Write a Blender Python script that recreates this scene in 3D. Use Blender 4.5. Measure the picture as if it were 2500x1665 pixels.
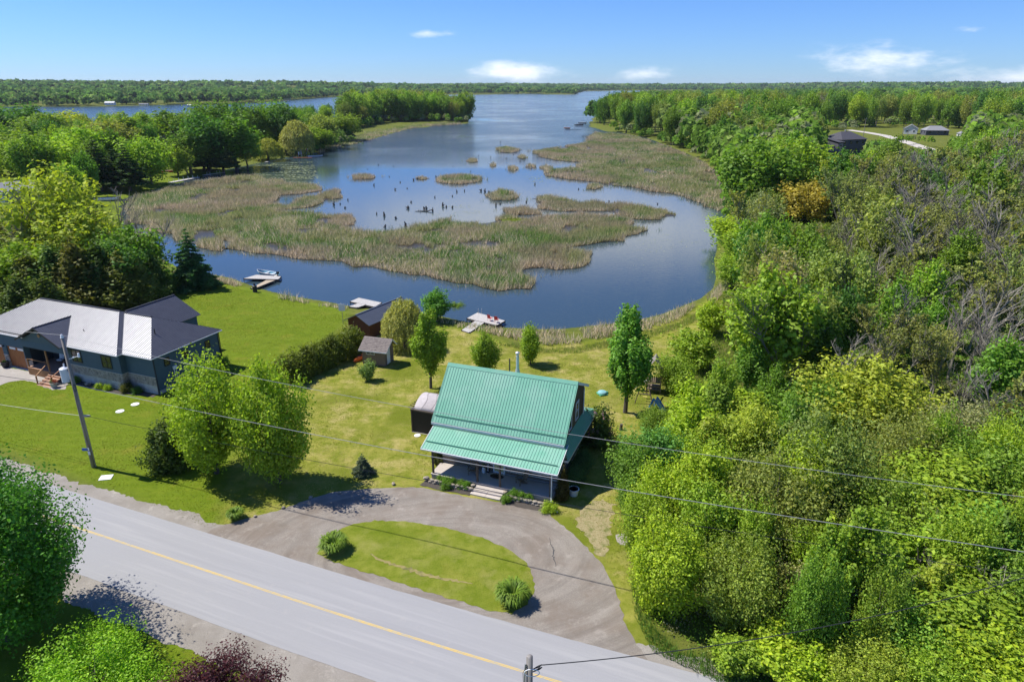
import bpy, bmesh, math, random
import numpy as np
from mathutils import Vector, Matrix, geometry
R = math.radians
for o in list(bpy.data.objects): bpy.data.objects.remove(o, do_unlink=True)
SC = bpy.context.scene
COL = SC.collection

# ------------------------------------------------------------------ camera
CAMH = 32.0
PITCH = math.atan((832.5 - 207.0) / (2500 * 24 / 36))
cam_d = bpy.data.cameras.new('camera'); cam = bpy.data.objects.new('camera', cam_d); COL.objects.link(cam)
cam_d.lens = 24; cam_d.sensor_width = 36; cam_d.clip_start = 0.5; cam_d.clip_end = 30000
cam.location = (0, 0, CAMH); cam.rotation_euler = (math.pi / 2 - PITCH, 0, 0)
SC.camera = cam
SC.render.resolution_x = 1024; SC.render.resolution_y = 681

# ------------------------------------------------------------------ sky
SUN_EL = R(54); SUN_H = (-0.952, 0.306)           # towards the sun, on the ground
SUN_AZ = math.atan2(SUN_H[0], SUN_H[1])           # clockwise from +Y
W = bpy.data.worlds.new('World'); SC.world = W; W.use_nodes = True
nt = W.node_tree; nt.nodes.clear()
def N(t, typ, **kw):
    n = t.nodes.new(typ)
    for k, v in kw.items():
        if k.startswith('i_'):
            s = n.inputs[k[2:].replace('_', ' ')] if not k[2:].isdigit() else n.inputs[int(k[2:])]
            s.default_value = v
        else: setattr(n, k, v)
    return n
def math_(t, op, a, b=None, c=None):
    n = N(t, 'ShaderNodeMath', operation=op)
    for i, v in enumerate((a, b, c)):
        if v is None: continue
        if isinstance(v, (int, float)): n.inputs[i].default_value = v
        else: t.links.new(v, n.inputs[i])
    return n.outputs[0]
sky = N(nt, 'ShaderNodeTexSky', sky_type='NISHITA', sun_disc=False)
sky.sun_elevation = SUN_EL; sky.sun_rotation = SUN_AZ
sky.air_density = 1.0; sky.dust_density = 0.0; sky.ozone_density = 3.5; sky.altitude = 100
tc = N(nt, 'ShaderNodeTexCoord'); sep = N(nt, 'ShaderNodeSeparateXYZ'); nt.links.new(tc.outputs['Generated'], sep.inputs[0])
# clouds: soft ellipses (azimuth, elevation, half sizes, strength) all round the sky, torn by noise
az = math_(nt, 'ARCTAN2', sep.outputs[0], sep.outputs[1])
el = math_(nt, 'ARCSINE', sep.outputs[2])
azw = math_(nt, 'WRAP', az, R(75.0), R(-45.0))      # the same few clouds come round every 120 degrees
CL = [(0.3, 0.85, 4.6, .95, 1.0), (9.9, 0.7, 3.0, .7, .7), (26.5, 1.5, 5.0, 1.2, .85), (35.0, 0.5, 6.5, 1.0, .75),
      (-6.3, 3.6, 2.2, .42, .75), (31.3, 3.4, 1.4, .3, .55), (3.0, 11.2, 19.0, 2.7, 1.9), (55.0, 5, 8.0, 2.0, .6)]
tot = None
for (a, e, ra, re_, s) in CL:
    da = math_(nt, 'MULTIPLY', math_(nt, 'SUBTRACT', azw, R(a)), 1 / R(ra))
    de = math_(nt, 'MULTIPLY', math_(nt, 'SUBTRACT', el, R(e)), 1 / R(re_))
    d2 = math_(nt, 'ADD', math_(nt, 'MULTIPLY', da, da), math_(nt, 'MULTIPLY', de, de))
    g = math_(nt, 'MULTIPLY', math_(nt, 'EXPONENT', math_(nt, 'MULTIPLY', d2, -1.0)), s)
    tot = g if tot is None else math_(nt, 'MAXIMUM', tot, g)
mp = N(nt, 'ShaderNodeMapping'); mp.inputs['Scale'].default_value = (9, 9, 26); nt.links.new(tc.outputs['Generated'], mp.inputs[0])
nz = N(nt, 'ShaderNodeTexNoise', i_Scale=2.2, i_Detail=4.0, i_Roughness=.6); nt.links.new(mp.outputs[0], nz.inputs['Vector'])
torn = math_(nt, 'ADD', tot, math_(nt, 'MULTIPLY', math_(nt, 'SUBTRACT', nz.outputs[0], .55), 1.5))
msk = N(nt, 'ShaderNodeMapRange', interpolation_type='SMOOTHSTEP'); msk.inputs[1].default_value = .2; msk.inputs[2].default_value = 1.25
nt.links.new(torn, msk.inputs[0])
msk2 = math_(nt, 'MULTIPLY', msk.outputs[0], math_(nt, 'MINIMUM', math_(nt, 'MULTIPLY', tot, 2.2), 1.0))
hs = N(nt, 'ShaderNodeMixRGB', blend_type='MULTIPLY'); hs.inputs[0].default_value = 1; hs.inputs[2].default_value = (.59, .92, 1.62, 1); nt.links.new(sky.outputs[0], hs.inputs[1])
mx = N(nt, 'ShaderNodeMixRGB'); nt.links.new(msk2, mx.inputs[0]); nt.links.new(hs.outputs[0], mx.inputs[1]); mx.inputs[2].default_value = (13.0, 13.4, 14.0, 1)
bg = N(nt, 'ShaderNodeBackground', i_Strength=.06); nt.links.new(mx.outputs[0], bg.inputs[0])
wo = N(nt, 'ShaderNodeOutputWorld'); nt.links.new(bg.outputs[0], wo.inputs[0])

# ------------------------------------------------------------------ sun and exposure
sd = bpy.data.lights.new('sun', 'SUN'); sd.energy = 4.4; sd.angle = R(.5); sd.color = (1, .95, .87)
sun = bpy.data.objects.new('sun', sd); COL.objects.link(sun)
sv = Vector((SUN_H[0] * math.cos(SUN_EL), SUN_H[1] * math.cos(SUN_EL), math.sin(SUN_EL)))
sun.rotation_euler = sv.to_track_quat('Z', 'Y').to_euler(); sun.location = (0, 0, 80)
VS = SC.view_settings; VS.view_transform = 'Standard'; VS.look = 'None'; VS.exposure = 0.66; VS.gamma = 1
VS.use_curve_mapping = False

# ------------------------------------------------------------------ materials
MATS = {}
def material(name, c1, c2=None, scale=3.0, rough=.8, bump=0.0, bscale=None, metal=0.0, spec=.4, detail=4.0, c3=None, s3=.3, stretch=None, coord='Object', bdist=.02):
    m = bpy.data.materials.new(name); m.use_nodes = True; t = m.node_tree; p = t.nodes['Principled BSDF']
    p.inputs['Roughness'].default_value = rough; p.inputs['Metallic'].default_value = metal
    p.inputs['Specular IOR Level'].default_value = spec
    co = N(t, 'ShaderNodeTexCoord'); v = co.outputs[coord]
    if stretch:
        mpp = N(t, 'ShaderNodeMapping'); mpp.inputs['Scale'].default_value = stretch; t.links.new(v, mpp.inputs[0]); v = mpp.outputs[0]
    if c2 is None: c2 = tuple(min(1, x * 1.18) for x in c1); c1 = tuple(x * .84 for x in c1)
    nz = N(t, 'ShaderNodeTexNoise', i_Scale=scale, i_Detail=detail, i_Roughness=.62); t.links.new(v, nz.inputs['Vector'])
    rp = N(t, 'ShaderNodeMapRange'); rp.inputs[1].default_value = .32; rp.inputs[2].default_value = .68; t.links.new(nz.outputs[0], rp.inputs[0])
    mx = N(t, 'ShaderNodeMixRGB'); mx.inputs[1].default_value = (*c1, 1); mx.inputs[2].default_value = (*c2, 1); t.links.new(rp.outputs[0], mx.inputs[0])
    out = mx.outputs[0]
    if c3:
        n3 = N(t, 'ShaderNodeTexNoise', i_Scale=s3, i_Detail=5.0, i_Roughness=.6); t.links.new(v, n3.inputs['Vector'])
        r3 = N(t, 'ShaderNodeMapRange'); r3.inputs[1].default_value = .48; r3.inputs[2].default_value = .66; t.links.new(n3.outputs[0], r3.inputs[0])
        m3 = N(t, 'ShaderNodeMixRGB'); t.links.new(r3.outputs[0], m3.inputs[0]); t.links.new(out, m3.inputs[1]); m3.inputs[2].default_value = (*c3, 1); out = m3.outputs[0]
    t.links.new(out, p.inputs['Base Color'])
    if bump:
        nb = N(t, 'ShaderNodeTexNoise', i_Scale=bscale or scale * 4, i_Detail=3.0); t.links.new(v, nb.inputs['Vector'])
        bp = N(t, 'ShaderNodeBump', i_Strength=bump, i_Distance=bdist); t.links.new(nb.outputs[0], bp.inputs['Height']); t.links.new(bp.outputs[0], p.inputs['Normal'])
    MATS[name] = m; return m

# ------------------------------------------------------------------ mesh helpers
class MB:
    def __init__(s): s.v = []; s.f = []
    def add(s, vs, fs):
        b = len(s.v); s.v += [tuple(map(float, q)) for q in vs]; s.f += [tuple(b + i for i in q) for q in fs]; return s
    def box(s, x0, x1, y0, y1, z0, z1):
        return s.add([(x0, y0, z0), (x1, y0, z0), (x1, y1, z0), (x0, y1, z0), (x0, y0, z1), (x1, y0, z1), (x1, y1, z1), (x0, y1, z1)],
                     [(3, 2, 1, 0), (4, 5, 6, 7), (0, 1, 5, 4), (1, 2, 6, 5), (2, 3, 7, 6), (3, 0, 4, 7)])
    def obox(s, c, ax, ay, az_):     # oriented box: centre and three half-axis vectors
        c, ax, ay, az_ = map(Vector, (c, ax, ay, az_))
        vs = [c + i * ax + j * ay + k * az_ for k in (-1, 1) for (i, j) in ((-1, -1), (1, -1), (1, 1), (-1, 1))]
        return s.add(vs, [(3, 2, 1, 0), (4, 5, 6, 7), (0, 1, 5, 4), (1, 2, 6, 5), (2, 3, 7, 6), (3, 0, 4, 7)])
    def bar(s, a, b, w, h=None):     # square bar from a to b
        a, b = Vector(a), Vector(b); d = b - a; L = d.length; d.normalize()
        up = Vector((0, 0, 1)) if abs(d.z) < .95 else Vector((0, 1, 0))
        sx = d.cross(up).normalized(); sz = sx.cross(d).normalized()
        return s.obox((a + b) / 2, d * L / 2, sx * w / 2, sz * (h or w) / 2)
    def tube(s, pts, rad, n=6, cap=True):
        pts = [Vector(p) for p in pts]
        if not hasattr(rad, '__len__'): rad = [rad] * len(pts)
        vs = []; fs = []; prev = None
        for i, p in enumerate(pts):
            d = (pts[min(i + 1, len(pts) - 1)] - pts[max(i - 1, 0)]); d = d.normalized() if d.length > 1e-9 else Vector((0, 0, 1))
            if prev is None: a = d.cross(Vector((0, 0, 1)) if abs(d.z) < .9 else Vector((1, 0, 0))).normalized()
            else:
                a = prev - d * prev.dot(d); a = a.normalized() if a.length > 1e-6 else d.orthogonal().normalized()
            prev = a; b = d.cross(a)
            for k in range(n):
                q = 2 * math.pi * k / n; vs.append(p + (a * math.cos(q) + b * math.sin(q)) * rad[i])
        for i in range(len(pts) - 1):
            for k in range(n): fs.append((i * n + k, i * n + (k + 1) % n, (i + 1) * n + (k + 1) % n, (i + 1) * n + k))
        if cap: fs += [tuple(range(n - 1, -1, -1)), tuple(range((len(pts) - 1) * n, len(pts) * n))]
        return s.add(vs, fs)
    def lathe(s, prof, c=(0, 0, 0), n=12):
        return s.tube([(c[0], c[1], c[2] + z) for r, z in prof], [max(r, .001) for r, z in prof], n)
    def prism(s, poly, z0, z1):
        n = len(poly)
        return s.add([(x, y, z0) for x, y in poly] + [(x, y, z1) for x, y in poly],
                     [tuple(range(n - 1, -1, -1)), tuple(range(n, 2 * n))] + [(i, (i + 1) % n, n + (i + 1) % n, n + i) for i in range(n)])
    def slab(s, poly3, th):          # coplanar 3D polygon given thickness downward along its normal
        p = [Vector(q) for q in poly3]; nn = (p[1] - p[0]).cross(p[2] - p[0]).normalized(); n = len(p)
        if nn.z < 0: nn = -nn
        return s.add(p + [q - nn * th for q in p], [tuple(range(n)), tuple(range(2 * n - 1, n - 1, -1))] + [(i, n + i, n + (i + 1) % n, (i + 1) % n) for i in range(n)])
    def build(s, name, mat, parent=None, smooth=False, loc=None, fix=True):
        me = bpy.data.meshes.new(name); me.from_pydata(s.v, [], s.f)
        if fix:
            bm = bmesh.new(); bm.from_mesh(me); bmesh.ops.recalc_face_normals(bm, faces=bm.faces); bm.to_mesh(me); bm.free()
        if smooth: me.polygons.foreach_set('use_smooth', [True] * len(me.polygons))
        me.materials.append(MATS[mat] if isinstance(mat, str) else mat); me.update()
        o = bpy.data.objects.new(name, me); COL.objects.link(o)
        if parent: o.parent = parent
        if loc: o.location = loc
        return o
def meshnp(name, V, F, mat, attrs=None):          # fast mesh: V (n,3), F (m,k)
    me = bpy.data.meshes.new(name); V = np.asarray(V, np.float32); F = np.asarray(F, np.int32)
    m, k = F.shape
    me.vertices.add(len(V)); me.vertices.foreach_set('co', V.ravel())
    me.loops.add(m * k); me.loops.foreach_set('vertex_index', F.ravel())
    me.polygons.add(m); me.polygons.foreach_set('loop_start', np.arange(0, m * k, k, dtype=np.int32)); me.polygons.foreach_set('loop_total', np.full(m, k, np.int32))
    me.update(calc_edges=True)
    for an, arr in (attrs or {}).items():
        arr = np.asarray(arr, np.float32)
        if arr.ndim == 1: a = me.attributes.new(an, 'FLOAT', 'POINT'); a.data.foreach_set('value', arr)
        else:
            a = me.attributes.new(an, 'FLOAT_COLOR', 'POINT'); q = np.ones((len(arr), 4), np.float32); q[:, :3] = arr; a.data.foreach_set('color', q.ravel())
    me.materials.append(MATS[mat] if isinstance(mat, str) else mat); return me
def link(name, me, parent=None, loc=None):
    o = bpy.data.objects.new(name, me); COL.objects.link(o)
    if parent: o.parent = parent
    if loc is not None: o.location = loc
    return o
def tag(o, label=None, cat=None, group=None, kind=None):
    if label: o['label'] = label
    if cat: o['category'] = cat
    if group: o['group'] = group
    if kind: o['kind'] = kind
    return o
def thing(name, label, cat, loc=(0, 0, 0), rotz=0.0, group=None):
    o = bpy.data.objects.new(name, None); COL.objects.link(o); o.location = loc; o.rotation_euler = (0, 0, rotz); o.empty_display_size = .3
    return tag(o, label, cat, group)
def copy_tree(o, parent=None):
    c = o.copy(); COL.objects.link(c); c.parent = parent
    for ch in o.children: copy_tree(ch, c)
    return c
def box(name, mat, parent, *b): return MB().box(*b).build(name, mat, parent)
def text_mesh(txt, size, mat, name='lettering', parent=None, extrude=.004):
    cu = bpy.data.curves.new(name, 'FONT'); cu.body = txt; cu.size = size; cu.extrude = extrude; cu.align_x = 'CENTER'; cu.align_y = 'CENTER'
    ob = bpy.data.objects.new('tmp', cu); COL.objects.link(ob); dg = bpy.context.evaluated_depsgraph_get()
    me = bpy.data.meshes.new_from_object(ob.evaluated_get(dg)); bpy.data.objects.remove(ob, do_unlink=True); bpy.data.curves.remove(cu)
    me.materials.append(MATS[mat]); o = link(name, me, parent); return o

# ------------------------------------------------------------------ finding places: a viewing ray met with the ground
FPX = 2500 * 24 / 36
def ray(x, y):
    u = (x - 1250) / FPX; v = (y - 832.5) / FPX; c, s = math.cos(PITCH), math.sin(PITCH)
    return (u, c - v * s, -s - v * c)
def hit(x, y, z):
    d = ray(x, y); t = (z - CAMH) / d[2]; return (d[0] * t, d[1] * t, z)
def pix(p):
    c, s = math.cos(PITCH), math.sin(PITCH); qy, qz = p[1], p[2] - CAMH
    dep = qy * c - qz * s; return 1250 + FPX * p[0] / dep, 832.5 - FPX * (qy * s + qz * c) / dep, dep
D = 2500 / 2354.0
def dpoly(pts, z): return np.array([hit(x * D, y * D, z)[:2] for x, y in pts])
WATER = -0.9
LAKE = dpoly([(330,575),(372,600),(410,622),(450,640),(490,634),(530,643),(560,655),(600,668),(650,681),(700,689),(745,696),(795,706),(840,712),(900,716),(960,722),(1010,730),(1060,742),(1110,752),(1160,757),(1220,760),(1290,760),(1350,754),(1410,748),(1470,740),(1530,725),(1580,705),(1620,688),(1648,665),(1655,640),(1650,600),(1658,560),(1668,530),(1680,505),(1680,480),(1672,440),(1650,395),(1615,370),(1560,345),(1500,322),(1440,308),(1390,301),(1362,298),(1352,288),(1368,265),(1400,246),(1440,236),(1500,229),(1600,224),(1750,221),(1900,220.5),(2100,221),(2300,222),(2600,222),(2600,214),(2290,213),(2100,213.5),(1900,211),(1700,209),(1560,208.5),(1420,208.3),(1335,210),(1320,217),(1200,216),(1075,217),(900,219),(780,222),(700,228),(640,233),(540,238),(420,241),(300,243),(150,245),(0,246),(-300,250),(-300,335),(0,330),(150,318),(300,308),(450,298),(600,285),(700,277),(800,268),(900,262),(1000,263),(1060,268),(1084,277),(1075,283),(1060,286),(1000,290),(950,295),(900,306),(870,316),(830,327),(760,346),(735,352),(700,357),(650,364),(600,372),(540,387),(470,402),(425,420),(380,428),(330,440),(300,455),(280,480),(275,510),(290,545)], WATER)
def inside(P, poly):
    x, y = P[:, 0], P[:, 1]; r = np.zeros(len(P), bool); n = len(poly)
    for i in range(n):
        x1, y1 = poly[i]; x2, y2 = poly[(i + 1) % n]
        if y1 == y2: continue
        c = ((y1 > y) != (y2 > y)) & (x < (x2 - x1) * (y - y1) / (y2 - y1) + x1); r ^= c
    return r
def edge_dist(P, poly):
    d = np.full(len(P), 1e9)
    for i in range(len(poly)):
        a = poly[i]; b = poly[(i + 1) % len(poly)]; ab = b - a; L = ab @ ab + 1e-9
        t = np.clip(((P - a) @ ab) / L, 0, 1); q = P - a - t[:, None] * ab; d = np.minimum(d, (q * q).sum(1))
    return np.sqrt(d)
def smooth(x, a, b): t = np.clip((x - a) / (b - a), 0, 1); return t * t * (3 - 2 * t)
def vnoise(x, y, s, seed=0):          # cheap smooth value noise in [0,1]
    x = np.asarray(x) / s + seed * 17.3; y = np.asarray(y) / s + seed * 9.7; xi = np.floor(x); yi = np.floor(y); fx = x - xi; fy = y - yi
    fx = fx * fx * (3 - 2 * fx); fy = fy * fy * (3 - 2 * fy)
    def h(a, b): q = np.sin(a * 127.1 + b * 311.7 + seed * 74.7) * 43758.5453; return q - np.floor(q)
    return (h(xi, yi) * (1 - fx) + h(xi + 1, yi) * fx) * (1 - fy) + (h(xi, yi + 1) * (1 - fx) + h(xi + 1, yi + 1) * fx) * fy
def fbm(x, y, s, seed=0): return .55 * vnoise(x, y, s, seed) + .28 * vnoise(x, y, s / 2.1, seed + 1) + .17 * vnoise(x, y, s / 4.3, seed + 2)
def ground(P):                        # height of the land (and lake bed)
    P = np.atleast_2d(np.asarray(P, float)); ins = inside(P, LAKE); d = edge_dist(P, LAKE)
    land = -.78 + .2 * smooth(d, 0, 1.5) + .58 * smooth(d, 1, 26)
    far = np.hypot(P[:, 0], P[:, 1])
    hill = smooth(far, 900, 3600) * smooth(d, 20, 900) * (4 + 26 * fbm(P[:, 0], P[:, 1], 1500, 3)) * (1 + .45 * smooth(-P[:, 0], 200, 1500))
    land = land + hill + smooth(far, 140, 300) * .8 * smooth(d, 5, 40)
    return np.where(ins, -.85 - .9 * smooth(d, 0, 5), land)
def gz(x, y): return float(ground([(x, y)])[0])
def at(px, py):                       # the land point seen at a place in the photograph
    z = 0.0
    for _ in range(6):
        p = hit(px, py, z); z = gz(p[0], p[1])
    p = hit(px, py, z); return Vector((p[0], p[1], z))
def atd(x, y): return at(x * D, y * D)
# ================================================================== setting
def attr(t, name): return N(t, 'ShaderNodeAttribute', attribute_name=name)
def noise(t, v, sc, det=4.0, ro=.6):
    n = N(t, 'ShaderNodeTexNoise', i_Scale=sc, i_Detail=det, i_Roughness=ro); t.links.new(v, n.inputs['Vector']); return n.outputs[0]
def ramp(t, fac, a, b):
    r = N(t, 'ShaderNodeMapRange'); r.inputs[1].default_value = a; r.inputs[2].default_value = b; t.links.new(fac, r.inputs[0]); return r.outputs[0]
def mix(t, fac, a, b):
    m = N(t, 'ShaderNodeMixRGB')
    if isinstance(fac, (int, float)): m.inputs[0].default_value = fac
    else: t.links.new(fac, m.inputs[0])
    for i, c in ((1, a), (2, b)):
        if isinstance(c, tuple): m.inputs[i].default_value = (*c, 1)
        else: t.links.new(c, m.inputs[i])
    return m.outputs[0]
def newmat(name, rough=.9, spec=.2):
    m = bpy.data.materials.new(name); m.use_nodes = True; p = m.node_tree.nodes['Principled BSDF']
    p.inputs['Roughness'].default_value = rough; p.inputs['Specular IOR Level'].default_value = spec; MATS[name] = m
    return m.node_tree, p
def bump(t, p, h, strength, dist):
    b = N(t, 'ShaderNodeBump', i_Strength=strength, i_Distance=dist); t.links.new(h, b.inputs['Height']); t.links.new(b.outputs[0], p.inputs['Normal'])
# --- turf: attribute zone (r = lush lawn, g = dry lawn, b = rough / wood floor)
def turf(name, fixed=None):
    t, p = newmat(name, .95, .08)
    co = N(t, 'ShaderNodeTexCoord').outputs['Object']
    fine = noise(t, co, 9.0, 6, .75); mid = noise(t, co, .9, 5, .65); big = noise(t, co, .13, 4, .55)
    lush = mix(t, ramp(t, mid, .3, .7), (.10, .155, .006), (.15, .21, .012))
    lush = mix(t, ramp(t, noise(t, co, .35, 5), .55, .72), lush, (.185, .20, .02))
    dry = mix(t, ramp(t, mid, .36, .64), (.15, .185, .014), (.30, .285, .06))
    dry = mix(t, ramp(t, noise(t, co, .42, 6, .7), .5, .66), dry, (.39, .33, .12))
    dry = mix(t, ramp(t, big, .5, .64), dry, (.135, .165, .014))
    rough = mix(t, ramp(t, mid, .3, .7), (.07, .10, .012), (.15, .16, .035))
    if fixed: base = mix(t, .5, lush, dry)
    else:
        z = N(t, 'ShaderNodeSeparateColor'); t.links.new(attr(t, 'zone').outputs['Color'], z.inputs[0])
        base = mix(t, z.outputs[1], lush, dry); base = mix(t, z.outputs[2], base, rough)
    mw = N(t, 'ShaderNodeMapping'); mw.inputs['Rotation'].default_value = (0, 0, .95); mw.inputs['Scale'].default_value = (.05, 1.5, 1); t.links.new(co, mw.inputs[0]); base = mix(t, math_(t, 'MULTIPLY', ramp(t, noise(t, mw.outputs[0], 1.0, 3, .5), .4, .6), .35), base, mix(t, .5, base, (.20, .23, .03)))
    # clover, worn blades
    base = mix(t, ramp(t, fine, .56, .78), base, mix(t, .5, base, (.26, .27, .06)))
    base = mix(t, ramp(t, fine, .46, .26), base, mix(t, .55, base, (.02, .035, .004)))
    t.links.new(base, p.inputs['Base Color'])
    bump(t, p, math_(t, 'ADD', noise(t, co, 14.0, 4, .8), math_(t, 'MULTIPLY', mid, .5)), .75, .09)
turf('turf'); turf('island_turf', 'dry')
# ground sheet
def axis(lo, hi, step, far_lo, far_hi, g=1.17):
    a = list(np.arange(lo, hi, step)); s = step; x = hi
    while x < far_hi: a.append(x); s *= g; x += s
    a.append(far_hi); b = []; s = step; x = lo - step
    while x > far_lo: b.append(x); s *= g; x -= s
    b.append(far_lo); return np.array(b[::-1] + a)
xs = axis(-80, 62, .75, -9000, 9000); ys = axis(18, 135, .75, -400, 11000, 1.13)
GX, GY = np.meshgrid(xs, ys); GP = np.stack([GX.ravel(), GY.ravel()], 1); GZ = ground(GP)
near = smooth(np.hypot(GP[:, 0], GP[:, 1]), 160, 70)
LUSH = dpoly([(-60, 860), (380, 690), (430, 640), (520, 640), (800, 705), (790, 745), (640, 850), (560, 950), (500, 1230), (60, 1050), (-100, 1000)], 0)
DRY = dpoly([(640, 850), (790, 745), (840, 720), (1060, 745), (1200, 790), (1400, 770), (1560, 720), (1650, 665), (1655, 720), (1600, 830), (1560, 960), (1480, 1010), (1430, 1150), (1500, 1500), (1800, 1700), (600, 1420), (500, 1230), (560, 950)], 0)
def zone_w(poly, soft): 
    d = edge_dist(GP, poly); i = inside(GP, poly); return smooth(np.where(i, d, -d), -soft, soft)
wl = zone_w(LUSH, .8); wd = zone_w(DRY, .8)
fr = hit(0, 1400 * D, 0)
south = smooth(-(GP[:, 0] * .382 + GP[:, 1] * .924), -25, -23.5)                 # lawn on the camera's side of the road
far_l = smooth(-(GP[:, 0] + .1 * GP[:, 1]), 55, 65) * smooth(GP[:, 1], 150, 190) * smooth(GP[:, 1], 300, 250)
wb = np.clip(1 - np.maximum.reduce([wl, wd, south, far_l * .9]), 0, 1)
zone = np.stack([wl, np.clip(wd - wl * 0 , 0, 1) * (1 - wl * .9), wb], 1)
F = []; nx = len(xs); ny = len(ys)
ii, jj = np.meshgrid(np.arange(nx - 1), np.arange(ny - 1)); a = (jj * nx + ii).ravel(); F = np.stack([a, a + 1, a + nx + 1, a + nx], 1)
gm = meshnp('ground', np.column_stack([GP, GZ]), F, 'turf', {'zone': zone}); gm.polygons.foreach_set('use_smooth', [True] * len(gm.polygons))
tag(link('ground', gm), kind='structure')
# --- water
t, p = newmat('lake_water', .04, .5)
p.inputs['IOR'].default_value = 1.33; p.inputs['Base Color'].default_value = (.035, .06, .075, 1)
co = N(t, 'ShaderNodeTexCoord').outputs['Object']; sp = N(t, 'ShaderNodeSeparateXYZ'); t.links.new(co, sp.inputs[0])
mpn = N(t, 'ShaderNodeMapping'); mpn.inputs['Scale'].default_value = (1.0, 1.7, 1); t.links.new(co, mpn.inputs[0])
wind = math_(t, 'MULTIPLY', ramp(t, sp.outputs[1], 290, 420), ramp(t, noise(t, co, .012, 3), .3, .55))
h = math_(t, 'ADD', math_(t, 'MULTIPLY', noise(t, mpn.outputs[0], 1.1, 3, .55), math_(t, 'ADD', math_(t, 'MULTIPLY', wind, 1.0), .035)), math_(t, 'MULTIPLY', noise(t, mpn.outputs[0], 4.5, 2, .5), math_(t, 'ADD', math_(t, 'MULTIPLY', wind, .25), .014)))
bump(t, p, h, 1.0, .35)
rr = math_(t, 'ADD', math_(t, 'MULTIPLY', wind, .12), .03); t.links.new(rr, p.inputs['Roughness'])
wm = MB().add([(-9000, 60, WATER), (9000, 60, WATER), (9000, 9500, WATER), (-9000, 9500, WATER)], [(0, 1, 2, 3)])
tag(wm.build('lake', 'lake_water', fix=False), kind='structure')

# --- road, shoulders, driveway
RD = np.array([.924, -.382]); RN = np.array([.382, .924])
def road_pt(s, t_): t_ = t_ + .0009 * max(0, s + 30) ** 2 * (1 if s > -30 else 0); q = RD * s + RN * t_; return (float(q[0]), float(q[1]))
rnd = random.Random(11)
def jag(pts, step=.35, amp=.1, closed=True):
    out = []; n = len(pts)
    for i in range(n if closed else n - 1):
        a = Vector(pts[i]); b = Vector(pts[(i + 1) % n]); k = max(1, int((b - a).length / step)); nn = Vector((-(b - a).y, (b - a).x)).normalized()
        for j in range(k):
            q = a + (b - a) * j / k + nn * rnd.gauss(0, amp); out.append((q.x, q.y))
    return out
def sheet(name, poly, z, mat, parent=None, rim=None):
    tri = geometry.tessellate_polygon([[Vector((x, y, 0)) for x, y in poly]])
    m = MB().add([(x, y, z) for x, y in poly], tri)
    o = m.build(name, mat, parent, fix=False)
    bm = bmesh.new(); bm.from_mesh(o.data)
    for f in bm.faces:
        if f.normal.z < 0: f.normal_flip()
    bm.to_mesh(o.data); bm.free(); return o
SS = list(np.arange(-200, 121, 4.0))
def strip(t0, t1, jit0=0, jit1=0, step=1.0):
    S = np.arange(-200, 120, step); n0 = (fbm(S, S * 0 + t0, 1.6, 31) - .5) * 5 + np.array([rnd.gauss(0, .25) for _ in S]); n1 = (fbm(S, S * 0 + t1, 1.6, 35) - .5) * 5 + np.array([rnd.gauss(0, .25) for _ in S])
    a = [road_pt(s, t0 + jit0 * k) for s, k in zip(S, n0)]; b = [road_pt(s, t1 + jit1 * k) for s, k in zip(S, n1)]; return a, b
def strip_mesh(name, t0, t1, z, mat, j0=0, j1=0, step=1.0, parent=None):
    a, b = strip(t0, t1, j0, j1, step); n = len(a)
    o = MB().add([(x, y, z) for x, y in a] + [(x, y, z) for x, y in b], [(i, i + 1, n + i + 1, n + i) for i in range(n - 1)]).build(name, mat, parent, fix=False)
    return o
# asphalt
t, p = newmat('asphalt', .85, .3); co = N(t, 'ShaderNodeTexCoord').outputs['Object']
rot = N(t, 'ShaderNodeMapping'); rot.inputs['Rotation'].default_value = (0, 0, math.atan2(.382, .924)); t.links.new(co, rot.inputs[0])
st = N(t, 'ShaderNodeMapping'); st.inputs['Scale'].default_value = (.03, .85, 1); t.links.new(rot.outputs[0], st.inputs[0])
c = mix(t, ramp(t, noise(t, co, 30, 4, .8), .3, .7), (.25, .25, .252), (.335, .335, .335))
c = mix(t, ramp(t, noise(t, st.outputs[0], 1.3, 4, .5), .5, .75), c, (.275, .275, .277))
c = mix(t, ramp(t, noise(t, st.outputs[0], 2.7, 5, .6), .5, .7), c, (.325, .323, .32))
c = mix(t, ramp(t, noise(t, co, 1.2, 6, .7), .6, .75), c, (.33, .32, .31))
vo = N(t, 'ShaderNodeTexVoronoi', feature='DISTANCE_TO_EDGE', i_Scale=.09); t.links.new(mix(t, .12, co, noise(t, co, .8, 4)) if False else co, vo.inputs['Vector'])
t.links.new(c, p.inputs['Base Color']); bump(t, p, noise(t, co, 45, 3, .8), .35, .012)
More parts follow.
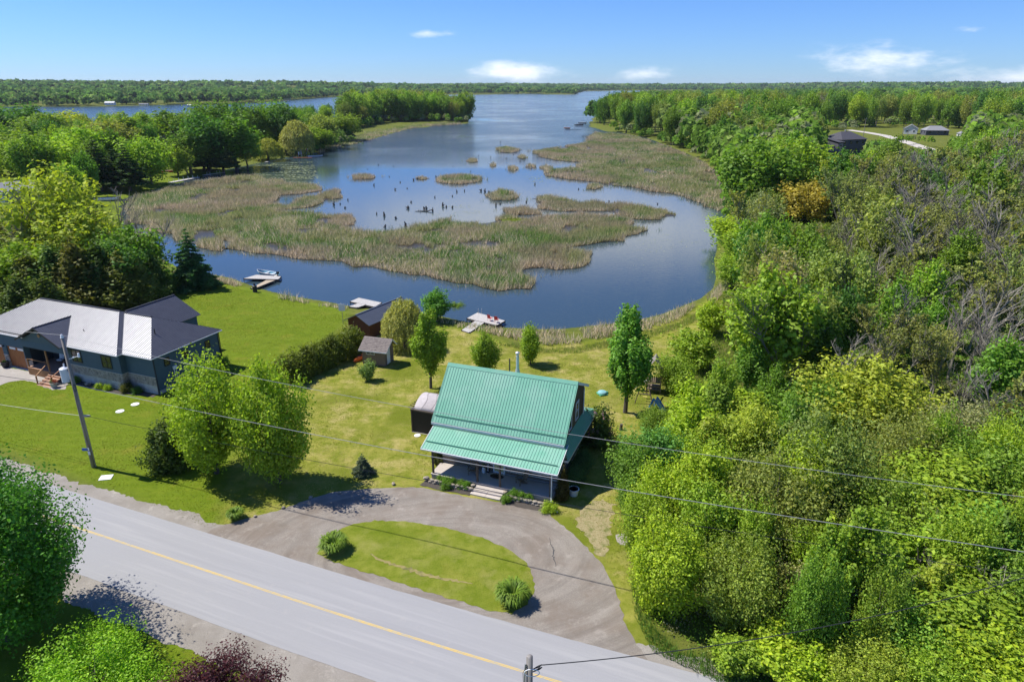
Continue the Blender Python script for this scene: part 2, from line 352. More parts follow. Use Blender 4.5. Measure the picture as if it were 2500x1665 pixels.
# gravel
def gravelmat(name, ca, cb, cc, cd, loop=False):
    t, p = newmat(name, .95, .15); co = N(t, 'ShaderNodeTexCoord').outputs['Object']
    c = mix(t, ramp(t, noise(t, co, 17, 6, .85), .34, .66), ca, cb)
    c = mix(t, ramp(t, noise(t, co, .33, 5, .65), .44, .62), c, cc)
    c = mix(t, ramp(t, noise(t, co, .8, 6, .7), .56, .72), c, cd)
    if loop:                     # wheel tracks worn round the loop
        mpl = N(t, 'ShaderNodeMapping', vector_type='POINT'); mpl.inputs['Location'].default_value = (4.2, -41.2, 0); t.links.new(co, mpl.inputs[0])
        m2 = N(t, 'ShaderNodeMapping'); m2.inputs['Rotation'].default_value = (0, 0, .36); m2.inputs['Scale'].default_value = (.62, 1.0, 1); t.links.new(mpl.outputs[0], m2.inputs[0]); ln = N(t, 'ShaderNodeVectorMath', operation='LENGTH'); t.links.new(m2.outputs[0], ln.inputs[0])
        sx_ = N(t, 'ShaderNodeSeparateXYZ'); t.links.new(m2.outputs[0], sx_.inputs[0]); an = math_(t, 'ARCTAN2', sx_.outputs[1], sx_.outputs[0]); cb_ = N(t, 'ShaderNodeCombineXYZ'); t.links.new(math_(t, 'MULTIPLY', ln.outputs['Value'], 1.3), cb_.inputs[0]); t.links.new(math_(t, 'MULTIPLY', an, .7), cb_.inputs[1])
        tr_ = noise(t, cb_.outputs[0], 1.5, 5, .6); c = mix(t, math_(t, 'MULTIPLY', ramp(t, tr_, .48, .68), .5), c, tuple(q * .85 for q in ca)); c = mix(t, math_(t, 'MULTIPLY', ramp(t, tr_, .46, .3), .45), c, cd)
    vv = N(t, 'ShaderNodeTexVoronoi', i_Scale=11.0); t.links.new(co, vv.inputs['Vector'])
    c = mix(t, ramp(t, vv.outputs['Distance'], .1, .02), c, (.5, .47, .43))
    t.links.new(c, p.inputs['Base Color']); bump(t, p, math_(t, 'ADD', noise(t, co, 26, 4, .8), math_(t, 'MULTIPLY', noise(t, co, 1.1, 4), .6)), .8, .05)
gravelmat('gravel', (.22, .20, .17), (.38, .35, .305), (.25, .225, .19), (.42, .385, .33))
gravelmat('drive_gravel', (.185, .162, .135), (.335, .302, .258), (.215, .18, .145), (.35, .315, .27), True)
gravelmat('pale_gravel', (.30, .28, .25), (.42, .39, .35), (.34, .31, .28), (.44, .41, .38))
tag(strip_mesh('road_shoulder', 22.1, 25.0, .012, 'gravel', .22, 0, .22), kind='structure')
tag(strip_mesh('road_shoulder', 31.0, 32.75, .012, 'gravel', 0, .22, .22), kind='structure')
road = tag(strip_mesh('road', 24.4, 31.42, .026, 'asphalt', .02, .02, .4), kind='structure')
material('yellow_paint', (.62, .42, .09), (.55, .40, .13), 14, .7, c3=(.42, .37, .25), s3=2.5)
for t0 in (28.02, 28.12): tag(strip_mesh('centre_line', t0, t0 + .06, .031, 'yellow_paint', .006, .006, .5, road))
material('crack_fill', (.05, .05, .052), (.08, .08, .08), 5, .8)
# driveway loop
OUT = [(519,1290),(600,1266),(700,1240),(750,1219),(815,1201),(899,1193),(965,1190),(1029,1190),(1090,1203),(1151,1216),(1220,1226),(1342,1249),(1346,1261),(1384,1291),(1426,1330),(1468,1375),(1498,1429),(1514,1478),(1525,1524),(1548,1562),(1582,1612)]
outw = [hit(x, y, 0)[:2] for x, y in OUT]
back = [road_pt(s, 31.2) for s in np.arange(-5.2, -38.5, -1.5)]
sheet_d = tag(sheet('driveway', jag(outw + back, .35, .05), .018, 'drive_gravel'), kind='structure')
ISL = [(773,1352),(782,1340),(811,1303),(853,1282),(914,1271),(990,1273),(1082,1287),(1177,1312),(1242,1341),(1288,1375),(1305,1410),(1303,1448),(1288,1475),(1250,1498),(1197,1490),(1120,1467),(1025,1440),(929,1406),(834,1379)]
ISLW = jag([hit(x, y, 0)[:2] for x, y in ISL], .3, .06)
cx_, cy_ = np.mean(np.array(ISLW), 0); m = MB(); n = len(ISLW); rings = [(1.0, .03), (.93, .075), (.7, .13), (.4, .17)]
m.add([(cx_ + (x - cx_) * k, cy_ + (y - cy_) * k, z) for k, z in rings for x, y in ISLW] + [(cx_, cy_, .18)],
      [(r * n + i, r * n + (i + 1) % n, (r + 1) * n + (i + 1) % n, (r + 1) * n + i) for r in range(3) for i in range(n)] + [(3 * n + i, 3 * n + (i + 1) % n, 4 * n) for i in range(n)])
isl = tag(m.build('lawn_island', 'island_turf', smooth=True), kind='structure')
material('bare_soil', (.22, .19, .06), (.28, .23, .09), 6, .95, .4, c3=(.13, .13, .04), s3=2)
wear = [hit(x, y, .12) for x, y in ((905,1352),(925,1367),(960,1379),(1000,1390),(1040,1403),(1080,1414),(1120,1420),(1155,1424))]
def ribbon(name, pts, w0, mat, z, parent=None, amp=.05):
    pts = [Vector(q[:2]) for q in pts]; vs = []; 
    pp = []
    for i in range(len(pts) - 1):
        for k in range(6): pp.append(pts[i].lerp(pts[i + 1], k / 6))
    pp.append(pts[-1]); n = len(pp); L = []; Rr = []
    for i, q in enumerate(pp):
        d = (pp[min(i + 1, n - 1)] - pp[max(i - 1, 0)]).normalized(); nn = Vector((-d.y, d.x)); w = w0 * (.25 + math.sin(math.pi * (i + .5) / n)) * rnd.uniform(.5, 1.2) / 2
        q = q + nn * rnd.gauss(0, amp); zz = z(q.x, q.y) if callable(z) else z
        L.append((*(q + nn * w), zz)); Rr.append((*(q - nn * w), zz))
    o = MB().add(L + Rr, [(i, n + i, n + i + 1, i + 1) for i in range(n - 1)]).build(name, mat, parent, fix=False); return o
def isl_z(x, y):
    v = Vector((x - cx_, y - cy_)); best = 0
    hitk = min((abs(math.atan2(v.y, v.x) - math.atan2(q[1] - cy_, q[0] - cx_)), math.hypot(q[0] - cx_, q[1] - cy_)) for q in ISLW)[1]
    k = v.length / max(hitk, .1)
    return float(np.interp(k, [0, .4, .7, .93, 1], [.18, .17, .13, .075, .03])) + .008
ribbon('wheel_rut', wear, .3, 'bare_soil', isl_z, isl)
ribbon('crack', [hit(x, y, 0) for x, y in ((1341,1312),(1346,1330),(1352,1343),(1350,1358),(1354,1370),(1358,1384))], .09, 'crack_fill', .026, sheet_d, .03)
# bare patch right of the house
material('dead_grass', (.24, .20, .09), (.33, .28, .15), 8, .95, .4, c3=(.14, .15, .04), s3=1.6)
sheet('dead_patch', jag([hit(x, y, 0)[:2] for x, y in ((1405,1262),(1430,1232),(1470,1218),(1500,1230),(1488,1262),(1492,1300),(1480,1350),(1462,1358),(1440,1320),(1415,1290))], .25, .16), .010, 'dead_grass')
tag(bpy.data.objects['dead_patch'], kind='structure')
# neighbour's gravel apron
apron = jag([hit(x, y, 0)[:2] for x, y in ((-60,885),(0,893),(60,905),(110,915),(165,935),(160,950),(128,952),(105,944),(82,933),(60,928),(25,932),(-5,942),(-80,960))], .3, .05)
tag(sheet('gravel_apron', apron, .012, 'pale_gravel'), kind='structure')
# garden beds
material('mulch', (.055, .047, .04), (.095, .08, .066), 14, .95, .7, bdist=.04)
# ================================================================== marsh: reed beds standing in the lake
t, p = newmat('marsh_mud', .35, .5); co = N(t, 'ShaderNodeTexCoord').outputs['Object']
c = mix(t, ramp(t, noise(t, co, .9, 5), .35, .65), (.022, .02, .014), (.06, .05, .028)); t.links.new(c, p.inputs['Base Color']); bump(t, p, noise(t, co, 5, 4), .7, .1)
def blade_mat(name, trans=.45, gloss=.0):
    m = bpy.data.materials.new(name); m.use_nodes = True; t = m.node_tree; t.nodes.clear(); MATS[name] = m
    ca = attr(t, 'Col').outputs['Color']; d = N(t, 'ShaderNodeBsdfDiffuse'); tr = N(t, 'ShaderNodeBsdfTranslucent'); mx = N(t, 'ShaderNodeMixShader', i_0=trans); o = N(t, 'ShaderNodeOutputMaterial')
    t.links.new(ca, d.inputs[0]); t.links.new(ca, tr.inputs[0]); t.links.new(d.outputs[0], mx.inputs[1]); t.links.new(tr.outputs[0], mx.inputs[2]); t.links.new(mx.outputs[0], o.inputs[0])
blade_mat('reed')
BEDS = [
 [(300,470),(330,452),(420,427),(520,411),(590,406),(650,416),(705,428),(735,436),(700,444),(650,452),(600,470),(655,474),(720,452),(770,440),(784,453),(745,466),(690,478),(640,486),(690,491),(735,494),(740,500),(790,500),(824,508),(800,527),(840,534),(905,531),(950,521),(975,521),(1000,513),(1040,497),(1062,511),(1100,516),(1150,511),(1165,502),(1190,498),(1215,506),(1240,500),(1290,496),(1330,490),(1395,494),(1440,505),(1475,530),(1420,553),(1350,566),(1290,574),(1360,584),(1372,600),(1320,614),(1280,623),(1210,618),(1232,650),(1222,666),(1150,668),(1080,655),(1000,640),(900,622),(800,609),(700,597),(620,590),(540,579),(530,560),(516,553),(510,580),(460,575),(440,555),(390,545),(350,530),(310,510),(290,490)],
 [(1155,484),(1200,481),(1245,485),(1240,494),(1190,497),(1158,498)],
 [(1245,462),(1290,458),(1335,464),(1400,470),(1460,474),(1535,486),(1548,497),(1520,506),(1460,503),(1420,500),(1380,488),(1330,488),(1280,487),(1250,480)],
 [(1230,350),(1300,337),(1345,330),(1352,316),(1368,306),(1440,312),(1500,328),(1560,350),(1610,375),(1645,398),(1668,440),(1676,475),(1652,488),(1600,470),(1560,452),(1500,441),(1440,432),(1390,424),(1330,416),(1252,407),(1246,393),(1320,388),(1330,374),(1262,366),(1232,356)],
 [(735,352),(760,346),(830,327),(870,316),(900,306),(950,295),(1000,290),(1062,286),(1050,281),(1000,282),(930,288),(880,290),(850,298),(830,312),(790,325),(750,338)],
 [(1006,413),(1020,406),(1060,405),(1093,411),(1096,420),(1060,425),(1020,422)], [(1122,450),(1150,438),(1185,444),(1200,452),(1170,463),(1130,462)],
 [(810,407),(840,404),(866,407),(850,412),(818,412)], [(1143,343),(1165,338),(1190,345),(1180,352),(1150,352)], [(955,411),(970,409),(985,411),(970,414)],
 [(1070,371),(1085,368),(1100,372),(1085,375)], [(1190,362),(1200,359),(1212,363),(1200,367)], [(1205,384),(1220,380),(1235,384),(1220,389)], [(1168,388),(1178,384),(1192,388),(1180,394)],
 [(1125,380),(1135,377),(1143,381),(1133,385)], [(1240,386),(1255,381),(1270,387),(1255,393)], [(1350,428),(1365,422),(1385,430),(1370,437),(1352,435)], [(1232,458),(1260,453),(1288,458),(1260,462)],
 [(690,470),(720,462),(750,462),(720,472)], [(300,545),(330,540),(352,552),(330,560)],
]
FRINGE = [   # dry reeds and rushes along the near shore
 [(1060,742),(1160,759),(1250,762),(1350,756),(1420,747),(1500,730),(1560,712),(1600,702),(1560,735),(1480,762),(1400,775),(1330,790),(1260,795),(1190,782),(1120,766),(1050,752)],
 [(480,636),(520,644),(556,655),(540,660),(500,648)], [(640,682),(700,691),(760,700),(800,709),(790,714),(700,697),(640,687)], [(1625,690),(1655,650),(1662,600),(1672,600),(1672,660),(1640,700)],
 [(1010,728),(1060,740),(1050,748),(1000,738)],
]
rn = np.random.default_rng(3)
def scatter_in(poly, dens):
    lo, hi = poly.min(0), poly.max(0); n = int((hi - lo).prod() * dens); P = rn.uniform(lo, hi, (n, 2)); return P[inside(P, poly)]
RV = []; RC = []
GREEN = np.array([.24, .30, .10]); OL = np.array([.41, .395, .185]); TAN = np.array([.74, .61, .44]); BR = np.array([.33, .25, .165]); VIV = np.array([.14, .27, .055])
def blades(P, hmin, hmax, wid, base, tanw=.0, edge=None):
    n = len(P); x, y = P[:, 0], P[:, 1]; h = rn.uniform(hmin, hmax, n) * (.3 + 1.3 * fbm(x, y, 5, 21)); ang = rn.uniform(0, math.pi, n); w = wid * rn.uniform(.6, 1.3, n)
    lean = rn.normal(0, .38, (n, 2)) * h[:, None]; dx = np.cos(ang) * w / 2; dy = np.sin(ang) * w / 2
    a = np.stack([x - dx, y - dy, np.full(n, base)], 1) if np.isscalar(base) else np.stack([x - dx, y - dy, base], 1)
    b = a.copy(); b[:, 0] += 2 * dx; b[:, 1] += 2 * dy; c = np.stack([x + lean[:, 0], y + lean[:, 1], a[:, 2] + h], 1)
    g = fbm(x, y, 16, 5); k = fbm(x, y, 7, 8); q = rn.uniform(0, 1, n)
    col = np.where((q < .22 + .9 * (g - .5))[:, None], TAN, np.where((q < .62)[:, None], OL, GREEN))
    col = np.where((k > .56)[:, None] & (q > .25)[:, None], VIV * .8 + GREEN * .2, col)
    pink = smooth(fbm(x, y, 22, 33), .52, .66); col = col * (1 - .5 * pink[:, None]) + .5 * pink[:, None] * np.array([.48, .36, .27])
    if edge is not None: e = np.clip(edge, 0, 1)[:, None] * .6; col = col * (1 - e) + e * np.where((q < .6)[:, None], TAN, BR)
    if tanw: col = np.where((rn.uniform(0, 1, n) < tanw)[:, None], TAN * rn.uniform(.8, 1.25, (n, 1)), col)
    col = col * rn.uniform(.75, 1.25, (n, 1))
    RV.append(np.stack([a, b, c], 1).reshape(-1, 3)); RC.append(np.repeat(col, 3, 0))
bedm = MB()
def ragged(w, dist):
    q = np.array(jag([tuple(p_) for p_ in w], 2.4 if dist < 200 else 4.0, .12)); amp = np.clip(np.ptp(w, axis=0).min() * .26, .35, 4.6); n_ = (fbm(q[:, 0], q[:, 1], 5.5, 12) - .5) * 2; d_ = np.roll(q, -1, 0) - np.roll(q, 1, 0); nn = np.stack([-d_[:, 1], d_[:, 0]], 1); nn /= np.linalg.norm(nn, axis=1)[:, None] + 1e-9
    return q + nn * (n_ * amp)[:, None]
for bi, bd in enumerate(BEDS):
    w = dpoly(bd, WATER); dist = np.hypot(*w.mean(0)); jw = ragged(w, dist)
    tri = geometry.tessellate_polygon([[Vector((x, y, 0)) for x, y in jw]])
    bedm.add([(x, y, WATER + .05) for x, y in jw], [f if (Vector((*jw[f[1]], 0)) - Vector((*jw[f[0]], 0))).cross(Vector((*jw[f[2]], 0)) - Vector((*jw[f[0]], 0))).z > 0 else f[::-1] for f in tri])
    dens = float(np.clip(40 * (150 / dist) ** 1.6, 5, 42)); wid = .11 * max(1, dist / 150) ** .8
    if bi == 0: dens = 24
    P = scatter_in(jw, dens)
    clear = fbm(P[:, 0], P[:, 1], 7, 40); P = P[clear > .34]; ed = edge_dist(P, jw)
    blades(P, .65, 1.6, wid, WATER + .02, edge=smooth(ed, 2.6, .2))
    if len(P) > 300:                                             # stragglers standing in open water off the edge
        k = rn.integers(0, len(jw), len(jw)); c = jw[k] + rn.normal(0, 1.6, (len(k), 2)); Q = np.repeat(c, 7, 0) + rn.normal(0, .35, (len(k) * 7, 2)); blades(Q, .5, 1.2, wid * .7, WATER - .02)
for fi, fd in enumerate(FRINGE):
    w = dpoly(fd, -.5); P = scatter_in(w, 26); P = P[fbm(P[:, 0], P[:, 1], 5, 50) > .34]; blades(P, .7, 1.5, .12, ground(P) - .05, .5)
V = np.concatenate(RV); C = np.concatenate(RC)
tag(link('reeds', meshnp('reeds', V, np.arange(len(V)).reshape(-1, 3), 'reed', {'Col': C})), 'tan and green cattail reeds growing in beds across the bay', 'reeds', kind='stuff')
tag(bedm.build('marsh_bed', 'marsh_mud', fix=False), kind='structure')
# bright moss patches
material('moss', (.16, .22, .02), (.22, .27, .04), 1.2, .95, .5)
for k, pl in enumerate(([(1150,507),(1180,502),(1215,506),(1232,513),(1200,520),(1165,518)], [(522,491),(545,487),(562,492),(555,500),(530,499)])):
    P = scatter_in(dpoly(pl, WATER), 26); n0 = len(RV); blades(P, .25, .55, .25, WATER + .04); V = RV[n0]; C = np.tile(np.array([[.36,.45,.05]]), (len(V), 1)) * np.repeat(rn.uniform(.8, 1.2, (len(P), 1)), 3, 0)
    tag(link('sedge_patch', meshnp('sedge_patch', V, np.arange(len(V)).reshape(-1, 3), 'reed', {'Col': C})), ('bright yellow-green sedge patch among the reeds beside the open bay', 'small lime sedge patch inside the brown reed bed toward the cottages')[k], 'sedge', kind='stuff')
# lily pads
t, p = newmat('lily_leaf', .5, .4); t.links.new(attr(t, 'Col').outputs['Color'], p.inputs['Base Color'])
LP = []; LC = []
def pads(poly, dens, size, thr):
    w = dpoly(poly, WATER); P = scatter_in(w, dens); P = P[fbm(P[:, 0], P[:, 1] * 2.4, 11, 60) > thr]
    n = len(P); r = size * rn.uniform(.5, 1.2, n); a0 = rn.uniform(0, 6.3, n)
    for k in range(6): pass
    ang = a0[:, None] + np.arange(6)[None] * math.pi / 3
    V = np.stack([P[:, :1] + r[:, None] * np.cos(ang), P[:, 1:] + r[:, None] * np.sin(ang), np.full((n, 6), WATER + .012) + rn.uniform(0, .006, (n, 1))], 2)
    LP.append(V.reshape(-1, 3)); LC.append(np.repeat(np.array([[.22, .25, .08]]) * rn.uniform(.6, 1.3, (n, 1)), 6, 0))
pads([(540,390),(600,378),(720,372),(735,420),(700,440),(640,410),(560,405)], 1.1, .4, .5)
pads([(960,480),(1080,470),(1120,500),(1000,500)], 1.0, .16, .5)
pads([(1200,405),(1330,400),(1340,420),(1220,425)], .5, .3, .5)
pads([(1400,450),(1600,480),(1640,560),(1640,640),(1480,620),(1420,600)], .5, .12, .62)
pads([(620,480),(700,460),(760,480),(700,490)], 1.0, .2, .5)
V = np.concatenate(LP)
tag(link('lily_pads', meshnp('lily_pads', V, np.arange(len(V)).reshape(-1, 6), 'lily_leaf', {'Col': np.concatenate(LC)})), 'scattered pale green lily pads floating on the bay', 'lily pads', kind='stuff')
# --- drowned stumps
material('wet_wood', (.035, .028, .022), (.075, .062, .05), 5, .8, .5, c3=(.14, .125, .11), s3=2)
def stump(seed):
    r = random.Random(seed); m = MB(); h = r.uniform(.7, 1.3)
    m.tube([(0, 0, -.5), (0, 0, 0), (r.uniform(-.1, .1), r.uniform(-.1, .1), h * .5), (r.uniform(-.2, .2), r.uniform(-.2, .2), h)], [.42, .34, .24, .05 if seed % 2 else .16], 7)
    for k in range(r.randint(3, 5)):
        a = r.uniform(0, 6.28); L = r.uniform(.4, .9); z0 = r.uniform(0, .4)
        m.tube([(0, 0, z0), (math.cos(a) * L * .6, math.sin(a) * L * .6, z0 + r.uniform(-.1, .3)), (math.cos(a) * L, math.sin(a) * L, z0 + r.uniform(-.3, .5))], [.14, .08, .02], 5)
    return m.build('drowned_stump', 'wet_wood')
SP = [stump(k) for k in range(5)]; used = set()
def put_stump(dx, dy, s, k):
    q = hit(dx * D, dy * D, WATER); o = SP[k] if k not in used else SP[k].copy()
    if k in used: COL.objects.link(o)
    used.add(k); o.location = (q[0], q[1], WATER); o.scale = (s, s, s * 1.05); o.rotation_euler = (0, 0, dx * 1.7)
    tag(o, 'dark weathered stump sticking out of the calm bay water', 'stump', 'drowned stumps in the bay')
SXY = [(883,497,.9),(910,503,.8),(932,521,.9),(938,480,1.1),(975,482,.9),(980,482,.8),(945,466,.7),(1018,475,.9),(1026,477,.8),(1040,478,.7),(866,493,.5),(793,479,.7),(768,472,.8),(782,470,.6),(885,523,.8),(800,461,.5),(1150,470,.6),(1140,474,.7),(1178,496,.9),(1106,440,.9),(1115,442,.9),(1124,442,.7),(1050,442,.6),(959,412,.8),(951,415,.8),(1002,409,.7),(920,420,.6),(1230,425,.6),(936,434,.5),(908,437,.7),(1242,472,.9),(1210,466,.7),(1290,472,.7),(1310,470,.6),(1400,465,.6),(1413,467,.5),(1330,436,.6),(1196,372,.5),(1205,370,.5),(1165,365,.5),(1128,362,.5),(1100,358,.5),(1150,328,.6),(1180,356,.5),(1272,346,.5),(1082,395,.4),(1041,383,.4),(860,427,.6),(1480,480,.5),(1512,470,.5),(1000,455,.5),(1040,452,.6),(1068,440,.5),(895,407,.5),(870,380,.5),(905,383,.4),(845,390,.4),(1250,355,.5),(1236,362,.4),(1290,362,.5)]
for i, (x, y, s) in enumerate(SXY): put_stump(x, y, s, i % 5)
# fallen driftwood branch
m = MB(); m.tube([(-2.6, 0, .1), (-1, .25, .15), (.8, 0, .1), (2.4, .3, .55)], [.05, .12, .15, .12], 6); m.tube([(2.3, .3, -.4), (2.35, .3, .4), (2.4, .3, 1.2)], [.3, .22, .05], 6)
for k, (x, a) in enumerate(((-1.8, 1.0), (-1.2, -.8), (-.2, .9), (.5, -1.1), (1.2, .7))): m.tube([(x, .1, .12), (x + .3, .1 + a * .6, .35), (x + .2, .1 + a, .7)], [.07, .045, .015], 5)
q = hit(975 * D, 487 * D, WATER); tag(m.build('driftwood', 'wet_wood', loc=(q[0], q[1], WATER)), 'long fallen driftwood trunk with forked branches lying among the stumps', 'driftwood')
# ================================================================== trees: prototypes
def leaf_mat(name, trans=.42, gl=.018):
    m = bpy.data.materials.new(name); m.use_nodes = True; t = m.node_tree; t.nodes.clear(); MATS[name] = m
    oi = N(t, 'ShaderNodeObjectInfo'); v = attr(t, 'v').outputs['Fac']; w = attr(t, 'w').outputs['Fac']
    warm = N(t, 'ShaderNodeMixRGB', blend_type='MULTIPLY', i_0=1.0); t.links.new(oi.outputs['Color'], warm.inputs[1]); warm.inputs[2].default_value = (1.28, 1.1, .8, 1)
    c = mix(t, w, oi.outputs['Color'], warm.outputs[0])
    sc = N(t, 'ShaderNodeVectorMath', operation='SCALE'); t.links.new(c, sc.inputs[0]); t.links.new(v, sc.inputs['Scale'])
    d = N(t, 'ShaderNodeBsdfDiffuse'); tr = N(t, 'ShaderNodeBsdfTranslucent'); g = N(t, 'ShaderNodeBsdfGlossy', i_Roughness=.6); g.inputs[0].default_value = (.9, .95, .9, 1)
    m1 = N(t, 'ShaderNodeMixShader', i_0=trans); m2 = N(t, 'ShaderNodeMixShader', i_0=gl); o = N(t, 'ShaderNodeOutputMaterial')
    tw = N(t, 'ShaderNodeMixRGB', blend_type='MULTIPLY', i_0=1.0); t.links.new(sc.outputs[0], tw.inputs[1]); tw.inputs[2].default_value = (1.2, 1.25, .6, 1)
    t.links.new(sc.outputs[0], d.inputs[0]); t.links.new(tw.outputs[0], tr.inputs[0])
    t.links.new(d.outputs[0], m1.inputs[1]); t.links.new(tr.outputs[0], m1.inputs[2]); t.links.new(m1.outputs[0], m2.inputs[1]); t.links.new(g.outputs[0], m2.inputs[2]); t.links.new(m2.outputs[0], o.inputs[0])
leaf_mat('leaf')
material('bark', (.075, .062, .05), (.135, .115, .095), 7, .95, .5, stretch=(1, 1, .25))
material('grey_bark', (.19, .17, .135), (.30, .275, .225), 7, .95, .3, stretch=(1, 1, .3))
rg = np.random.default_rng(7)
def cards(C, size, nrm_bias, rg, asp=1.6):
    n = len(C); nr = rg.normal(0, 1, (n, 3)) * .75 + nrm_bias; nr /= np.linalg.norm(nr, axis=1)[:, None] + 1e-9
    a = np.cross(nr, rg.normal(0, 1, (n, 3))); a /= np.linalg.norm(a, axis=1)[:, None] + 1e-9; b = np.cross(nr, a)
    s = (size * rg.uniform(.6, 1.35, n))[:, None]; L = a * s * asp / 2; Wd = b * s / 2
    bend = nr * s * .12
    return np.stack([C - L, C + Wd + bend, C + L, C - Wd + bend], 1).reshape(-1, 3)
def crown_mesh(name, C, size, bias, rg, asp=1.6, vr=(.62, 1.35)):
    V = cards(C, size, bias, rg, asp); n = len(C)
    v = np.repeat(rg.uniform(vr[0], vr[1], n), 4); w = np.repeat(rg.uniform(0, 1, n) ** 2, 4)
    return meshnp(name, V, np.arange(4 * n).reshape(-1, 4), 'leaf', {'v': v, 'w': w})
PROF = {'oval': lambda t: np.sin(np.pi * np.clip(t, 0, 1) ** .8) ** .7, 'round': lambda t: np.sqrt(np.clip(1 - (2 * t - .95) ** 2, 0, 1)),
        'column': lambda t: np.clip(np.minimum(t * 4.5, (1 - t) * 1.5 + .12), 0, 1) ** .75, 'cone': lambda t: np.clip(1.02 - t, 0, 1) ** .9 * np.clip(t * 8 + .4, 0, 1),
        'spread': lambda t: np.clip(np.sin(np.pi * np.clip(t, 0, 1) ** 1.35), 0, 1) ** .6, 'dome': lambda t: np.sqrt(np.clip(1 - t ** 2.2, 0, 1))}
PROTO = {}
def broadleaf(key, seed, h, w, base, prof, nclump, nleaf, leaf, stems=1, fuzz=.16, limb=16, flat=.75, bark='bark', low=.0):
    g = np.random.default_rng(seed); r = w / 2; pf = PROF[prof]
    t = []; 
    while len(t) < nclump:
        q = g.uniform(0, 1, 200); k = g.uniform(0, 1, 200) < pf(q) ** 1.3 + .05; t += list(q[k])
    t = np.array(t[:nclump]); ang = g.uniform(0, 2 * np.pi, nclump); rad = pf(t) * r * g.uniform(.12, 1, nclump) ** .5 * (1 + .28 * np.sin(ang * 2 + seed) * g.uniform(.4, 1, nclump) + .12 * np.sin(ang * 5 + t * 9))
    rad *= .84 * np.where(g.uniform(0, 1, nclump) < .16, g.uniform(1.05, 1.28, nclump), 1.0); z = base + (h - base) * (t * .93 + g.uniform(0, .05, nclump))
    C0 = np.stack([np.cos(ang) * rad, np.sin(ang) * rad, z], 1)
    cr = r * fuzz * .92 * g.uniform(.45, 1.55, nclump) * (.7 + .6 * pf(t)); dn = cr ** 2 * g.uniform(.35, 1.6, nclump); per = np.maximum(4, (nleaf * dn / dn.sum()).astype(int))
    idx = np.repeat(np.arange(nclump), per); n = len(idx); d = g.normal(0, 1, (n, 3)); d /= np.linalg.norm(d, axis=1)[:, None]
    rr = g.uniform(.25, 1, n) ** .6; d[:, 2] *= flat
    od = C0 - np.array([0, 0, base * .3]); od /= np.linalg.norm(od, axis=1)[:, None] + 1e-9; od[:, 2] += .5; ax = od[idx] * (np.clip(g.normal(0, .7, n), -1.3, 1.3) * cr[idx])[:, None]      # clumps drawn out along their shoots
    C = C0[idx] + d * (cr[idx] * rr * 1.15)[:, None] + ax; C[:, 2] = np.maximum(C[:, 2], low + .05)
    bias = d * 1.7 + np.array([0, 0, .6])
    me = crown_mesh('crown', C, np.full(n, leaf), bias, g); hr, wr = float(np.percentile(C[:, 2], 99.6)), float(np.percentile(np.abs(C[:, :2]), 97) * 2.05)
    m = MB(); tr = max(.06, h * .016)
    for s in range(stems):
        a = 2 * math.pi * s / stems + seed; sp = 0 if stems == 1 else .22
        pts = [(0, 0, -.3)] + [(math.cos(a) * sp * r * q + g.normal(0, .02) * h * q, math.sin(a) * sp * r * q + g.normal(0, .02) * h * q, h * q * .93) for q in (.15, .35, .6, .85)]
        m.tube(pts, [tr * 1.25, tr, tr * .75, tr * .45, tr * .12], 6 if leaf > .2 else 8)
        for k in g.choice(nclump, min(limb, nclump), replace=False):
            c = C0[k]; z0 = max(base * .7, c[2] - np.hypot(c[0], c[1]) * g.uniform(.7, 1.3)); z0 = min(z0, h * .8); q = z0 / (h * .93); x0, y0 = math.cos(a) * sp * r * q, math.sin(a) * sp * r * q
            m.tube([(x0, y0, z0), (x0 + (c[0] - x0) * .5, y0 + (c[1] - y0) * .5, z0 + (c[2] - z0) * .42), tuple(c)], [tr * .42 * (1 - q * .5), tr * .24, tr * .06], 4)
    tm = m.build('trunk', bark, fix=False); td = tm.data; bpy.data.objects.remove(tm); PROTO[key] = (td, me, hr, wr); return PROTO[key]
def conifer(key, seed, h, w, base, tiers, nleaf, leaf, droop=.25, ragged=.25):
    g = np.random.default_rng(seed); r = w / 2; m = MB(); tr = h * .016; m.tube([(0, 0, -.3), (0, 0, h * .5), (0, 0, h)], [tr * 1.3, tr * .7, tr * .08], 6); Cs = []; Bs = []
    zs = np.linspace(0, 1, tiers)
    for i, q in enumerate(zs):
        z = base + (h - base) * q; L = r * (1 - q) ** .85 + .04 * r; nb = int(5 + 5 * (1 - q))
        for k in range(nb):
            a = 2 * math.pi * (k + g.uniform(-.3, .3)) / nb + i * .8; l = L * g.uniform(1 - ragged, 1 + ragged * .5); tip = np.array([math.cos(a) * l, math.sin(a) * l, z - droop * l]); o = np.array([0, 0, z])
            if q < .8: m.tube([tuple(o), tuple(tip)], [tr * .3, tr * .05], 4, False)
            n = max(5, int(nleaf * l * l / (tiers * 6 * (r * .55) ** 2))); u = g.uniform(.12, 1.05, n) ** .75; P = o + (tip - o) * u[:, None]; wid = l * .30 * (1.1 - u * .6)
            P += g.normal(0, 1, (n, 3)) * wid[:, None] * np.array([.55, .55, .22]); Cs.append(P); Bs.append(np.tile([math.cos(a) * .5, math.sin(a) * .5, .6], (n, 1)))
    C = np.concatenate(Cs); me = crown_mesh('crown', C, np.full(len(C), leaf), np.concatenate(Bs), g, 2.3); tm = m.build('trunk', 'bark', fix=False); td = tm.data; bpy.data.objects.remove(tm); PROTO[key] = (td, me, h, w)
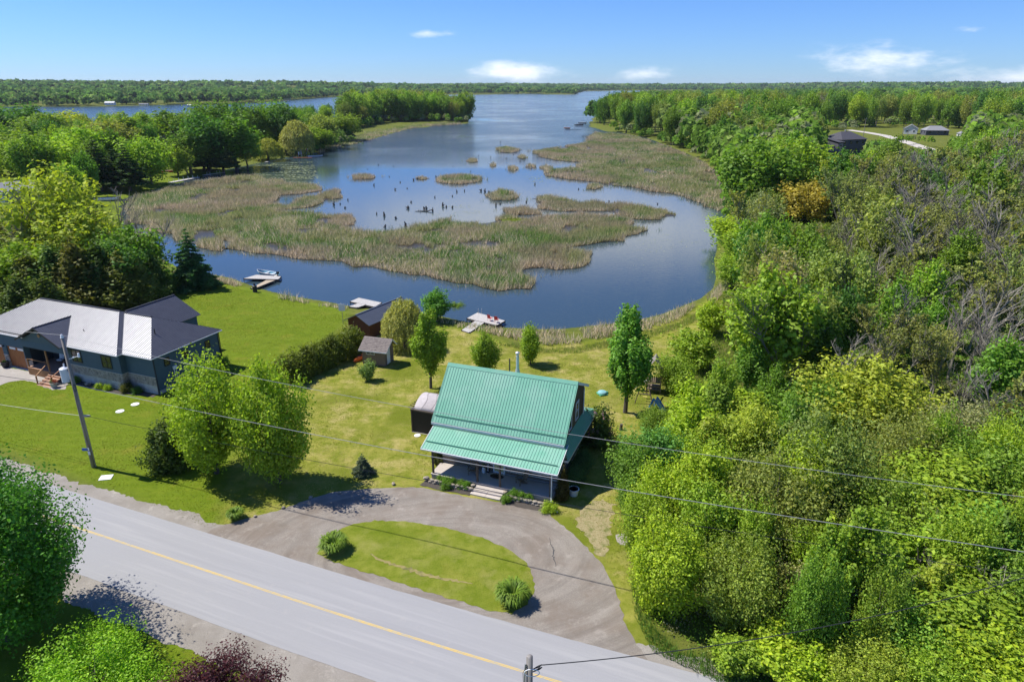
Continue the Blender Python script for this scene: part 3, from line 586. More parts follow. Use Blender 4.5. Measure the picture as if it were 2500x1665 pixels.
def willow(key, seed, h, w, nstrand, leaf):
    g = np.random.default_rng(seed); r = w / 2; Cs = []
    for k in range(nstrand):
        a = g.uniform(0, 6.283); q = g.uniform(.05, 1) ** .6; x, y = math.cos(a) * r * q * .92, math.sin(a) * r * q * .92; z1 = h * (1 - .42 * q ** 2) * g.uniform(.88, 1); L = h * g.uniform(.25, .75) * (.35 + .65 * q); z0 = max(.35, z1 - L); n = max(5, int((z1 - z0) / leaf * 1.5))
        u = g.uniform(0, 1, n); P = np.stack([x * (1 + .1 * u) + g.normal(0, .1, n) * r * .3, y * (1 + .1 * u) + g.normal(0, .1, n) * r * .3, z1 - (z1 - z0) * u], 1); Cs.append(P)
    C = np.concatenate(Cs); n = len(C); bias = np.stack([C[:, 0] / r, C[:, 1] / r, np.full(n, .35)], 1) * 1.2; nr = g.normal(0, 1, (n, 3)) * .5 + bias; nr /= np.linalg.norm(nr, axis=1)[:, None]
    dn = np.tile([0, 0, -1.0], (n, 1)) + g.normal(0, .25, (n, 3)); b = np.cross(nr, dn); b /= np.linalg.norm(b, axis=1)[:, None]; a = np.cross(b, nr); s = leaf * g.uniform(.6, 1.4, n)[:, None]
    V = np.stack([C - a * s, C + b * s * .3, C + a * s, C - b * s * .3], 1).reshape(-1, 3)
    me = meshnp('crown', V, np.arange(4 * n).reshape(-1, 4), 'leaf', {'v': np.repeat(g.uniform(.65, 1.35, n), 4), 'w': np.repeat(g.uniform(0, 1, n), 4)})
    m = MB(); tr = h * .035; m.tube([(0, 0, -.3), (.1, 0, h * .3), (0, .1, h * .6)], [tr * 1.3, tr, tr * .5], 7)
    for k in range(7):
        a = k * .9; m.tube([(0, 0, h * .3), (math.cos(a) * r * .4, math.sin(a) * r * .4, h * .7), (math.cos(a) * r * .75, math.sin(a) * r * .75, h * .78)], [tr * .5, tr * .25, tr * .06], 5)
    tm = m.build('trunk', 'bark', fix=False); td = tm.data; bpy.data.objects.remove(tm); PROTO[key] = (td, me, h, w)
def bare(key, seed, h, w, leaves=0, leaf=.25, stems=1, bark='grey_bark', depth=4, thick=.0095):
    g = random.Random(seed); m = MB(); tips = []
    def grow(p, d, L, r, lv):
        n = 2 if lv else 3; pts = [p]; q = p.copy(); dd = d.copy()
        for k in range(n): dd = (dd + Vector((g.gauss(0, .12), g.gauss(0, .12), g.gauss(.04, .08)))).normalized(); q = q + dd * L / n; pts.append(q.copy())
        m.tube(pts, [r * (1 - .62 * i / n) for i in range(n + 1)], 5 if lv == 0 else 3, False)
        if lv >= 2: tips.extend(pts[1:])
        if lv >= depth: return
        kids = {0: 16, 1: 6, 2: 4, 3: 1}.get(lv, 1)
        for k in range(kids):
            u = g.uniform(.28, 1.0) if lv == 0 else g.uniform(.2, 1); j = min(n - 1, int(u * n)); b = pts[j].lerp(pts[j + 1], u * n - j); side = Vector((g.gauss(0, 1), g.gauss(0, 1), g.gauss(.1, .35))); side = (side - dd * side.dot(dd)).normalized()
            nd = (dd * g.uniform(.6, 1.0) + side * g.uniform(.35, .7)); nd.z += .3; nd.normalize(); grow(b, nd, L * g.uniform(.28, .5) * (1.15 - u * .5), max(r * .42, .0125 * h / 12), lv + 1)
    for s in range(stems):
        a = s * 2.2 + seed; grow(Vector((0, 0, -.2)), Vector((math.cos(a) * .22 * (stems > 1), math.sin(a) * .22 * (stems > 1), 1)).normalized(), h * .8, h * thick, 0)
    V = np.array(m.v); w = float(np.percentile(V[:, :2], 97) - np.percentile(V[:, :2], 3)); k_ = h / V[:, 2].max(); w *= k_; sc = np.array([k_] * 3)
    m.v = [tuple(q) for q in V * sc]; tm = m.build('trunk', bark, fix=False); td = tm.data; bpy.data.objects.remove(tm); me = None
    if leaves:
        gg = np.random.default_rng(seed); T = np.array([tuple(q) for q in tips]) * sc; C = T[gg.integers(0, len(T), leaves)] + gg.normal(0, .02 * w, (leaves, 3)); me = crown_mesh('crown', C, np.full(leaves, leaf), np.tile([0, 0, .6], (leaves, 1)), gg)
    PROTO[key] = (td, me, h, w)
# mid-distance kinds
broadleaf('oak', 1, 12, 9, 2.2, 'round', 95, 6500, .34, fuzz=.2)
broadleaf('maple', 2, 13, 8.5, 2.4, 'oval', 100, 6500, .33, fuzz=.19)
broadleaf('poplar', 3, 15, 6.5, 3.0, 'oval', 90, 5500, .32, fuzz=.21)
broadleaf('ash', 4, 14, 9.5, 3.0, 'spread', 80, 5200, .33, fuzz=.18)
broadleaf('elm', 5, 15, 8, 2.0, 'oval', 70, 4800, .34, fuzz=.22, stems=2)
broadleaf('airy', 6, 14, 8.5, 2.5, 'spread', 70, 3000, .30, fuzz=.17, limb=34, bark='grey_bark')
# near kinds: finer leaves
broadleaf('yard_maple', 11, 9.5, 6.5, 1.0, 'oval', 130, 22000, .14, fuzz=.18, limb=22, stems=2)
broadleaf('yard_maple2', 12, 9, 5.6, .9, 'oval', 110, 18000, .14, fuzz=.19, limb=22)
broadleaf('column', 13, 9, 3.4, 1.7, 'column', 120, 11000, .15, fuzz=.2, limb=24, flat=1.0)
broadleaf('young', 14, 5.5, 3.0, .6, 'oval', 70, 6500, .15, fuzz=.24, limb=14)
broadleaf('thicket', 15, 6.5, 5.5, .5, 'round', 110, 19000, .115, fuzz=.2, limb=20, stems=3, low=.1)
broadleaf('crabapple', 16, 6.5, 6.5, .6, 'round', 150, 22000, .105, fuzz=.17, limb=24, stems=3, low=.1)
broadleaf('bush', 17, 2.4, 2.8, .1, 'dome', 60, 6000, .11, fuzz=.25, limb=8, stems=3, low=.05)
broadleaf('big_maple', 18, 13, 11, 1.2, 'oval', 260, 66000, .135, fuzz=.14, limb=40)
broadleaf('lime_maple', 19, 7, 7.5, .6, 'round', 170, 44000, .095, fuzz=.15, limb=30)
broadleaf('sapling', 20, 7.5, 3.6, .7, 'column', 80, 9000, .16, fuzz=.26, limb=20, flat=1.0)
broadleaf('upright', 40, 8, 4.2, .4, 'oval', 75, 17000, .125, fuzz=.27, limb=20, stems=3, flat=1.1, low=.1)
broadleaf('upright2', 41, 8, 4.6, .4, 'spread', 70, 16000, .125, fuzz=.25, limb=20, stems=2, flat=1.1, low=.1)
broadleaf('cedar_bush', 21, 3.4, 3.0, .05, 'dome', 130, 11000, .12, fuzz=.2, limb=6, flat=1.1, low=.05)
broadleaf('cedar', 22, 9, 4.6, .2, 'cone', 150, 9000, .22, fuzz=.2, limb=10, flat=1.2)
conifer('spruce', 23, 10, 5, .7, 17, 11000, .17, .28, .3)
conifer('pine', 24, 18, 7, 3.5, 15, 6500, .34, .05, .45)
conifer('small_spruce', 25, 1.9, 1.7, .05, 11, 7000, .055, .2, .15)
broadleaf('pine_bush', 26, 2.3, 1.6, .25, 'oval', 50, 4500, .08, fuzz=.26, limb=10, flat=1.2)
willow('willow', 27, 7.5, 7, 700, .16); willow('big_willow', 28, 16, 14, 520, .5)
bare('bare', 31, 14, 8); bare('bare2', 32, 13, 9, stems=2); bare('half', 33, 14, 9, 2200, .2, depth=4); bare('half2', 34, 13, 8, 2600, .2, stems=2)
bare('bare_bush', 35, 2.6, 4.0, stems=4, depth=3, thick=.012)
# colours of foliage (leaf reflectance)
FC = dict(lime=(.315, .455, .025), green=(.15, .285, .028), mid=(.20, .32, .035), olive=(.235, .295, .06), dark=(.06, .12, .026), yellow=(.34, .43, .045), sage=(.36, .38, .19), deep=(.085, .205, .03), cedar=(.14, .155, .026), blue=(.15, .20, .125),
          purple=(.085, .022, .036), gold=(.38, .33, .05), grey=(.25, .28, .12), willow=(.36, .39, .11), spring=(.245, .385, .03))
PUT = {}
KN = {'oak': ('oak_tree', 'broad round'), 'maple': ('maple_tree', 'full oval'), 'poplar': ('poplar_tree', 'tall slim'), 'ash': ('ash_tree', 'open topped'), 'elm': ('elm_tree', 'twin stemmed'), 'airy': ('thin_leaved_tree', 'sparse airy'), 'bare': ('bare_tree', 'leafless grey'), 'bare2': ('bare_tree', 'leafless forked grey'), 'half': ('half_bare_tree', 'half-bare'), 'half2': ('half_bare_tree', 'half-bare forked')}
CN = dict(lime='lime green', green='rich green', mid='mid green', olive='olive green', dark='dark green', yellow='yellow-green', deep='deep green', grey='grey-green', spring='bright green')
def put_tree(key, loc, h, w, col, name, label, cat='tree', group=None, rz=None, jitter=.0):
    td, me, h0, w0 = PROTO[key]; r = thing(name, label, cat, loc, random.uniform(0, 6.28) if rz is None else rz, group)
    sx = w / w0
    if key[:4] in ('bare', 'half'): sx = min(max(sx, .8 * h / h0), 1.35 * h / h0)
    r.scale = (sx, sx, h / h0)
    link('trunk', td, r)
    if me:
        c = link('crown', me, r); k = random.uniform(1 - jitter, 1 + jitter); b = FC[col] if isinstance(col, str) else col; q = random.uniform(1 - jitter * .6, 1 + jitter * .6)
        c.color = (b[0] * k * q, b[1] * k, b[2] * k, 1)
    return r
def h_for(p, ty):
    lo, hi = 0.0, 60.0
    for _ in range(30):
        z = (lo + hi) / 2
        if pix((p[0], p[1], p[2] + z))[1] > ty: lo = z
        else: hi = z
    return lo
def tree_d(key, x, by, ty, w, col, name, label, cat='tree', group=None, **k):     # base, top and width read off the photograph
    p = atd(x, by); dep = pix(p)[2]; return put_tree(key, p, h_for(p, ty * D), w * D / FPX * dep * 1.04, col, name, label, cat, group, **k)
# ================================================================== buildings
material('green_metal', (.14, .385, .26), (.175, .415, .295), .8, .36, spec=.6, metal=.0, c3=(.21, .43, .315), s3=.45)
material('grey_metal', (.10, .105, .122), (.12, .125, .142), 1.5, .4, spec=.7, metal=.5)
material('white_trim', (.62, .63, .65), (.72, .73, .75), 2, .5)
material('log', (.15, .118, .095), (.24, .195, .16), 2.5, .85, .5, stretch=(.35, 1, 6))
material('chinking', (.68, .63, .55), (.78, .73, .65), 3, .9, .3)
material('deck_wood', (.40, .355, .31), (.54, .485, .43), 4, .85, .35, stretch=(.3, 5, 1))
material('post_wood', (.075, .058, .045), (.12, .095, .075), 6, .85, .3, stretch=(3, 3, .4))
material('brown_board', (.12, .082, .05), (.15, .105, .068), 3, .85, .25, stretch=(1, 9, .5))
material('glass', (.012, .016, .022), (.02, .026, .034), 1, .06, spec=.8)
material('steel', (.42, .42, .43), (.55, .55, .55), 3, .45, metal=.5)
material('black_metal', (.015, .015, .017), (.03, .03, .033), 5, .5)
material('white_plastic', (.68, .70, .74), (.78, .8, .83), 2, .4)
material('yellow_blind', (.55, .49, .22), (.62, .56, .28), 2, .8)
material('stone', (.26, .22, .17), (.42, .36, .28), 4, .9, .6, c3=(.16, .15, .14), s3=2)
material('concrete', (.42, .40, .37), (.52, .5, .46), 3, .9, .3, c3=(.32, .30, .27), s3=.8)
material('screen', (.022, .019, .016), (.045, .038, .032), 60, .9)
material('canopy', (.36, .33, .33), (.44, .405, .405), 3, .85, .25)
material('chair_wood', (.17, .125, .085), (.26, .20, .14), 5, .85, .3)
def roof_panel(name, poly, mat, parent, spacing=.3, rw=.035, rh=.035, th=.06):
    P = [Vector(q) for q in poly]; e = (P[1] - P[0]).normalized(); n = (P[1] - P[0]).cross(P[2] - P[0]).normalized()
    if n.z < 0: n = -n
    v = n.cross(e); uv = [((q - P[0]).dot(e), (q - P[0]).dot(v)) for q in P]; m = MB().slab(poly, th)
    u0, u1 = min(q[0] for q in uv), max(q[0] for q in uv); k = int((u1 - u0) / spacing); off = ((u1 - u0) - k * spacing) / 2
    for i in range(k + 1):
        u = u0 + off + i * spacing; ws = []
        for j in range(len(uv)):
            (a, b), (c, d) = uv[j], uv[(j + 1) % len(uv)]
            if (a - u) * (c - u) < 0: ws.append(b + (d - b) * (u - a) / (c - a))
        if len(ws) < 2 or max(ws) - min(ws) < .12: continue
        w0, w1 = min(ws) + .01, max(ws) - .01; c = P[0] + e * u + v * ((w0 + w1) / 2) + n * (rh / 2)
        m.obox(c, e * rw / 2, v * (w1 - w0) / 2, n * (rh / 2 + .001))
    return m.build(name, mat, parent)
def window(parent, c, ex, ez, w, h, nrm, frame='white_trim', fw=.08, mull=1, name='window', bars=0):   # centre, along, up, size, outward normal
    c, ex, ez, nrm = map(Vector, (c, ex, ez, nrm)); f = MB()
    for s in (-1, 1):
        f.obox(c + ex * s * (w / 2 - fw / 2) + nrm * .03, ex * fw / 2, ez * h / 2, nrm * .03)
        f.obox(c + ez * s * (h / 2 - fw / 2) + nrm * .031, ex * (w / 2 - fw), ez * fw / 2, nrm * .03)
    for k in range(1, mull + 1): f.obox(c + ex * (-w / 2 + w * k / (mull + 1)) + nrm * .028, ex * fw * .35, ez * (h / 2 - fw), nrm * .026)
    if bars: f.obox(c + nrm * .027, ex * (w / 2 - fw), ez * fw * .3, nrm * .024)
    o = f.build(name, frame, parent); MB().obox(c + nrm * .012, ex * (w / 2 - fw * .6), ez * (h / 2 - fw * .6), nrm * .012).build('pane', 'glass', o); return o
X, Y_, Z = Vector((1, 0, 0)), Vector((0, 1, 0)), Vector((0, 0, 1))
# ------------------------------------------------------------------ log house
LH_O = (-6.95, 51.29, 0); LH_A = R(-20.5)
LH = thing('log_house', 'log house with a ribbed green metal roof and full-width front porch', 'house', LH_O, LH_A)
def lh(x, y, z=0): c, s = math.cos(LH_A), math.sin(LH_A); return (LH_O[0] + c * x - s * y, LH_O[1] + s * x + c * y, z)
# body: walls
found = box('foundation', 'concrete', LH, .1, 10.6, 2.25, 11.6, -.2, .48)
def log_wall(name, a, b, z0, z1, openings, nrm, thick=.2):        # a, b ends on the ground plan; openings (s0, s1, z0, z1)
    a, b = Vector((*a, 0)), Vector((*b, 0)); L = (b - a).length; d = (b - a).normalized(); nv = Vector((*nrm, 0))
    wall = MB()
    cuts = sorted(set([0, L] + [q for o in openings for q in o[:2]]))
    for s0, s1 in zip(cuts, cuts[1:]):
        zs = [(z0, z1)]
        for o in openings:
            if o[0] <= s0 + 1e-6 and s1 <= o[1] + 1e-6: zs = [(z0, o[2]), (o[3], z1)]
        for q0, q1 in zs:
            if q1 - q0 > .02: wall.obox(a + d * (s0 + s1) / 2 + nv * (-thick / 2) + Z * (q0 + q1) / 2, d * (s1 - s0) / 2, nv * (thick / 2 - .012), Z * (q1 - q0) / 2)
    w = wall.build(name, 'chinking', LH); n = round((z1 - z0) / .36); lhh = (z1 - z0) / n; rr = random.Random(len(name) + int(L * 10))
    for k in range(n):
        q0, q1 = z0 + k * lhh + .02, z0 + (k + 1) * lhh - .085; segs = [(0, L)]
        for o in openings:
            if o[2] < q1 and o[3] > q0: segs = [t for s in segs for t in ((s[0], min(s[1], o[0])), (max(s[0], o[1]), s[1])) if t[1] - t[0] > .05]
        for s0, s1 in segs:
            m = MB(); c = a + d * (s0 + s1) / 2 + nv * (-thick / 2); hh = (q1 - q0) / 2 * rr.uniform(.92, 1.04); cz = (q0 + q1) / 2 + rr.uniform(-.012, .012)
            m.obox(c + Z * cz, d * (s1 - s0) / 2, nv * (thick / 2 + rr.uniform(.008, .024)), Z * hh * .8); m.obox(c + Z * cz, d * (s1 - s0) / 2, nv * (thick / 2 + .0), Z * hh)
            m.build('log', 'log', w)
    return w
log_wall('front_wall', (0, 2.2), (10.7, 2.2), .48, 3.4, [(4.9, 6.0, .48, 2.6), (1.9, 3.3, 1.25, 2.5), (7.8, 9.2, 1.25, 2.5)], (0, -1))
log_wall('side_wall', (10.7, 2.22), (10.7, 11.6), .48, 3.3, [(1.0, 1.9, 1.2, 2.5), (3.1, 4.0, 1.2, 2.5), (6.4, 7.4, 1.2, 2.5)], (1, 0))
log_wall('side_wall', (0, 11.6), (0, 2.22), .48, 3.3, [(3.0, 4.0, 1.2, 2.5)], (-1, 0))
log_wall('rear_wall', (10.68, 11.6), (.02, 11.6), .48, 3.3, [], (0, 1))
for c, s in (((2.6, 2.13, 1.87), 1.4), ((8.5, 2.13, 1.87), 1.4)): window(LH, c, X, Z, s, 1.25, -Y_, fw=.11)
for y0 in (1.45, 3.55, 6.9): window(LH, (10.64, 2.52 + y0, 1.85), Y_, Z, .9 if y0 < 6 else 1.0, 1.3, X, fw=.1, mull=0, bars=1)
window(LH, (.06, 8.1, 1.85), Y_, Z, 1.0, 1.3, -X, fw=.1)
dr = MB(); dr.box(4.9, 5.02, 2.06, 2.22, .5, 2.6); dr.box(5.88, 6.0, 2.06, 2.22, .5, 2.6); dr.box(5.02, 5.88, 2.06, 2.22, 2.48, 2.6); dr.box(5.02, 5.88, 2.07, 2.22, .5, .68)
door = dr.build('door', 'white_trim', LH); box('blind', 'yellow_blind', door, 5.02, 5.88, 2.10, 2.17, .68, 2.48); MB().tube([(5.8, 2.04, 1.45), (5.8, 2.01, 1.45), (5.8, 2.00, 1.55)], .018, 6).build('handle', 'black_metal', door)
# upper storey
GAB = [(2.75, 3.3), (2.75, 4.25), (6.27, 8.08), (9.5, 6.55), (9.5, 3.3)]
for x0, x1, nm in ((10.62, 10.85, 'gable'), (-.85, -.62, 'gable')):
    m = MB(); n = len(GAB); m.add([(x0, y, z) for y, z in GAB] + [(x1, y, z) for y, z in GAB], [tuple(range(n)), tuple(range(2 * n - 1, n - 1, -1))] + [(i, (i + 1) % n, n + (i + 1) % n, n + i) for i in range(n)])
    g = m.build(nm, 'brown_board', LH)
    for k in range(22):                                            # battens
        y = 2.95 + k * .3; zt = np.interp(y, [2.75, 6.27, 9.5], [4.25, 8.08, 6.55]) - .1
        if x0 > 0: MB().box(10.85, 10.868, y - .02, y + .02, 3.95, zt).build('batten', 'brown_board', g)
for y0 in (5.0, 7.15): window(LH, (10.85, y0, 5.15), Y_, Z, .95, 1.75, X, fw=.12, mull=0, bars=1)
box('rear_upper_wall', 'brown_board', LH, -.6, 10.6, 9.28, 9.48, 3.3, 6.5)
box('corner_trim', 'white_trim', LH, 10.86, 10.92, 9.42, 9.52, 3.9, 6.35)
# roofs
EX0, EX1 = -1.1, 11.1
mr = roof_panel('roof', [(EX0, 2.5, 4.12), (EX1, 2.5, 4.12), (EX1, 6.27, 8.25), (EX0, 6.27, 8.25)], 'green_metal', LH, .262, .04, .028, .1)
roof_panel('rear_roof', [(EX1, 10.1, 6.45), (EX0, 10.1, 6.45), (EX0, 6.27, 8.25), (EX1, 6.27, 8.25)], 'green_metal', LH, .262, .04, .028, .1)
MB().add([(EX0 - .02, 6.05, 8.06), (EX1 + .02, 6.05, 8.06), (EX1 + .02, 6.27, 8.33), (EX0 - .02, 6.27, 8.33), (EX0 - .02, 6.52, 8.2), (EX1 + .02, 6.52, 8.2)], [(0, 1, 2, 3), (3, 2, 5, 4), (0, 3, 4), (1, 5, 2)]).build('ridge_cap', 'green_metal', mr, fix=False)
def on_main(t, h=0.0): return Vector((0, 2.5 + 3.77 * t, 4.12 + 4.13 * t)) + Vector((0, -.739, .674)) * h
def on_porch(t, h=0.0): return Vector((0, -.02 + 2.95 * t, 2.83 + 1.12 * t)) + Vector((0, -.355, .935)) * h
for fn, t0, xa, xb, par in ((on_main, .115, -.95, 11.0, 'm'), (on_porch, .26, -.75, 11.1, 'p')):
    a = fn(t0, .09); m = MB(); m.bar(a + X * xa, a + X * xb, .05, .1)
    if par == 'm': m.build('snow_guard', 'green_metal', mr)
    else: pg = m
fa = MB(); fa.box(EX0, EX1, 2.42, 2.47, 3.9, 4.1); fa.build('fascia', 'white_trim', LH)
for x in (EX0 - .045, EX1 + .005):
    MB().add([(x, 2.46, 3.88), (x + .04, 2.46, 3.88), (x + .04, 6.27, 8.06), (x, 6.27, 8.06), (x, 2.46, 4.12), (x + .04, 2.46, 4.12), (x + .04, 6.27, 8.28), (x, 6.27, 8.28)], [(3, 2, 1, 0), (4, 5, 6, 7), (0, 1, 5, 4), (1, 2, 6, 5), (2, 3, 7, 6), (3, 0, 4, 7)]).build('barge_board', 'green_metal', LH)
    MB().add([(x, 6.27, 8.0), (x + .04, 6.27, 8.0), (x + .04, 10.1, 6.2), (x, 10.1, 6.2), (x, 6.27, 8.25), (x + .04, 6.27, 8.25), (x + .04, 10.1, 6.45), (x, 10.1, 6.45)], [(3, 2, 1, 0), (4, 5, 6, 7), (0, 1, 5, 4), (1, 2, 6, 5), (2, 3, 7, 6), (3, 0, 4, 7)]).build('barge_board', 'white_trim', LH)
pr = roof_panel('porch_roof', [(-.9, -.02, 2.83), (11.3, -.02, 2.83), (11.3, 2.93, 3.95), (-.9, 2.93, 3.95)], 'green_metal', LH, .262, .04, .028, .1)
pg.build('snow_guard', 'green_metal', pr)
box('gutter', 'white_trim', LH, -.92, 11.32, -.12, -.03, 2.74, 2.82)
for x in (-.945, 11.305): MB().add([(x, -.02, 2.73), (x + .04, -.02, 2.73), (x + .04, 2.93, 3.85), (x, 2.93, 3.85), (x, -.02, 2.86), (x + .04, -.02, 2.86), (x + .04, 2.93, 3.98), (x, 2.93, 3.98)], [(3, 2, 1, 0), (4, 5, 6, 7), (0, 1, 5, 4), (1, 2, 6, 5), (2, 3, 7, 6), (3, 0, 4, 7)]).build('barge_board', 'white_trim', LH)
roof_panel('side_roof', [(11.62, 2.0, 3.05), (11.62, 11.9, 3.05), (10.86, 9.6, 3.95), (10.86, 2.95, 3.95)], 'green_metal', LH, .262, .04, .035, .08)
roof_panel('lower_rear_roof', [(11.6, 12.2, 3.05), (-.9, 12.2, 3.05), (-.6, 9.5, 3.95), (10.85, 9.5, 3.95)], 'green_metal', LH, .262, .04, .035, .08)
box('side_fascia', 'white_trim', LH, 11.58, 11.62, 2.0, 11.9, 2.84, 2.97); box('end_fascia', 'white_trim', LH, 11.1, 11.58, 2.0, 2.05, 2.84, 3.0)
# porch
deck = box('porch_deck', 'deck_wood', LH, -.05, 10.85, .05, 2.02, .05, .455)
for k in range(14): MB().box(-.1 + (k % 3) * .012, 10.9 - (k % 2) * .015, .0 + k * .144, .0 + k * .144 + .136, .46, .5).build('plank', 'deck_wood', deck)
for x in (.08, 4.23, 6.29, 10.68): box('porch_post', 'post_wood', LH, x - .075, x + .075, .1, .25, .5, 2.78)
box('porch_beam', 'post_wood', LH, -.1, 10.9, .11, .24, 2.68, 2.79)
box('kick_rail', 'deck_wood', LH, 0, 2.0, -.12, -.04, .5, .58)
MB().tube([(10.82, -.06, 2.7), (10.82, .0, 2.55), (10.82, .0, .55), (10.9, -.2, .3), (10.95, -.35, .16)], .05, 8).build('downspout', 'white_plastic', LH)
MB().tube([(11.05, -.6, .1), (11.7, -1.05, .09)], .06, 8).build('drain_pipe', 'white_plastic', LH)
MB().tube([(10.98, 9.0, 3.95), (10.98, 9.0, 6.3)], .04, 6).build('downspout', 'white_plastic', LH)
ch = MB().lathe([(.14, 7.0), (.14, 8.95), (.15, 8.96), (.15, 9.0), (.11, 9.0), (.11, 9.25), (.2, 9.26), (.2, 9.36), (.05, 9.45)], (4.85, 8.3, 0), 14).build('chimney', 'steel', LH); MB().lathe([(.28, 7.2), (.17, 7.75)], (4.85, 8.3, 0), 12).build('flashing', 'steel', ch)
MB().tube([(4.05, 8.4, 7.0), (4.05, 8.4, 8.6)], .06, 8).build('vent_pipe', 'black_metal', LH)
# steps: slabs
for z, ys_, xr in ((.12, -1.12, (4.1, 6.75)), (.27, -.74, (4.2, 6.8))):
    xm = sum(xr) / 2
    for q0, q1 in ((xr[0], xm - .01), (xm + .01, xr[1])): MB().box(q0, q1, ys_, ys_ + .5, z - .14, z).build('step_slab', 'deck_wood', LH)
for k in range(3): MB().box(4.25, 6.85, -.44 + k * .145, -.44 + k * .145 + .135, .33, .37).build('step_plank', 'deck_wood', LH)
# porch furniture
def adirondack(loc, rz, label):
    t = thing('adirondack_chair', label, 'chair', loc, rz, 'wooden chairs on the porch')
    for k in range(5): MB().obox((0, -.18 + k * .11, .36 - k * .03), (.27, 0, 0), (0, .045, -.012), (0, .003, .012)).build('seat_slat', 'chair_wood', t)
    for k in range(5):
        x = (k - 2) * .105; hh = (.34, .40, .43, .40, .34)[k]; MB().obox((x * 1.08, .42 + hh * .32, .30 + hh), (.045, 0, 0), (0, .012, -.004), (x * .12, hh * .34, hh)).build('back_slat', 'chair_wood', t)
    for s in (-1, 1):
        MB().obox((s * .33, .02, .56), (.06, 0, 0), (0, .36, 0), (0, 0, .012)).build('arm', 'chair_wood', t); MB().bar((s * .3, -.26, 0), (s * .3, -.26, .55), .035, .09).build('leg', 'chair_wood', t); MB().bar((s * .28, -.28, .36), (s * .28, .5, .05), .03, .1).build('leg', 'chair_wood', t)
    return t
adirondack(lh(3.3, 1.25, .5), LH_A + R(12), 'weathered brown adirondack chair facing out beside the milk can')
c2 = adirondack(lh(7.75, 1.2, .5), LH_A - R(38), 'weathered brown adirondack chair turned toward the front door')
wb = thing('welcome_sign', 'tall black board lettered WELCOME in white leaning by the door', 'sign', lh(4.5, 1.9, .5), LH_A)
MB().obox((0, .06, .85), (.13, 0, 0), (0, .015, 0), (0, .1, .85)).build('board', 'black_metal', wb)
MATS['sign_white'] = material('sign_white', (.75, .75, .74), (.8, .8, .8), 5, .7)
for k, chh in enumerate('WELCOME'):
    o = text_mesh(chh, .26, 'sign_white', 'letter', wb); o.location = (0, -.065 + (1.55 - k * .225) * .1, 1.58 - k * .225); o.rotation_euler = (R(90 - 6), 0, 0)
mc = thing('milk_can_planter', 'white milk can planter with dark green plant on the porch', 'planter', lh(4.12, 1.8, .5)); MB().lathe([(.15, 0), (.16, .05), (.16, .38), (.09, .5), (.09, .56), (.12, .58)], n=14).build('can', 'white_plastic', mc)
b = PROTO['bush']; pl = link('plant', b[1], mc, (0, 0, .5)); pl.scale = (.12, .12, .14); pl.color = (*FC['deep'], 1)
material('mat_fibre', (.035, .025, .018), (.06, .045, .03), 30, .95, .5)
dm = MB().prism([(math.cos(a * .349) * .62, math.sin(a * .349) * .36) for a in range(18)], 0, .02).build('doormat', 'mat_fibre', loc=lh(5.45, 1.55, .502)); dm.rotation_euler = (0, 0, LH_A); tag(dm, 'dark oval doormat in front of the yellow-blind door', 'doormat')
# ------------------------------------------------------------------ garden beds with stone edging
bed = sheet('garden_bed', jag([lh(x, y)[:2] for x, y in ((-.4, -.1), (4.15, -.15), (4.1, -1.25), (1.5, -1.35), (-.5, -1.3))], .3, .04), .03, 'mulch'); tag(bed, kind='structure')
bed = sheet('garden_bed', jag([lh(x, y)[:2] for x, y in ((6.85, -.15), (11.4, -.1), (11.5, -1.3), (9, -1.45), (6.8, -1.3))], .3, .04), .03, 'mulch'); tag(bed, kind='structure')
rs = random.Random(4)
def rock_mesh(seed, sx, sy, sz):
    r = random.Random(seed); bm = bmesh.new(); bmesh.ops.create_icosphere(bm, subdivisions=1, radius=1)
    for v in bm.verts: k = r.uniform(.75, 1.15); v.co = Vector((v.co.x * sx * k, v.co.y * sy * k, v.co.z * sz * r.uniform(.8, 1.05)))
    me = bpy.data.meshes.new('rock'); bm.to_mesh(me); bm.free(); me.materials.append(MATS['stone']); return me
ROCKS = [rock_mesh(k, .27, .17, .15) for k in range(5)]
for nm, x0, x1, lab in (('stone_border', .0, 4.05, 'low stone border of the flower bed beside the sunny porch end'), ('stone_border', 6.85, 10.9, 'low stone border of the flower bed by the downspout')):
    t = thing(nm, lab, 'stone border', lh(x0, -.62), LH_A); n = 10
    for k in range(n):
        for lv in (0, 1):
            o = link('stone', ROCKS[(k + lv * 2) % 5], t); o.location = ((k + .5 * lv) * (x1 - x0) / n + .15, rs.uniform(-.04, .04), .09 + lv * .2); o.rotation_euler = (rs.uniform(-.15, .15), rs.uniform(-.15, .15), rs.uniform(-.3, .3)); o.scale = (rs.uniform(.85, 1.1),) * 2 + (rs.uniform(.8, 1.1),)
def rock(loc, s, label, rz=0): o = link('boulder', ROCKS[int(loc[0] * 7) % 5], None, loc); o.scale = (s, s * 1.2, s); o.rotation_euler = (0, 0, rz); return tag(o, label, 'rock')
rock(lh(4.05, -.35, .45), .9, 'flat stone at the top of the steps near the milk can', .4); rock(lh(6.95, -.3, .42), .95, 'flat stone at the top of the steps by the right flower bed', 1.0); rock(lh(-.25, -.5, .3), 1.2, 'pale stone at the sunny corner of the porch', .2)
def plants(name, label, pts, s, col, cat='plants', key='bush', hz=1.0):
    for i, (x, y) in enumerate(pts):
        p = lh(x, y, .03); o = put_tree(key, p, PROTO[key][2] * s * hz * rs.uniform(.8, 1.2), PROTO[key][3] * s * rs.uniform(.8, 1.2), col, name, label, cat, label.split(' ')[-1] + ' plants by the porch', jitter=.15)
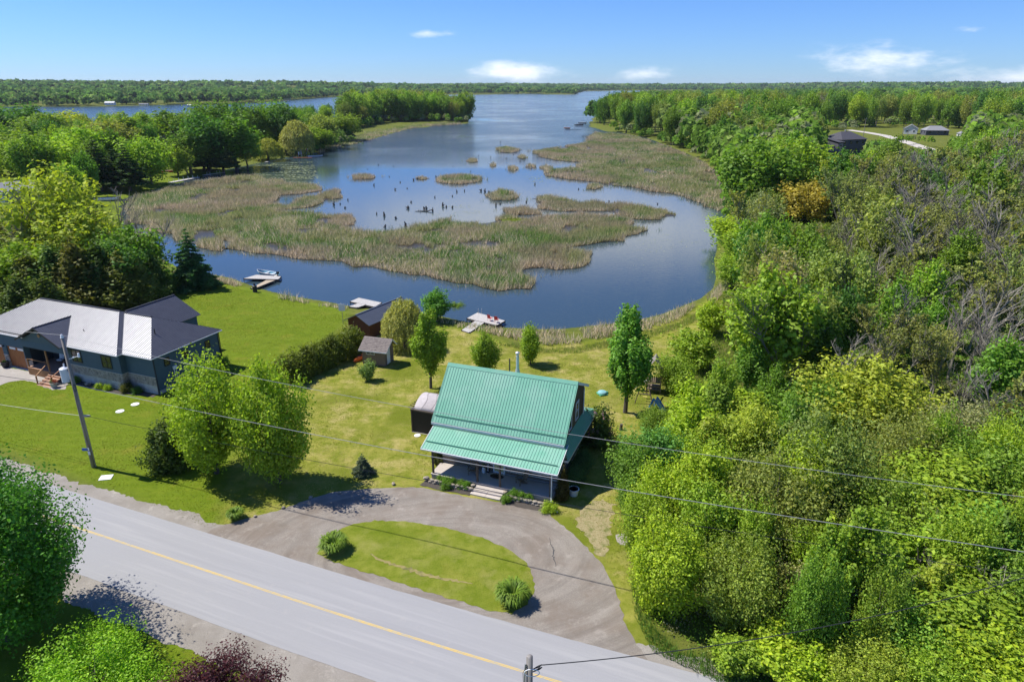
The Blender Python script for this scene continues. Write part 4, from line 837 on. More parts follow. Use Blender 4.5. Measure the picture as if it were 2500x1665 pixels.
plants('flower_bed_plant', 'low green perennial plant in the shaded porch flower bed', [(1.0, -.3), (1.6, -.35), (2.2, -.28), (2.9, -.3), (3.4, -.35), (7.7, -.3), (8.4, -.35), (9.0, -.3), (1.8, -1.0), (7.3, -1.0)], .27, 'green', 'plant')
put_tree('bush', lh(10.95, -1.0, .03), .75, 1.25, 'lime', 'hosta', 'bright green hosta beside the downspout drain pipe', 'plant')
put_tree('cedar', lh(11.55, .9, 0), 2.9, 1.15, (0.105, 0.090, 0.018), 'columnar_cedar', 'narrow bronze-green cedar at the porch corner', 'shrub')
put_tree('cedar', lh(-.55, 2.4, 0), 2.4, 1.0, (0.112, 0.128, 0.030), 'columnar_cedar', 'narrow cedar at the sunny end of the porch', 'shrub')
for k in range(5): put_tree('bush', lh(11.75 + .05 * (k % 2), 3.2 + k * .95, 0), 1.5, 1.5, (0.112, 0.210, 0.075), 'hydrangea', 'leafy green shrub in the row along the shaded side wall', 'shrub', 'shrubs along the log house side wall', jitter=.12)
tb = thing('water_tub', 'blue and white tub beside the columnar cedar', 'tub', lh(12.2, 1.9, 0), LH_A); MB().lathe([(.34, 0), (.42, .55), (.46, .56), (.46, .6), (.38, .6), (.34, .3)], n=16).build('tub', 'white_plastic', tb)
material('blue_plastic', (.03, .12, .4), (.05, .17, .5), 3, .4); MB().lathe([(.36, .42), (.34, .43)], n=16).build('liner', 'blue_plastic', tb)
# ------------------------------------------------------------------ screened gazebo
GZ_ = thing('screened_gazebo', 'dark screened gazebo with an arched tan canopy behind the log house', 'gazebo', lh(-5.65, 7.0), LH_A)
gw, gd = 3.6, 4.0
for x in (0, gw):
    for y in (0, gd): MB().box(x - .06, x + .06, y - .06, y + .06, 0, 2.35).build('post', 'post_wood', GZ_)
for (x0, x1, y0, y1) in ((-.08, gw + .08, -.07, .07), (-.08, gw + .08, gd - .07, gd + .07)): MB().box(x0, x1, y0, y1, 2.36, 2.5).build('beam', 'post_wood', GZ_); 
for x in (0, gw): MB().box(x - .05, x + .05, .08, gd - .08, 2.36, 2.48).build('beam', 'post_wood', GZ_)
for (x0, x1, y0, y1) in ((.07, gw - .07, -.015, .015), (.07, gw - .07, gd - .015, gd + .015), (-.015, .015, .07, gd - .07), (gw - .015, gw + .015, .07, gd - .07)): MB().box(x0, x1, y0, y1, .06, 2.34).build('screen', 'screen', GZ_)
box('base_rail', 'deck_wood', GZ_, -.05, gw + .05, -.08, -.02, 0, .06)
for k in range(10): MB().box(-.45, .3, .2 + k * .4 - .025, .2 + k * .4 + .025, 2.5, 2.58).build('lattice_slat', 'post_wood', GZ_)
m = MB(); nseg = 14; A = []; 
for k in range(nseg + 1):
    u = k / nseg; A.append((.22 + (gd - .44) * u, 2.42 + .85 * math.sin(math.pi * u) ** .8))
m.add([(x, y, z) for x in (.15, gw * .35, gw * .7, gw - .1) for y, z in A], [(r * (nseg + 1) + i, (r + 1) * (nseg + 1) + i, (r + 1) * (nseg + 1) + i + 1, r * (nseg + 1) + i + 1) for r in range(3) for i in range(nseg)])
cn = m.build('canopy', 'canopy', GZ_, smooth=True); sm = cn.modifiers.new('thick', 'SOLIDIFY'); sm.thickness = .03
for x in (.9, 1.9, 2.9):
    MB().tube([(x + .25 * math.sin(i * .5), y, z + .018) for i, (y, z) in enumerate(A)], .012, 4).build('seam', 'post_wood', cn)
# ------------------------------------------------------------------ neighbour's blue house
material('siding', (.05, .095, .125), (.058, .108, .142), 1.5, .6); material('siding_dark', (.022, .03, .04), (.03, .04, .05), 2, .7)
material('veneer', (.29, .245, .20), (.47, .41, .35), 1.9, .9, .5, c3=(.17, .155, .145), s3=2.6); material('cedar_wood', (.30, .145, .055), (.42, .22, .095), 3, .7, .25, stretch=(6, 6, .5))
material('door_wood', (.26, .085, .022), (.38, .14, .04), 2.2, .6, .2, stretch=(4, 4, .4)); material('step_wood', (.32, .19, .125), (.43, .27, .185), 3, .8)
BH_O = (-38.83, 68.37, 0); BH_A = R(-22.3)
BH = thing('blue_house', 'blue sided bungalow with grey metal hip roof and stone skirting', 'house', BH_O, BH_A)
def bh(x, y, z=0): c, s = math.cos(BH_A), math.sin(BH_A); return (BH_O[0] + c * x - s * y, BH_O[1] + s * x + c * y, z)
def lap(name, a, b, z0, z1, nrm, mat='siding', step=.19, gaps=()):     # lap siding as real sawtooth courses
    a, b, nv = Vector((*a, 0)), Vector((*b, 0)), Vector((*nrm, 0)); m = MB(); n = max(1, round((z1 - z0) / step)); s = (z1 - z0) / n
    m.add([a + Z * z0, b + Z * z0, b + Z * z1, a + Z * z1, a - nv * .15 + Z * z0, b - nv * .15 + Z * z0, b - nv * .15 + Z * z1, a - nv * .15 + Z * z1], [(0, 1, 2, 3), (5, 4, 7, 6), (4, 0, 3, 7), (1, 5, 6, 2), (3, 2, 6, 7), (4, 5, 1, 0)])
    for k in range(n):
        q0, q1 = z0 + k * s, z0 + (k + 1) * s
        m.add([a + nv * .03 + Z * q0, b + nv * .03 + Z * q0, b + nv * .004 + Z * q1, a + nv * .004 + Z * q1, a + nv * .002 + Z * q0, b + nv * .002 + Z * q0], [(0, 1, 2, 3), (4, 5, 1, 0)])
    return m.build(name, mat, BH, fix=False)
def veneer(a, b, z0, z1, nrm):
    a, b, nv = Vector((*a, 0)), Vector((*b, 0)), Vector((*nrm, 0)); L = (b - a).length; d = (b - a).normalized(); m = MB(); r = random.Random(int(L * 31)); z = z0
    m.obox((a + b) / 2 - nv * .06 + Z * (z0 + z1) / 2, d * L / 2, nv * .05, Z * (z1 - z0) / 2)
    while z < z1 - .03:
        h = min(r.choice((.1, .13, .17)), z1 - z); s = 0.0
        while s < L - .02:
            w = min(r.uniform(.18, .6), L - s); dd = r.uniform(.012, .05); m.obox(a + d * (s + w / 2) + nv * (dd / 2 - .012) + Z * (z + h / 2), d * (w / 2 - .008), nv * (dd / 2 + .012), Z * (h / 2 - .008)); s += w
        z += h
    return tag(m.build('stone_veneer', 'veneer', BH, fix=False), kind='stuff')
EZ = 4.5; TP = .50
segs = [((-4.3, 0), (0, 0), (0, -1)), ((-13, -.7), (-4.3, -.7), (0, -1)), ((-4.3, -.7), (-4.3, 0), (1, 0))]
for a, b, nn in segs:
    lap('siding', a, b, 2.05, EZ - .05, nn); veneer(a, b, 1.0, 2.0, nn)
    m = MB(); A_, B_ = Vector((*a, 0)), Vector((*b, 0)); NV = Vector((*nn, 0)); dd = (B_ - A_).normalized(); m.obox((A_ + B_) / 2 + Z * 2.03 + NV * .02, dd * (B_ - A_).length / 2, NV * .05, Z * .028); m.build('stone_cap', 'concrete', BH)
    m = MB(); m.obox((A_ + B_) / 2 + Z * .4 - NV * .08, dd * ((B_ - A_).length / 2 - (.02 if nn == (1, 0) else 0)), NV * .06, Z * .6); m.build('foundation', 'concrete', BH)
lap('siding', (0, 0), (0, 9.2), .45, EZ - .05, (1, 0)); box('foundation', 'concrete', BH, -.3, -.03, .02, 9.2, -.2, .44)
box('corner_post', 'siding_dark', BH, -.06, .06, -.07, .05, -.1, EZ - .1); box('corner_post', 'siding_dark', BH, -.06, .06, 9.15, 9.27, -.1, EZ - .1)
MB().tube([(.12, 9.3, EZ - .1), (.12, 9.3, .1)], .05, 6).build('downspout', 'black_metal', BH)
lap('siding', (0, 9.2), (-28, 9.2), .45, EZ - .05, (0, 1)); lap('siding', (-28, 9.2), (-28, -.8), .3, EZ - .05, (-1, 0))
for y0, zc in ((1.65, 3.35), (4.2, 3.35), (7.5, 3.35)): window(BH, (.035, y0, zc), Y_, Z, .75, .95, X, 'black_metal', .09, 0, bars=1)
for x0 in (-6.35, -11.1): window(BH, (x0, -.735, 3.2), X, Z, 1.55, 1.5, -Y_, 'black_metal', .09, 1, bars=1)
# meter pipes on the side wall
mt = MB(); 
for y0 in (2.35, 2.6): mt.tube([(.09, y0, .1), (.09, y0, 2.3)], .05, 6)
mt.box(.04, .16, 2.2, 2.75, 2.15, 2.55); mt.build('meter_pipes', 'white_plastic', BH)
# garage wing
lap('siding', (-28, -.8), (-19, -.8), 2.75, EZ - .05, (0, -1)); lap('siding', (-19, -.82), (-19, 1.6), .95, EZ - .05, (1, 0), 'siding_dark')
for x0, x1 in ((-28, -27.3), (-24.1, -23.35), (-20.3, -19.02)): lap('siding', (x0, -.8), (x1, -.8), 1.55, 2.75, (0, -1)); veneer((x0, -.8), (x1, -.8), .0, 1.5, (0, -1)); MB().box(x0, x1, -.87, -.75, 1.5, 1.55).build('stone_cap', 'concrete', BH)
for x0, x1 in ((-27.3, -24.1), (-23.35, -20.3)):
    g = box('garage_door', 'door_wood', BH, x0, x1, -.62, -.55, .05, 2.72)
    for k in range(12): w = (x1 - x0) / 12; MB().box(x0 + k * w + .008, x0 + (k + 1) * w - .008, -.655, -.622, .07, 2.7).build('plank', 'door_wood', g)
    for k in range(2): MB().box(x0 + .35 + k * 1.45, x0 + 1.4 + k * 1.45, -.672, -.657, 2.32, 2.58).build('pane', 'sign_white', g)
    for x in (x0 + .08, x1 - .08): pass
box('garage_sill', 'concrete', BH, -28, -19.2, -1.0, -.55, -.05, .05)
for x in (-23.7, -19.9): MB().lathe([(.05, 0), (.12, .03), (.03, .25)], (x, -.93, 2.55), 8).build('wall_lamp', 'black_metal', BH)
# recessed porch
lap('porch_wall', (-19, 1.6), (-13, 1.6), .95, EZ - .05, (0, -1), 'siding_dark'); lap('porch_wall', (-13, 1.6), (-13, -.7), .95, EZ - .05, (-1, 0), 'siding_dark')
pd = box('porch_floor', 'step_wood', BH, -19, -13, -1.55, 1.6, .78, .9)
for k in range(18): MB().box(-19, -13, -1.56 + k * .172, -1.56 + k * .172 + .16, .902, .93).build('plank', 'step_wood', pd)
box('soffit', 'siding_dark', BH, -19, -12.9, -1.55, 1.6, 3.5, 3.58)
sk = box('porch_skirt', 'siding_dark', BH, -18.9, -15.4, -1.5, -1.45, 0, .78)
for k in range(22): MB().box(-18.95 + k * .163, -18.95 + k * .163 + .12, -1.6, -1.52, .02, .9).build('slat', 'cedar_wood', sk)
for x, y in ((-15.3, -1.45), (-19.0 + .1, -1.45)): MB().box(x - .07, x + .07, y - .07, y + .07, .93, 3.9 if x > -16 else 1.95).build('porch_post', 'cedar_wood', BH)
rl = MB().bar((-18.9, -1.45, 1.95), (-15.3, -1.45, 1.95), .09, .06).build('railing', 'cedar_wood', BH)
MB().bar((-15.3, -1.5, 1.95), (-15.15, -3.2, 1.05), .09, .06).build('stair_rail', 'cedar_wood', BH)
MB().box(-15.22, -15.1, -3.25, -3.13, 0, 1.05).build('stair_post', 'cedar_wood', BH); MB().box(-12.9, -12.78, -3.05, -2.93, 0, 1.2).build('stair_post', 'door_wood', BH); MB().bar((-12.84, -1.2, 1.9), (-12.84, -3.0, 1.15), .09, .06).build('stair_rail', 'door_wood', BH)
for k in range(5): MB().box(-15.1, -12.95, -1.6 - .36 * (k + 1), -1.6 - .36 * k + .02, .9 - .17 * (k + 1) - .05, .9 - .17 * (k + 1)).build('tread', 'step_wood', BH); MB().box(-15.08, -12.97, -1.6 - .36 * k - .03, -1.6 - .36 * k, .9 - .17 * (k + 1), .9 - .17 * k - .06).build('riser', 'door_wood', BH)
# entry gable
GXc, GH, GZt = -15.5, 3.75, EZ + 3.75 * .5
m = MB(); m.add([(GXc - 3.5, -1.55, 4.35), (GXc + 3.5, -1.55, 4.35), (GXc, -1.55, 6.05), (GXc - 3.5, -1.4, 4.35), (GXc + 3.5, -1.4, 4.35), (GXc, -1.4, 6.05)], [(0, 1, 2), (5, 4, 3), (0, 3, 4, 1), (1, 4, 5, 2), (2, 5, 3, 0)]); m.build('gable_wall', 'siding', BH)
lap('siding', (-19, -1.55), (-12, -1.55), 3.58, 4.34, (0, -1))
box('porch_side', 'siding', BH, -19.1, -19.0, -1.5, -.85, 1.55, 4.3)
roof_panel('gable_roof', [(GXc + GH, -1.0, EZ), (GXc + GH, -2.0, EZ), (GXc, -2.0, GZt), (GXc, 2.7, GZt)], 'grey_metal', BH, .3)
roof_panel('gable_roof', [(GXc - GH, -2.0, EZ), (GXc - GH, -1.0, EZ), (GXc, 2.7, GZt), (GXc, -2.0, GZt)], 'grey_metal', BH, .3)
MB().bar((GXc, -2.03, GZt + .03), (GXc, 2.6, GZt + .03), .2, .05).build('ridge_cap', 'black_metal', BH)
for s in (-1, 1): MB().bar((GXc + s * GH, -2.03, EZ - .06), (GXc, -2.03, GZt - .06), .05, .2).build('barge_board', 'black_metal', BH)
MB().lathe([(.22, -.03), (.24, 0), (.05, .03)], n=6).build('gable_star', 'cedar_wood', BH, loc=(GXc, -1.63, 5.3)).rotation_euler = (R(90), 0, 0)
def hip(x0, x1, y0, y1, z, t, nm, left=True):
    hd = (y1 - y0) / 2; zr = z + hd * t; yc = (y0 + y1) / 2
    f = roof_panel(nm, [(x0, y0, z), (x1, y0, z), (x1 - hd, yc, zr), (x0 + hd, yc, zr)], 'grey_metal', BH, .3, .04, .04)
    roof_panel(nm, [(x1, y0, z), (x1, y1, z), (x1 - hd, yc, zr)], 'grey_metal', BH, .3, .04, .04); roof_panel(nm, [(x1, y1, z), (x0, y1, z), (x0 + hd, yc, zr), (x1 - hd, yc, zr)], 'grey_metal', BH, .3, .04, .04); roof_panel(nm, [(x0, y1, z), (x0, y0, z), (x0 + hd, yc, zr)], 'grey_metal', BH, .3, .04, .04)
    MB().bar((x0 + hd, yc, zr + .03), (x1 - hd, yc, zr + .03), .24, .06).build('ridge_cap', 'black_metal', f)
    MB().tube([(x0, y0 - .04, z - .09), (x1 + .04, y0 - .04, z - .09), (x1 + .04, y1, z - .09)], .06, 6).build('gutter', 'white_trim', f)
hip(-14, .35, -.45, 9.65, EZ, TP, 'right_roof'); hip(-28.4, -3.95, -1.15, 9.75, EZ, TP, 'main_roof')
MB().bar((-24, -.98, 4.62), (-19.4, -.98, 4.62), .06, .12).build('snow_guard', 'black_metal', BH)
MB().tube([(-2.4, 2.8, 5.7), (-2.4, 2.8, 6.5)], .06, 6).build('vent_pipe', 'black_metal', BH); MB().tube([(-11.5, 1.0, 5.3), (-11.5, 1.0, 5.8)], .05, 6).build('vent_pipe', 'black_metal', BH)
# rear wing
AX, AH = -10.6, 4.1
for s in (-1, 1):
    pts = [(AX + s * AH, 6.0, EZ - .05), (AX + s * AH, 13.2, EZ - .05), (AX, 13.2, EZ - .05 + AH * .52), (AX, 6.0, EZ - .05 + AH * .52)]
    roof_panel('rear_roof', pts if s > 0 else [pts[1], pts[0], pts[3], pts[2]], 'grey_metal', BH, .3, .04, .04)
MB().bar((AX, 6.0, EZ + AH * .52 - .02), (AX, 13.25, EZ + AH * .52 - .02), .22, .06).build('ridge_cap', 'black_metal', BH)
lap('siding', (AX + 3.7, 9.2), (AX + 3.7, 12.8), .45, EZ - .1, (1, 0)); lap('siding', (AX + 3.7, 12.8), (AX - 3.7, 12.8), .45, EZ - .1, (0, 1)); lap('siding', (AX - 3.7, 12.8), (AX - 3.7, 9.2), .45, EZ - .1, (-1, 0))
# things around the blue house
def lounge(loc, rz, label):
    t = thing('porch_chair', label, 'chair', loc, rz, 'cushioned porch chairs')
    MB().box(-.32, .32, -.32, .3, .34, .46).build('seat_cushion', 'white_plastic', t); MB().obox((0, .33, .72), (.3, 0, 0), (0, .07, .02), (0, .08, .3)).build('back_cushion', 'white_plastic', t)
    for s in (-1, 1): MB().tube([(s * .36, -.3, 0), (s * .36, -.32, .58), (s * .36, .32, .6), (s * .36, .45, 1.0)], .02, 5).build('arm', 'black_metal', t); MB().tube([(s * .36, .3, 0), (s * .36, .3, .36)], .02, 5).build('leg', 'black_metal', t)
lounge(bh(-14.0, .6, .93), BH_A, 'cushioned pale chair with pillow by the porch corner'); lounge(bh(-16.6, .9, .93), BH_A + .3, 'cushioned pale chair behind the porch railing')
fp = thing('flower_pot', 'grey flower pot with pink and yellow blooms below the blue house stairs', 'planter', hit(133, 946, 0)); MB().lathe([(.26, 0), (.36, .5), (.39, .52), (.39, .58), (.33, .58), (.3, .5)], n=14).build('pot', 'concrete', fp)
for col, dx in (((.16, .24, .03), -.1), ((.45, .12, .1), .12)): o = link('flowers', PROTO['bush'][1], fp, (dx, 0, .5)); o.scale = (.2, .2, .17); o.color = (*col, 1)
sheet('flower_bed', jag([bh(x, y)[:2] for x, y in ((-12.6, -.75), (-4.4, -.75), (-4.4, -.1), (-.2, -.1), (-.2, -.7), (-4.2, -1.5), (-8, -1.75), (-12.6, -1.6))], .35, .05), .016, 'mulch'); tag(bpy.data.objects['flower_bed'], kind='structure')
rock(bh(-9.6, -1.25, .2), 1.5, 'large tan boulder in the bed below the blue house windows', .5); rock(bh(-11.9, -1.1, .12), .8, 'small pale stone in the bed by the blue house stairs', .1)
for i, (x, y, s, c, l) in enumerate(((-11.6, -1.2, .35, 'green', 'small green shrub by the stair post of the blue house'), (-7.6, -1.35, .3, 'lime', 'small lime hosta in the blue house bed next to the boulder'), (-6.4, -1.3, .3, 'lime', 'small lime hosta in the blue house bed nearer the wall step'), (-4.0, -.7, .5, 'cedar', 'dark shrub at the inner corner of the blue house'), (-2.6, -.6, .35, 'deep', 'low green shrub at the blue house end wall'), (.5, 8.8, .6, 'green', 'green bush at the rear corner of the blue house'))):
    put_tree('bush', bh(x, y, 0), 2.4 * s, 2.8 * s, c, 'shrub', l, 'shrub')
pk = thing('garbage_pot', 'round black pot beside the open garage', 'pot', bh(-23.7, -1.25, .02)); MB().lathe([(.28, 0), (.4, .35), (.42, .7), (.36, .7), (.34, .3)], n=14).build('pot', 'black_metal', pk); o = link('plant', PROTO['bush'][1], pk, (0, 0, .6)); o.scale = (.15, .15, .12); o.color = (*FC['dark'], 1)
# ================================================================== poles and wires
material('pole_wood', (.20, .185, .165), (.31, .29, .265), 5, .9, .4, stretch=(4, 4, .15), c3=(.12, .105, .09), s3=2)
material('transformer', (.52, .56, .62), (.62, .66, .72), 2, .4); material('wire_grey', (.27, .27, .28), (.34, .34, .34), 3, .5, metal=.3); material('wire_black', (.02, .02, .022), (.03, .03, .03), 3, .6)
material('sign_blue', (.03, .10, .42), (.04, .13, .5), 3, .5)
P1 = Vector(hit(229.5, 1139.7, 0))
UP = thing('utility_pole', 'tall grey wooden utility pole with pale transformer beside the road', 'utility pole', P1)
MB().tube([(0, 0, -.5), (0, 0, 6), (0, 0, 12.3)], [.2, .165, .13], 12).build('pole', 'pole_wood', UP, smooth=True)
MB().lathe([(.14, 0), (.15, .05), (.09, .12), (.11, .2), (.05, .3)], (0, 0, 12.3), 10).build('top_insulator', 'white_plastic', UP)
tfm = MB().lathe([(.30, 0), (.33, .03), (.33, 1.15), (.34, 1.16), (.34, 1.22), (.15, 1.32), (.12, 1.33)], (-.5, -.05, 8.35), 16).build('transformer', 'transformer', UP, smooth=False)
MB().lathe([(.05, 0), (.08, .06), (.05, .12), (.08, .18), (.03, .28)], (-.5, .1, 9.68), 8).build('bushing', 'transformer', tfm); MB().box(-.24, -.1, -.12, .02, 8.6, 9.3).build('bracket', 'transformer', tfm)
arm = MB().tube([(.13, 0, 10.4), (.95, .1, 10.65)], .03, 6).build('cutout_arm', 'white_plastic', UP); MB().lathe([(.05, -.2), (.11, -.15), (.06, -.08), (.11, -.02), (.06, .06), (.1, .12), (.04, .2)], (.95, .1, 10.7), 8).build('insulator', 'white_plastic', arm); MB().lathe([(.04, -.08), (.09, 0), (.04, .08)], (.5, .05, 10.52), 8).build('insulator', 'white_plastic', arm)
MB().box(.12, .75, -.08, .06, 5.0, 5.16).build('cable_bracket', 'wire_grey', UP); MB().tube([(.12 + .12 * math.cos(a * .6), -.16, 8.0 + .35 * math.sin(a * .6) - .2) for a in range(11)], .02, 5).build('cable_loop', 'wire_black', UP)
MB().box(-.55, -.1, -.19, -.17, 1.75, 2.0).build('name_plate', 'sign_blue', UP); MB().box(-.08, .12, -.225, -.19, 1.35, 1.7).build('tag_plate', 'white_plastic', UP); MB().box(-.02, .10, -.215, -.185, 1.8, 2.05).build('tag_plate', 'white_plastic', UP)
MB().tube([(.19, -.05, 0), (.16, -.04, 7.5)], .03, 5).build('conduit', 'wire_grey', UP)
P2 = Vector(hit(1293, 1602, 9.2)); P2.z = 0
SPo = thing('service_pole', 'short wooden service pole with coiled white cable beside the asphalt road', 'utility pole', P2)
MB().tube([(0, 0, -.5), (0, 0, 9.2)], [.18, .14], 12).build('pole', 'pole_wood', SPo, smooth=True)
MB().tube([(.1 + .33 * math.cos(a * .42), -.15, 8.45 + .2 * math.sin(a * .42)) for a in range(16)], .018, 5).build('cable_coil', 'white_plastic', SPo)
for z in (8.5, 8.35): MB().tube([(.15, 0, z), (.42, .05, z + .12), (.55, .08, z + .18)], [.02, .05, .02], 6).build('clamp', 'wire_black', SPo)
MB().tube([(-.17, -.05, 8.85), (-.2, -.05, 8.2), (-.17, -.05, 0)], .04, 6).build('conduit', 'wire_grey', SPo); MB().tube([(-.05, -.1, 8.9), (-.28, -.1, 8.4), (-.25, -.1, 7.5)], .012, 4).build('lead', 'wire_black', SPo)
P3 = Vector(hit(2600, 1225, 12.0)); P3.z = 0
def wire(a, b, sag, rad, mat, label):
    a, b = Vector(a), Vector(b); pts = []
    for k in range(33): u = k / 32; q = a.lerp(b, u); q.z -= sag * 4 * u * (1 - u); pts.append(q)
    return tag(MB().tube(pts, rad, 5).build('power_line', mat), label, 'wire')
wire(P1 + Vector((0, 0, 12.55)), P3 + Vector((0, 0, 12.0)), 1.1, .016, 'wire_grey', 'topmost thin wire running from the pole top over the green roof')
wire(P1 + Vector((.1, 0, 8.05)), P3 + Vector((0, 0, 8.7)), .75, .022, 'wire_grey', 'thick pale wire running from below the transformer past the porch')
wire(P1 + Vector((.3, 0, 5.1)), P3 + Vector((0, 0, 7.3)), .65, .016, 'wire_black', 'lowest dark cable crossing in front of the porch steps')
wire(P1 + Vector((.0, 0, 5.1)), P1 + Vector((-42, 14.5, 5.6)), .9, .017, 'wire_grey', 'low cable running from the pole over the blue house lawn')
wire(P1 + Vector((0, 0, 12.55)), P1 + Vector((-42, 16.5, 12.4)), .8, .015, 'wire_grey', 'topmost wire running from the pole past the blue house gable')
wire(P1 + Vector((-.1, 0, 8.0)), P1 + Vector((-42, 16.0, 7.8)), .8, .024, 'wire_black', 'dark twisted cable running from below the transformer past the garage')
wire(P2 + Vector((.55, .08, 8.65)), P3 + Vector((0, 0, 7.6)), .9, .023, 'wire_black', 'black cable running from the short service pole over the thicket')
# ================================================================== yard structures
material('shed_board', (.185, .14, .11), (.235, .18, .14), 4, .85, .3, stretch=(6, 6, .4)); material('shingle', (.17, .145, .13), (.26, .225, .20), 9, .95, .4, c3=(.13, .11, .10), s3=3)
material('rust_board', (.105, .035, .018), (.16, .06, .03), 3, .85, .3, stretch=(7, 7, .4)); material('blue_grey_metal', (.10, .115, .14), (.12, .135, .165), 2, .4, spec=.7, metal=.3)
material('dock_grey', (.36, .345, .32), (.50, .48, .45), 5, .9, .3); material('dock_tan', (.36, .29, .20), (.46, .38, .27), 5, .9, .3); material('orange_plastic', (.62, .12, .015), (.7, .16, .02), 3, .4)
def ground_shade(*a): pass
# --- garden shed
sa = Vector(hit(886, 888, 0)); sb = Vector(hit(943, 893, 0)); ang = math.atan2(sb.y - sa.y, sb.x - sa.x) - R(4)
SH = thing('garden_shed', 'small brown board shed with grey shingle roof and pale door', 'shed', sa, ang); Ls = (sb - sa).length; Wd = 2.3
box('wall', 'shed_board', SH, 0, Ls, 0, Wd, 0, 2.05)
for x in (0.0, Ls - .1): MB().add([(x, 0, 2.05), (x + .1, 0, 2.05), (x + .1, Wd, 2.05), (x, Wd, 2.05), (x, Wd * .6, 3.05), (x + .1, Wd * .6, 3.05)], [(0, 1, 5, 4), (1, 2, 5), (2, 3, 4, 5), (3, 0, 4)]).build('gable', 'shed_board', SH)
bt = MB(); [bt.box(k * .29 + .02, k * .29 + .05, -.018, .0, .02, 2.04) for k in range(int(Ls / .29) + 1)]; [bt.box(Ls, Ls + .018, .02 + k * .29, .05 + k * .29, .02, 2.04) for k in range(8) if not .45 < .02 + k * .29 < 1.35]; bt.build('batten', 'shed_board', SH)
def shingled(par, p0, p1, up, rows, seed, mat='shingle', tw=.3):
    p0, p1, up = Vector(p0), Vector(p1), Vector(up); e = (p1 - p0); L = e.length; e.normalize(); n = e.cross(up).normalized(); r = random.Random(seed); m = MB(); m.slab([p0, p1, p1 + up, p0 + up], .05); rl = up.length / rows; ud = up.normalized()
    for k in range(rows):
        s = -r.uniform(0, tw)
        while s < L:
            a, b = max(0, s), min(L, s + tw - .012); s += tw
            if b - a < .04: continue
            q = p0 + ud * (k * rl); th = .012 + r.uniform(0, .012); m.add([q + e * a + n * (th + .012), q + e * b + n * (th + .012), q + e * b + ud * rl * 1.05 + n * .006, q + e * a + ud * rl * 1.05 + n * .006, q + e * a, q + e * b], [(0, 1, 2, 3), (4, 5, 1, 0)])
    return m.build('roof', mat, par, fix=False)
shingled(SH, (-.25, -.4, 1.95), (Ls + .45, -.4, 1.95), (0, Wd * .6 + .4, 1.16), 9, 1); shingled(SH, (Ls + .45, Wd + .25, 2.05), (-.25, Wd + .25, 2.05), (0, -Wd * .4 - .25, 1.06), 6, 2)
box('fascia', 'white_trim', SH, -.25, Ls + .45, -.46, -.41, 1.82, 1.94); MB().bar((Ls + .44, -.42, 1.86), (Ls + .44, Wd * .6, 3.02), .05, .14).build('barge_board', 'white_trim', SH); MB().bar((Ls + .44, Wd * .6, 3.02), (Ls + .44, Wd + .25, 1.97), .05, .14).build('barge_board', 'white_trim', SH)
sdoor = box('door', 'white_plastic', SH, Ls + .005, Ls + .05, .5, 1.3, .08, 2.35); MB().lathe([(.03, 0), (.04, .03)], (Ls + .06, 1.2, 1.1), 8).build('handle', 'black_metal', sdoor)
window(SH, (1.15, -.02, 1.62), X, Z, 1.15, .52, -Y_, 'white_trim', .07, 1)
kb = thing('kayak', 'orange kayak lying between the shed and the cedar hedge', 'kayak', hit(880, 876, 0), R(66))
m = MB(); pts = [(-1.5, 0, .22), (-1.1, 0, .16), (-.4, 0, .14), (.4, 0, .14), (1.1, 0, .16), (1.5, 0, .22)]; m.tube(pts, [.03, .2, .33, .33, .2, .03], 10); m.build('hull', 'orange_plastic', kb, smooth=True); MB().lathe([(.26, 0), (.28, .03), (.22, .03)], (0, 0, .44), 12).build('cockpit', 'black_metal', kb)
# --- boathouse
p0 = Vector(hit(905, 825, -.25)); p1 = Vector(hit(940, 811, -.35)); ba = math.atan2(p1.y - p0.y, p1.x - p0.x)
BO = thing('boathouse', 'long red-brown boathouse with dark ribbed metal roof by the willow', 'boathouse', p0, ba); BL, BW = 9.0, 3.9
box('wall', 'rust_board', BO, 0, BL, 0, BW, -.5, 2.05); bt = MB(); [bt.box(k * .26 + .02, k * .26 + .05, -.025, 0, -.3, 2.04) for k in range(34)]; [bt.box(-.025, 0, k * .26 + .02, k * .26 + .05, -.3, 2.04) for k in range(15)]; bt.build('batten', 'rust_board', BO)
for x in (0.0, BL - .1): MB().add([(x, 0, 2.05), (x + .1, 0, 2.05), (x + .1, BW, 2.05), (x, BW, 2.05), (x, BW / 2, 3.0), (x + .1, BW / 2, 3.0)], [(0, 1, 5, 4), (1, 2, 5), (2, 3, 4, 5), (3, 0, 4)]).build('gable', 'rust_board', BO)
box('footing', 'concrete', BO, -.1, BL + .1, -.1, BW + .1, -.6, -.25)
for s in (0, 1):
    y0, y1 = (-.35, BW / 2) if s == 0 else (BW + .35, BW / 2); q = [(-.5, y0, 1.95), (BL + .3, y0, 1.95), (BL + .3, y1, 3.08), (-.5, y1, 3.08)]
    roof_panel('roof', q if s == 0 else [q[1], q[0], q[3], q[2]], 'blue_grey_metal', BO, .25, .03, .03)
MB().bar((-.5, BW / 2, 3.11), (BL + .3, BW / 2, 3.11), .2, .04).build('ridge_cap', 'blue_grey_metal', BO)
bs = thing('backboard_post', 'white square board on a thin post beside the boathouse', 'sign', at(838, 791)); MB().tube([(0, 0, -.2), (0, 0, 2.4)], .035, 6).build('post', 'wire_grey', bs); MB().box(-.45, .45, -.06, -.03, 2.0, 3.0).build('board', 'sign_white', bs)
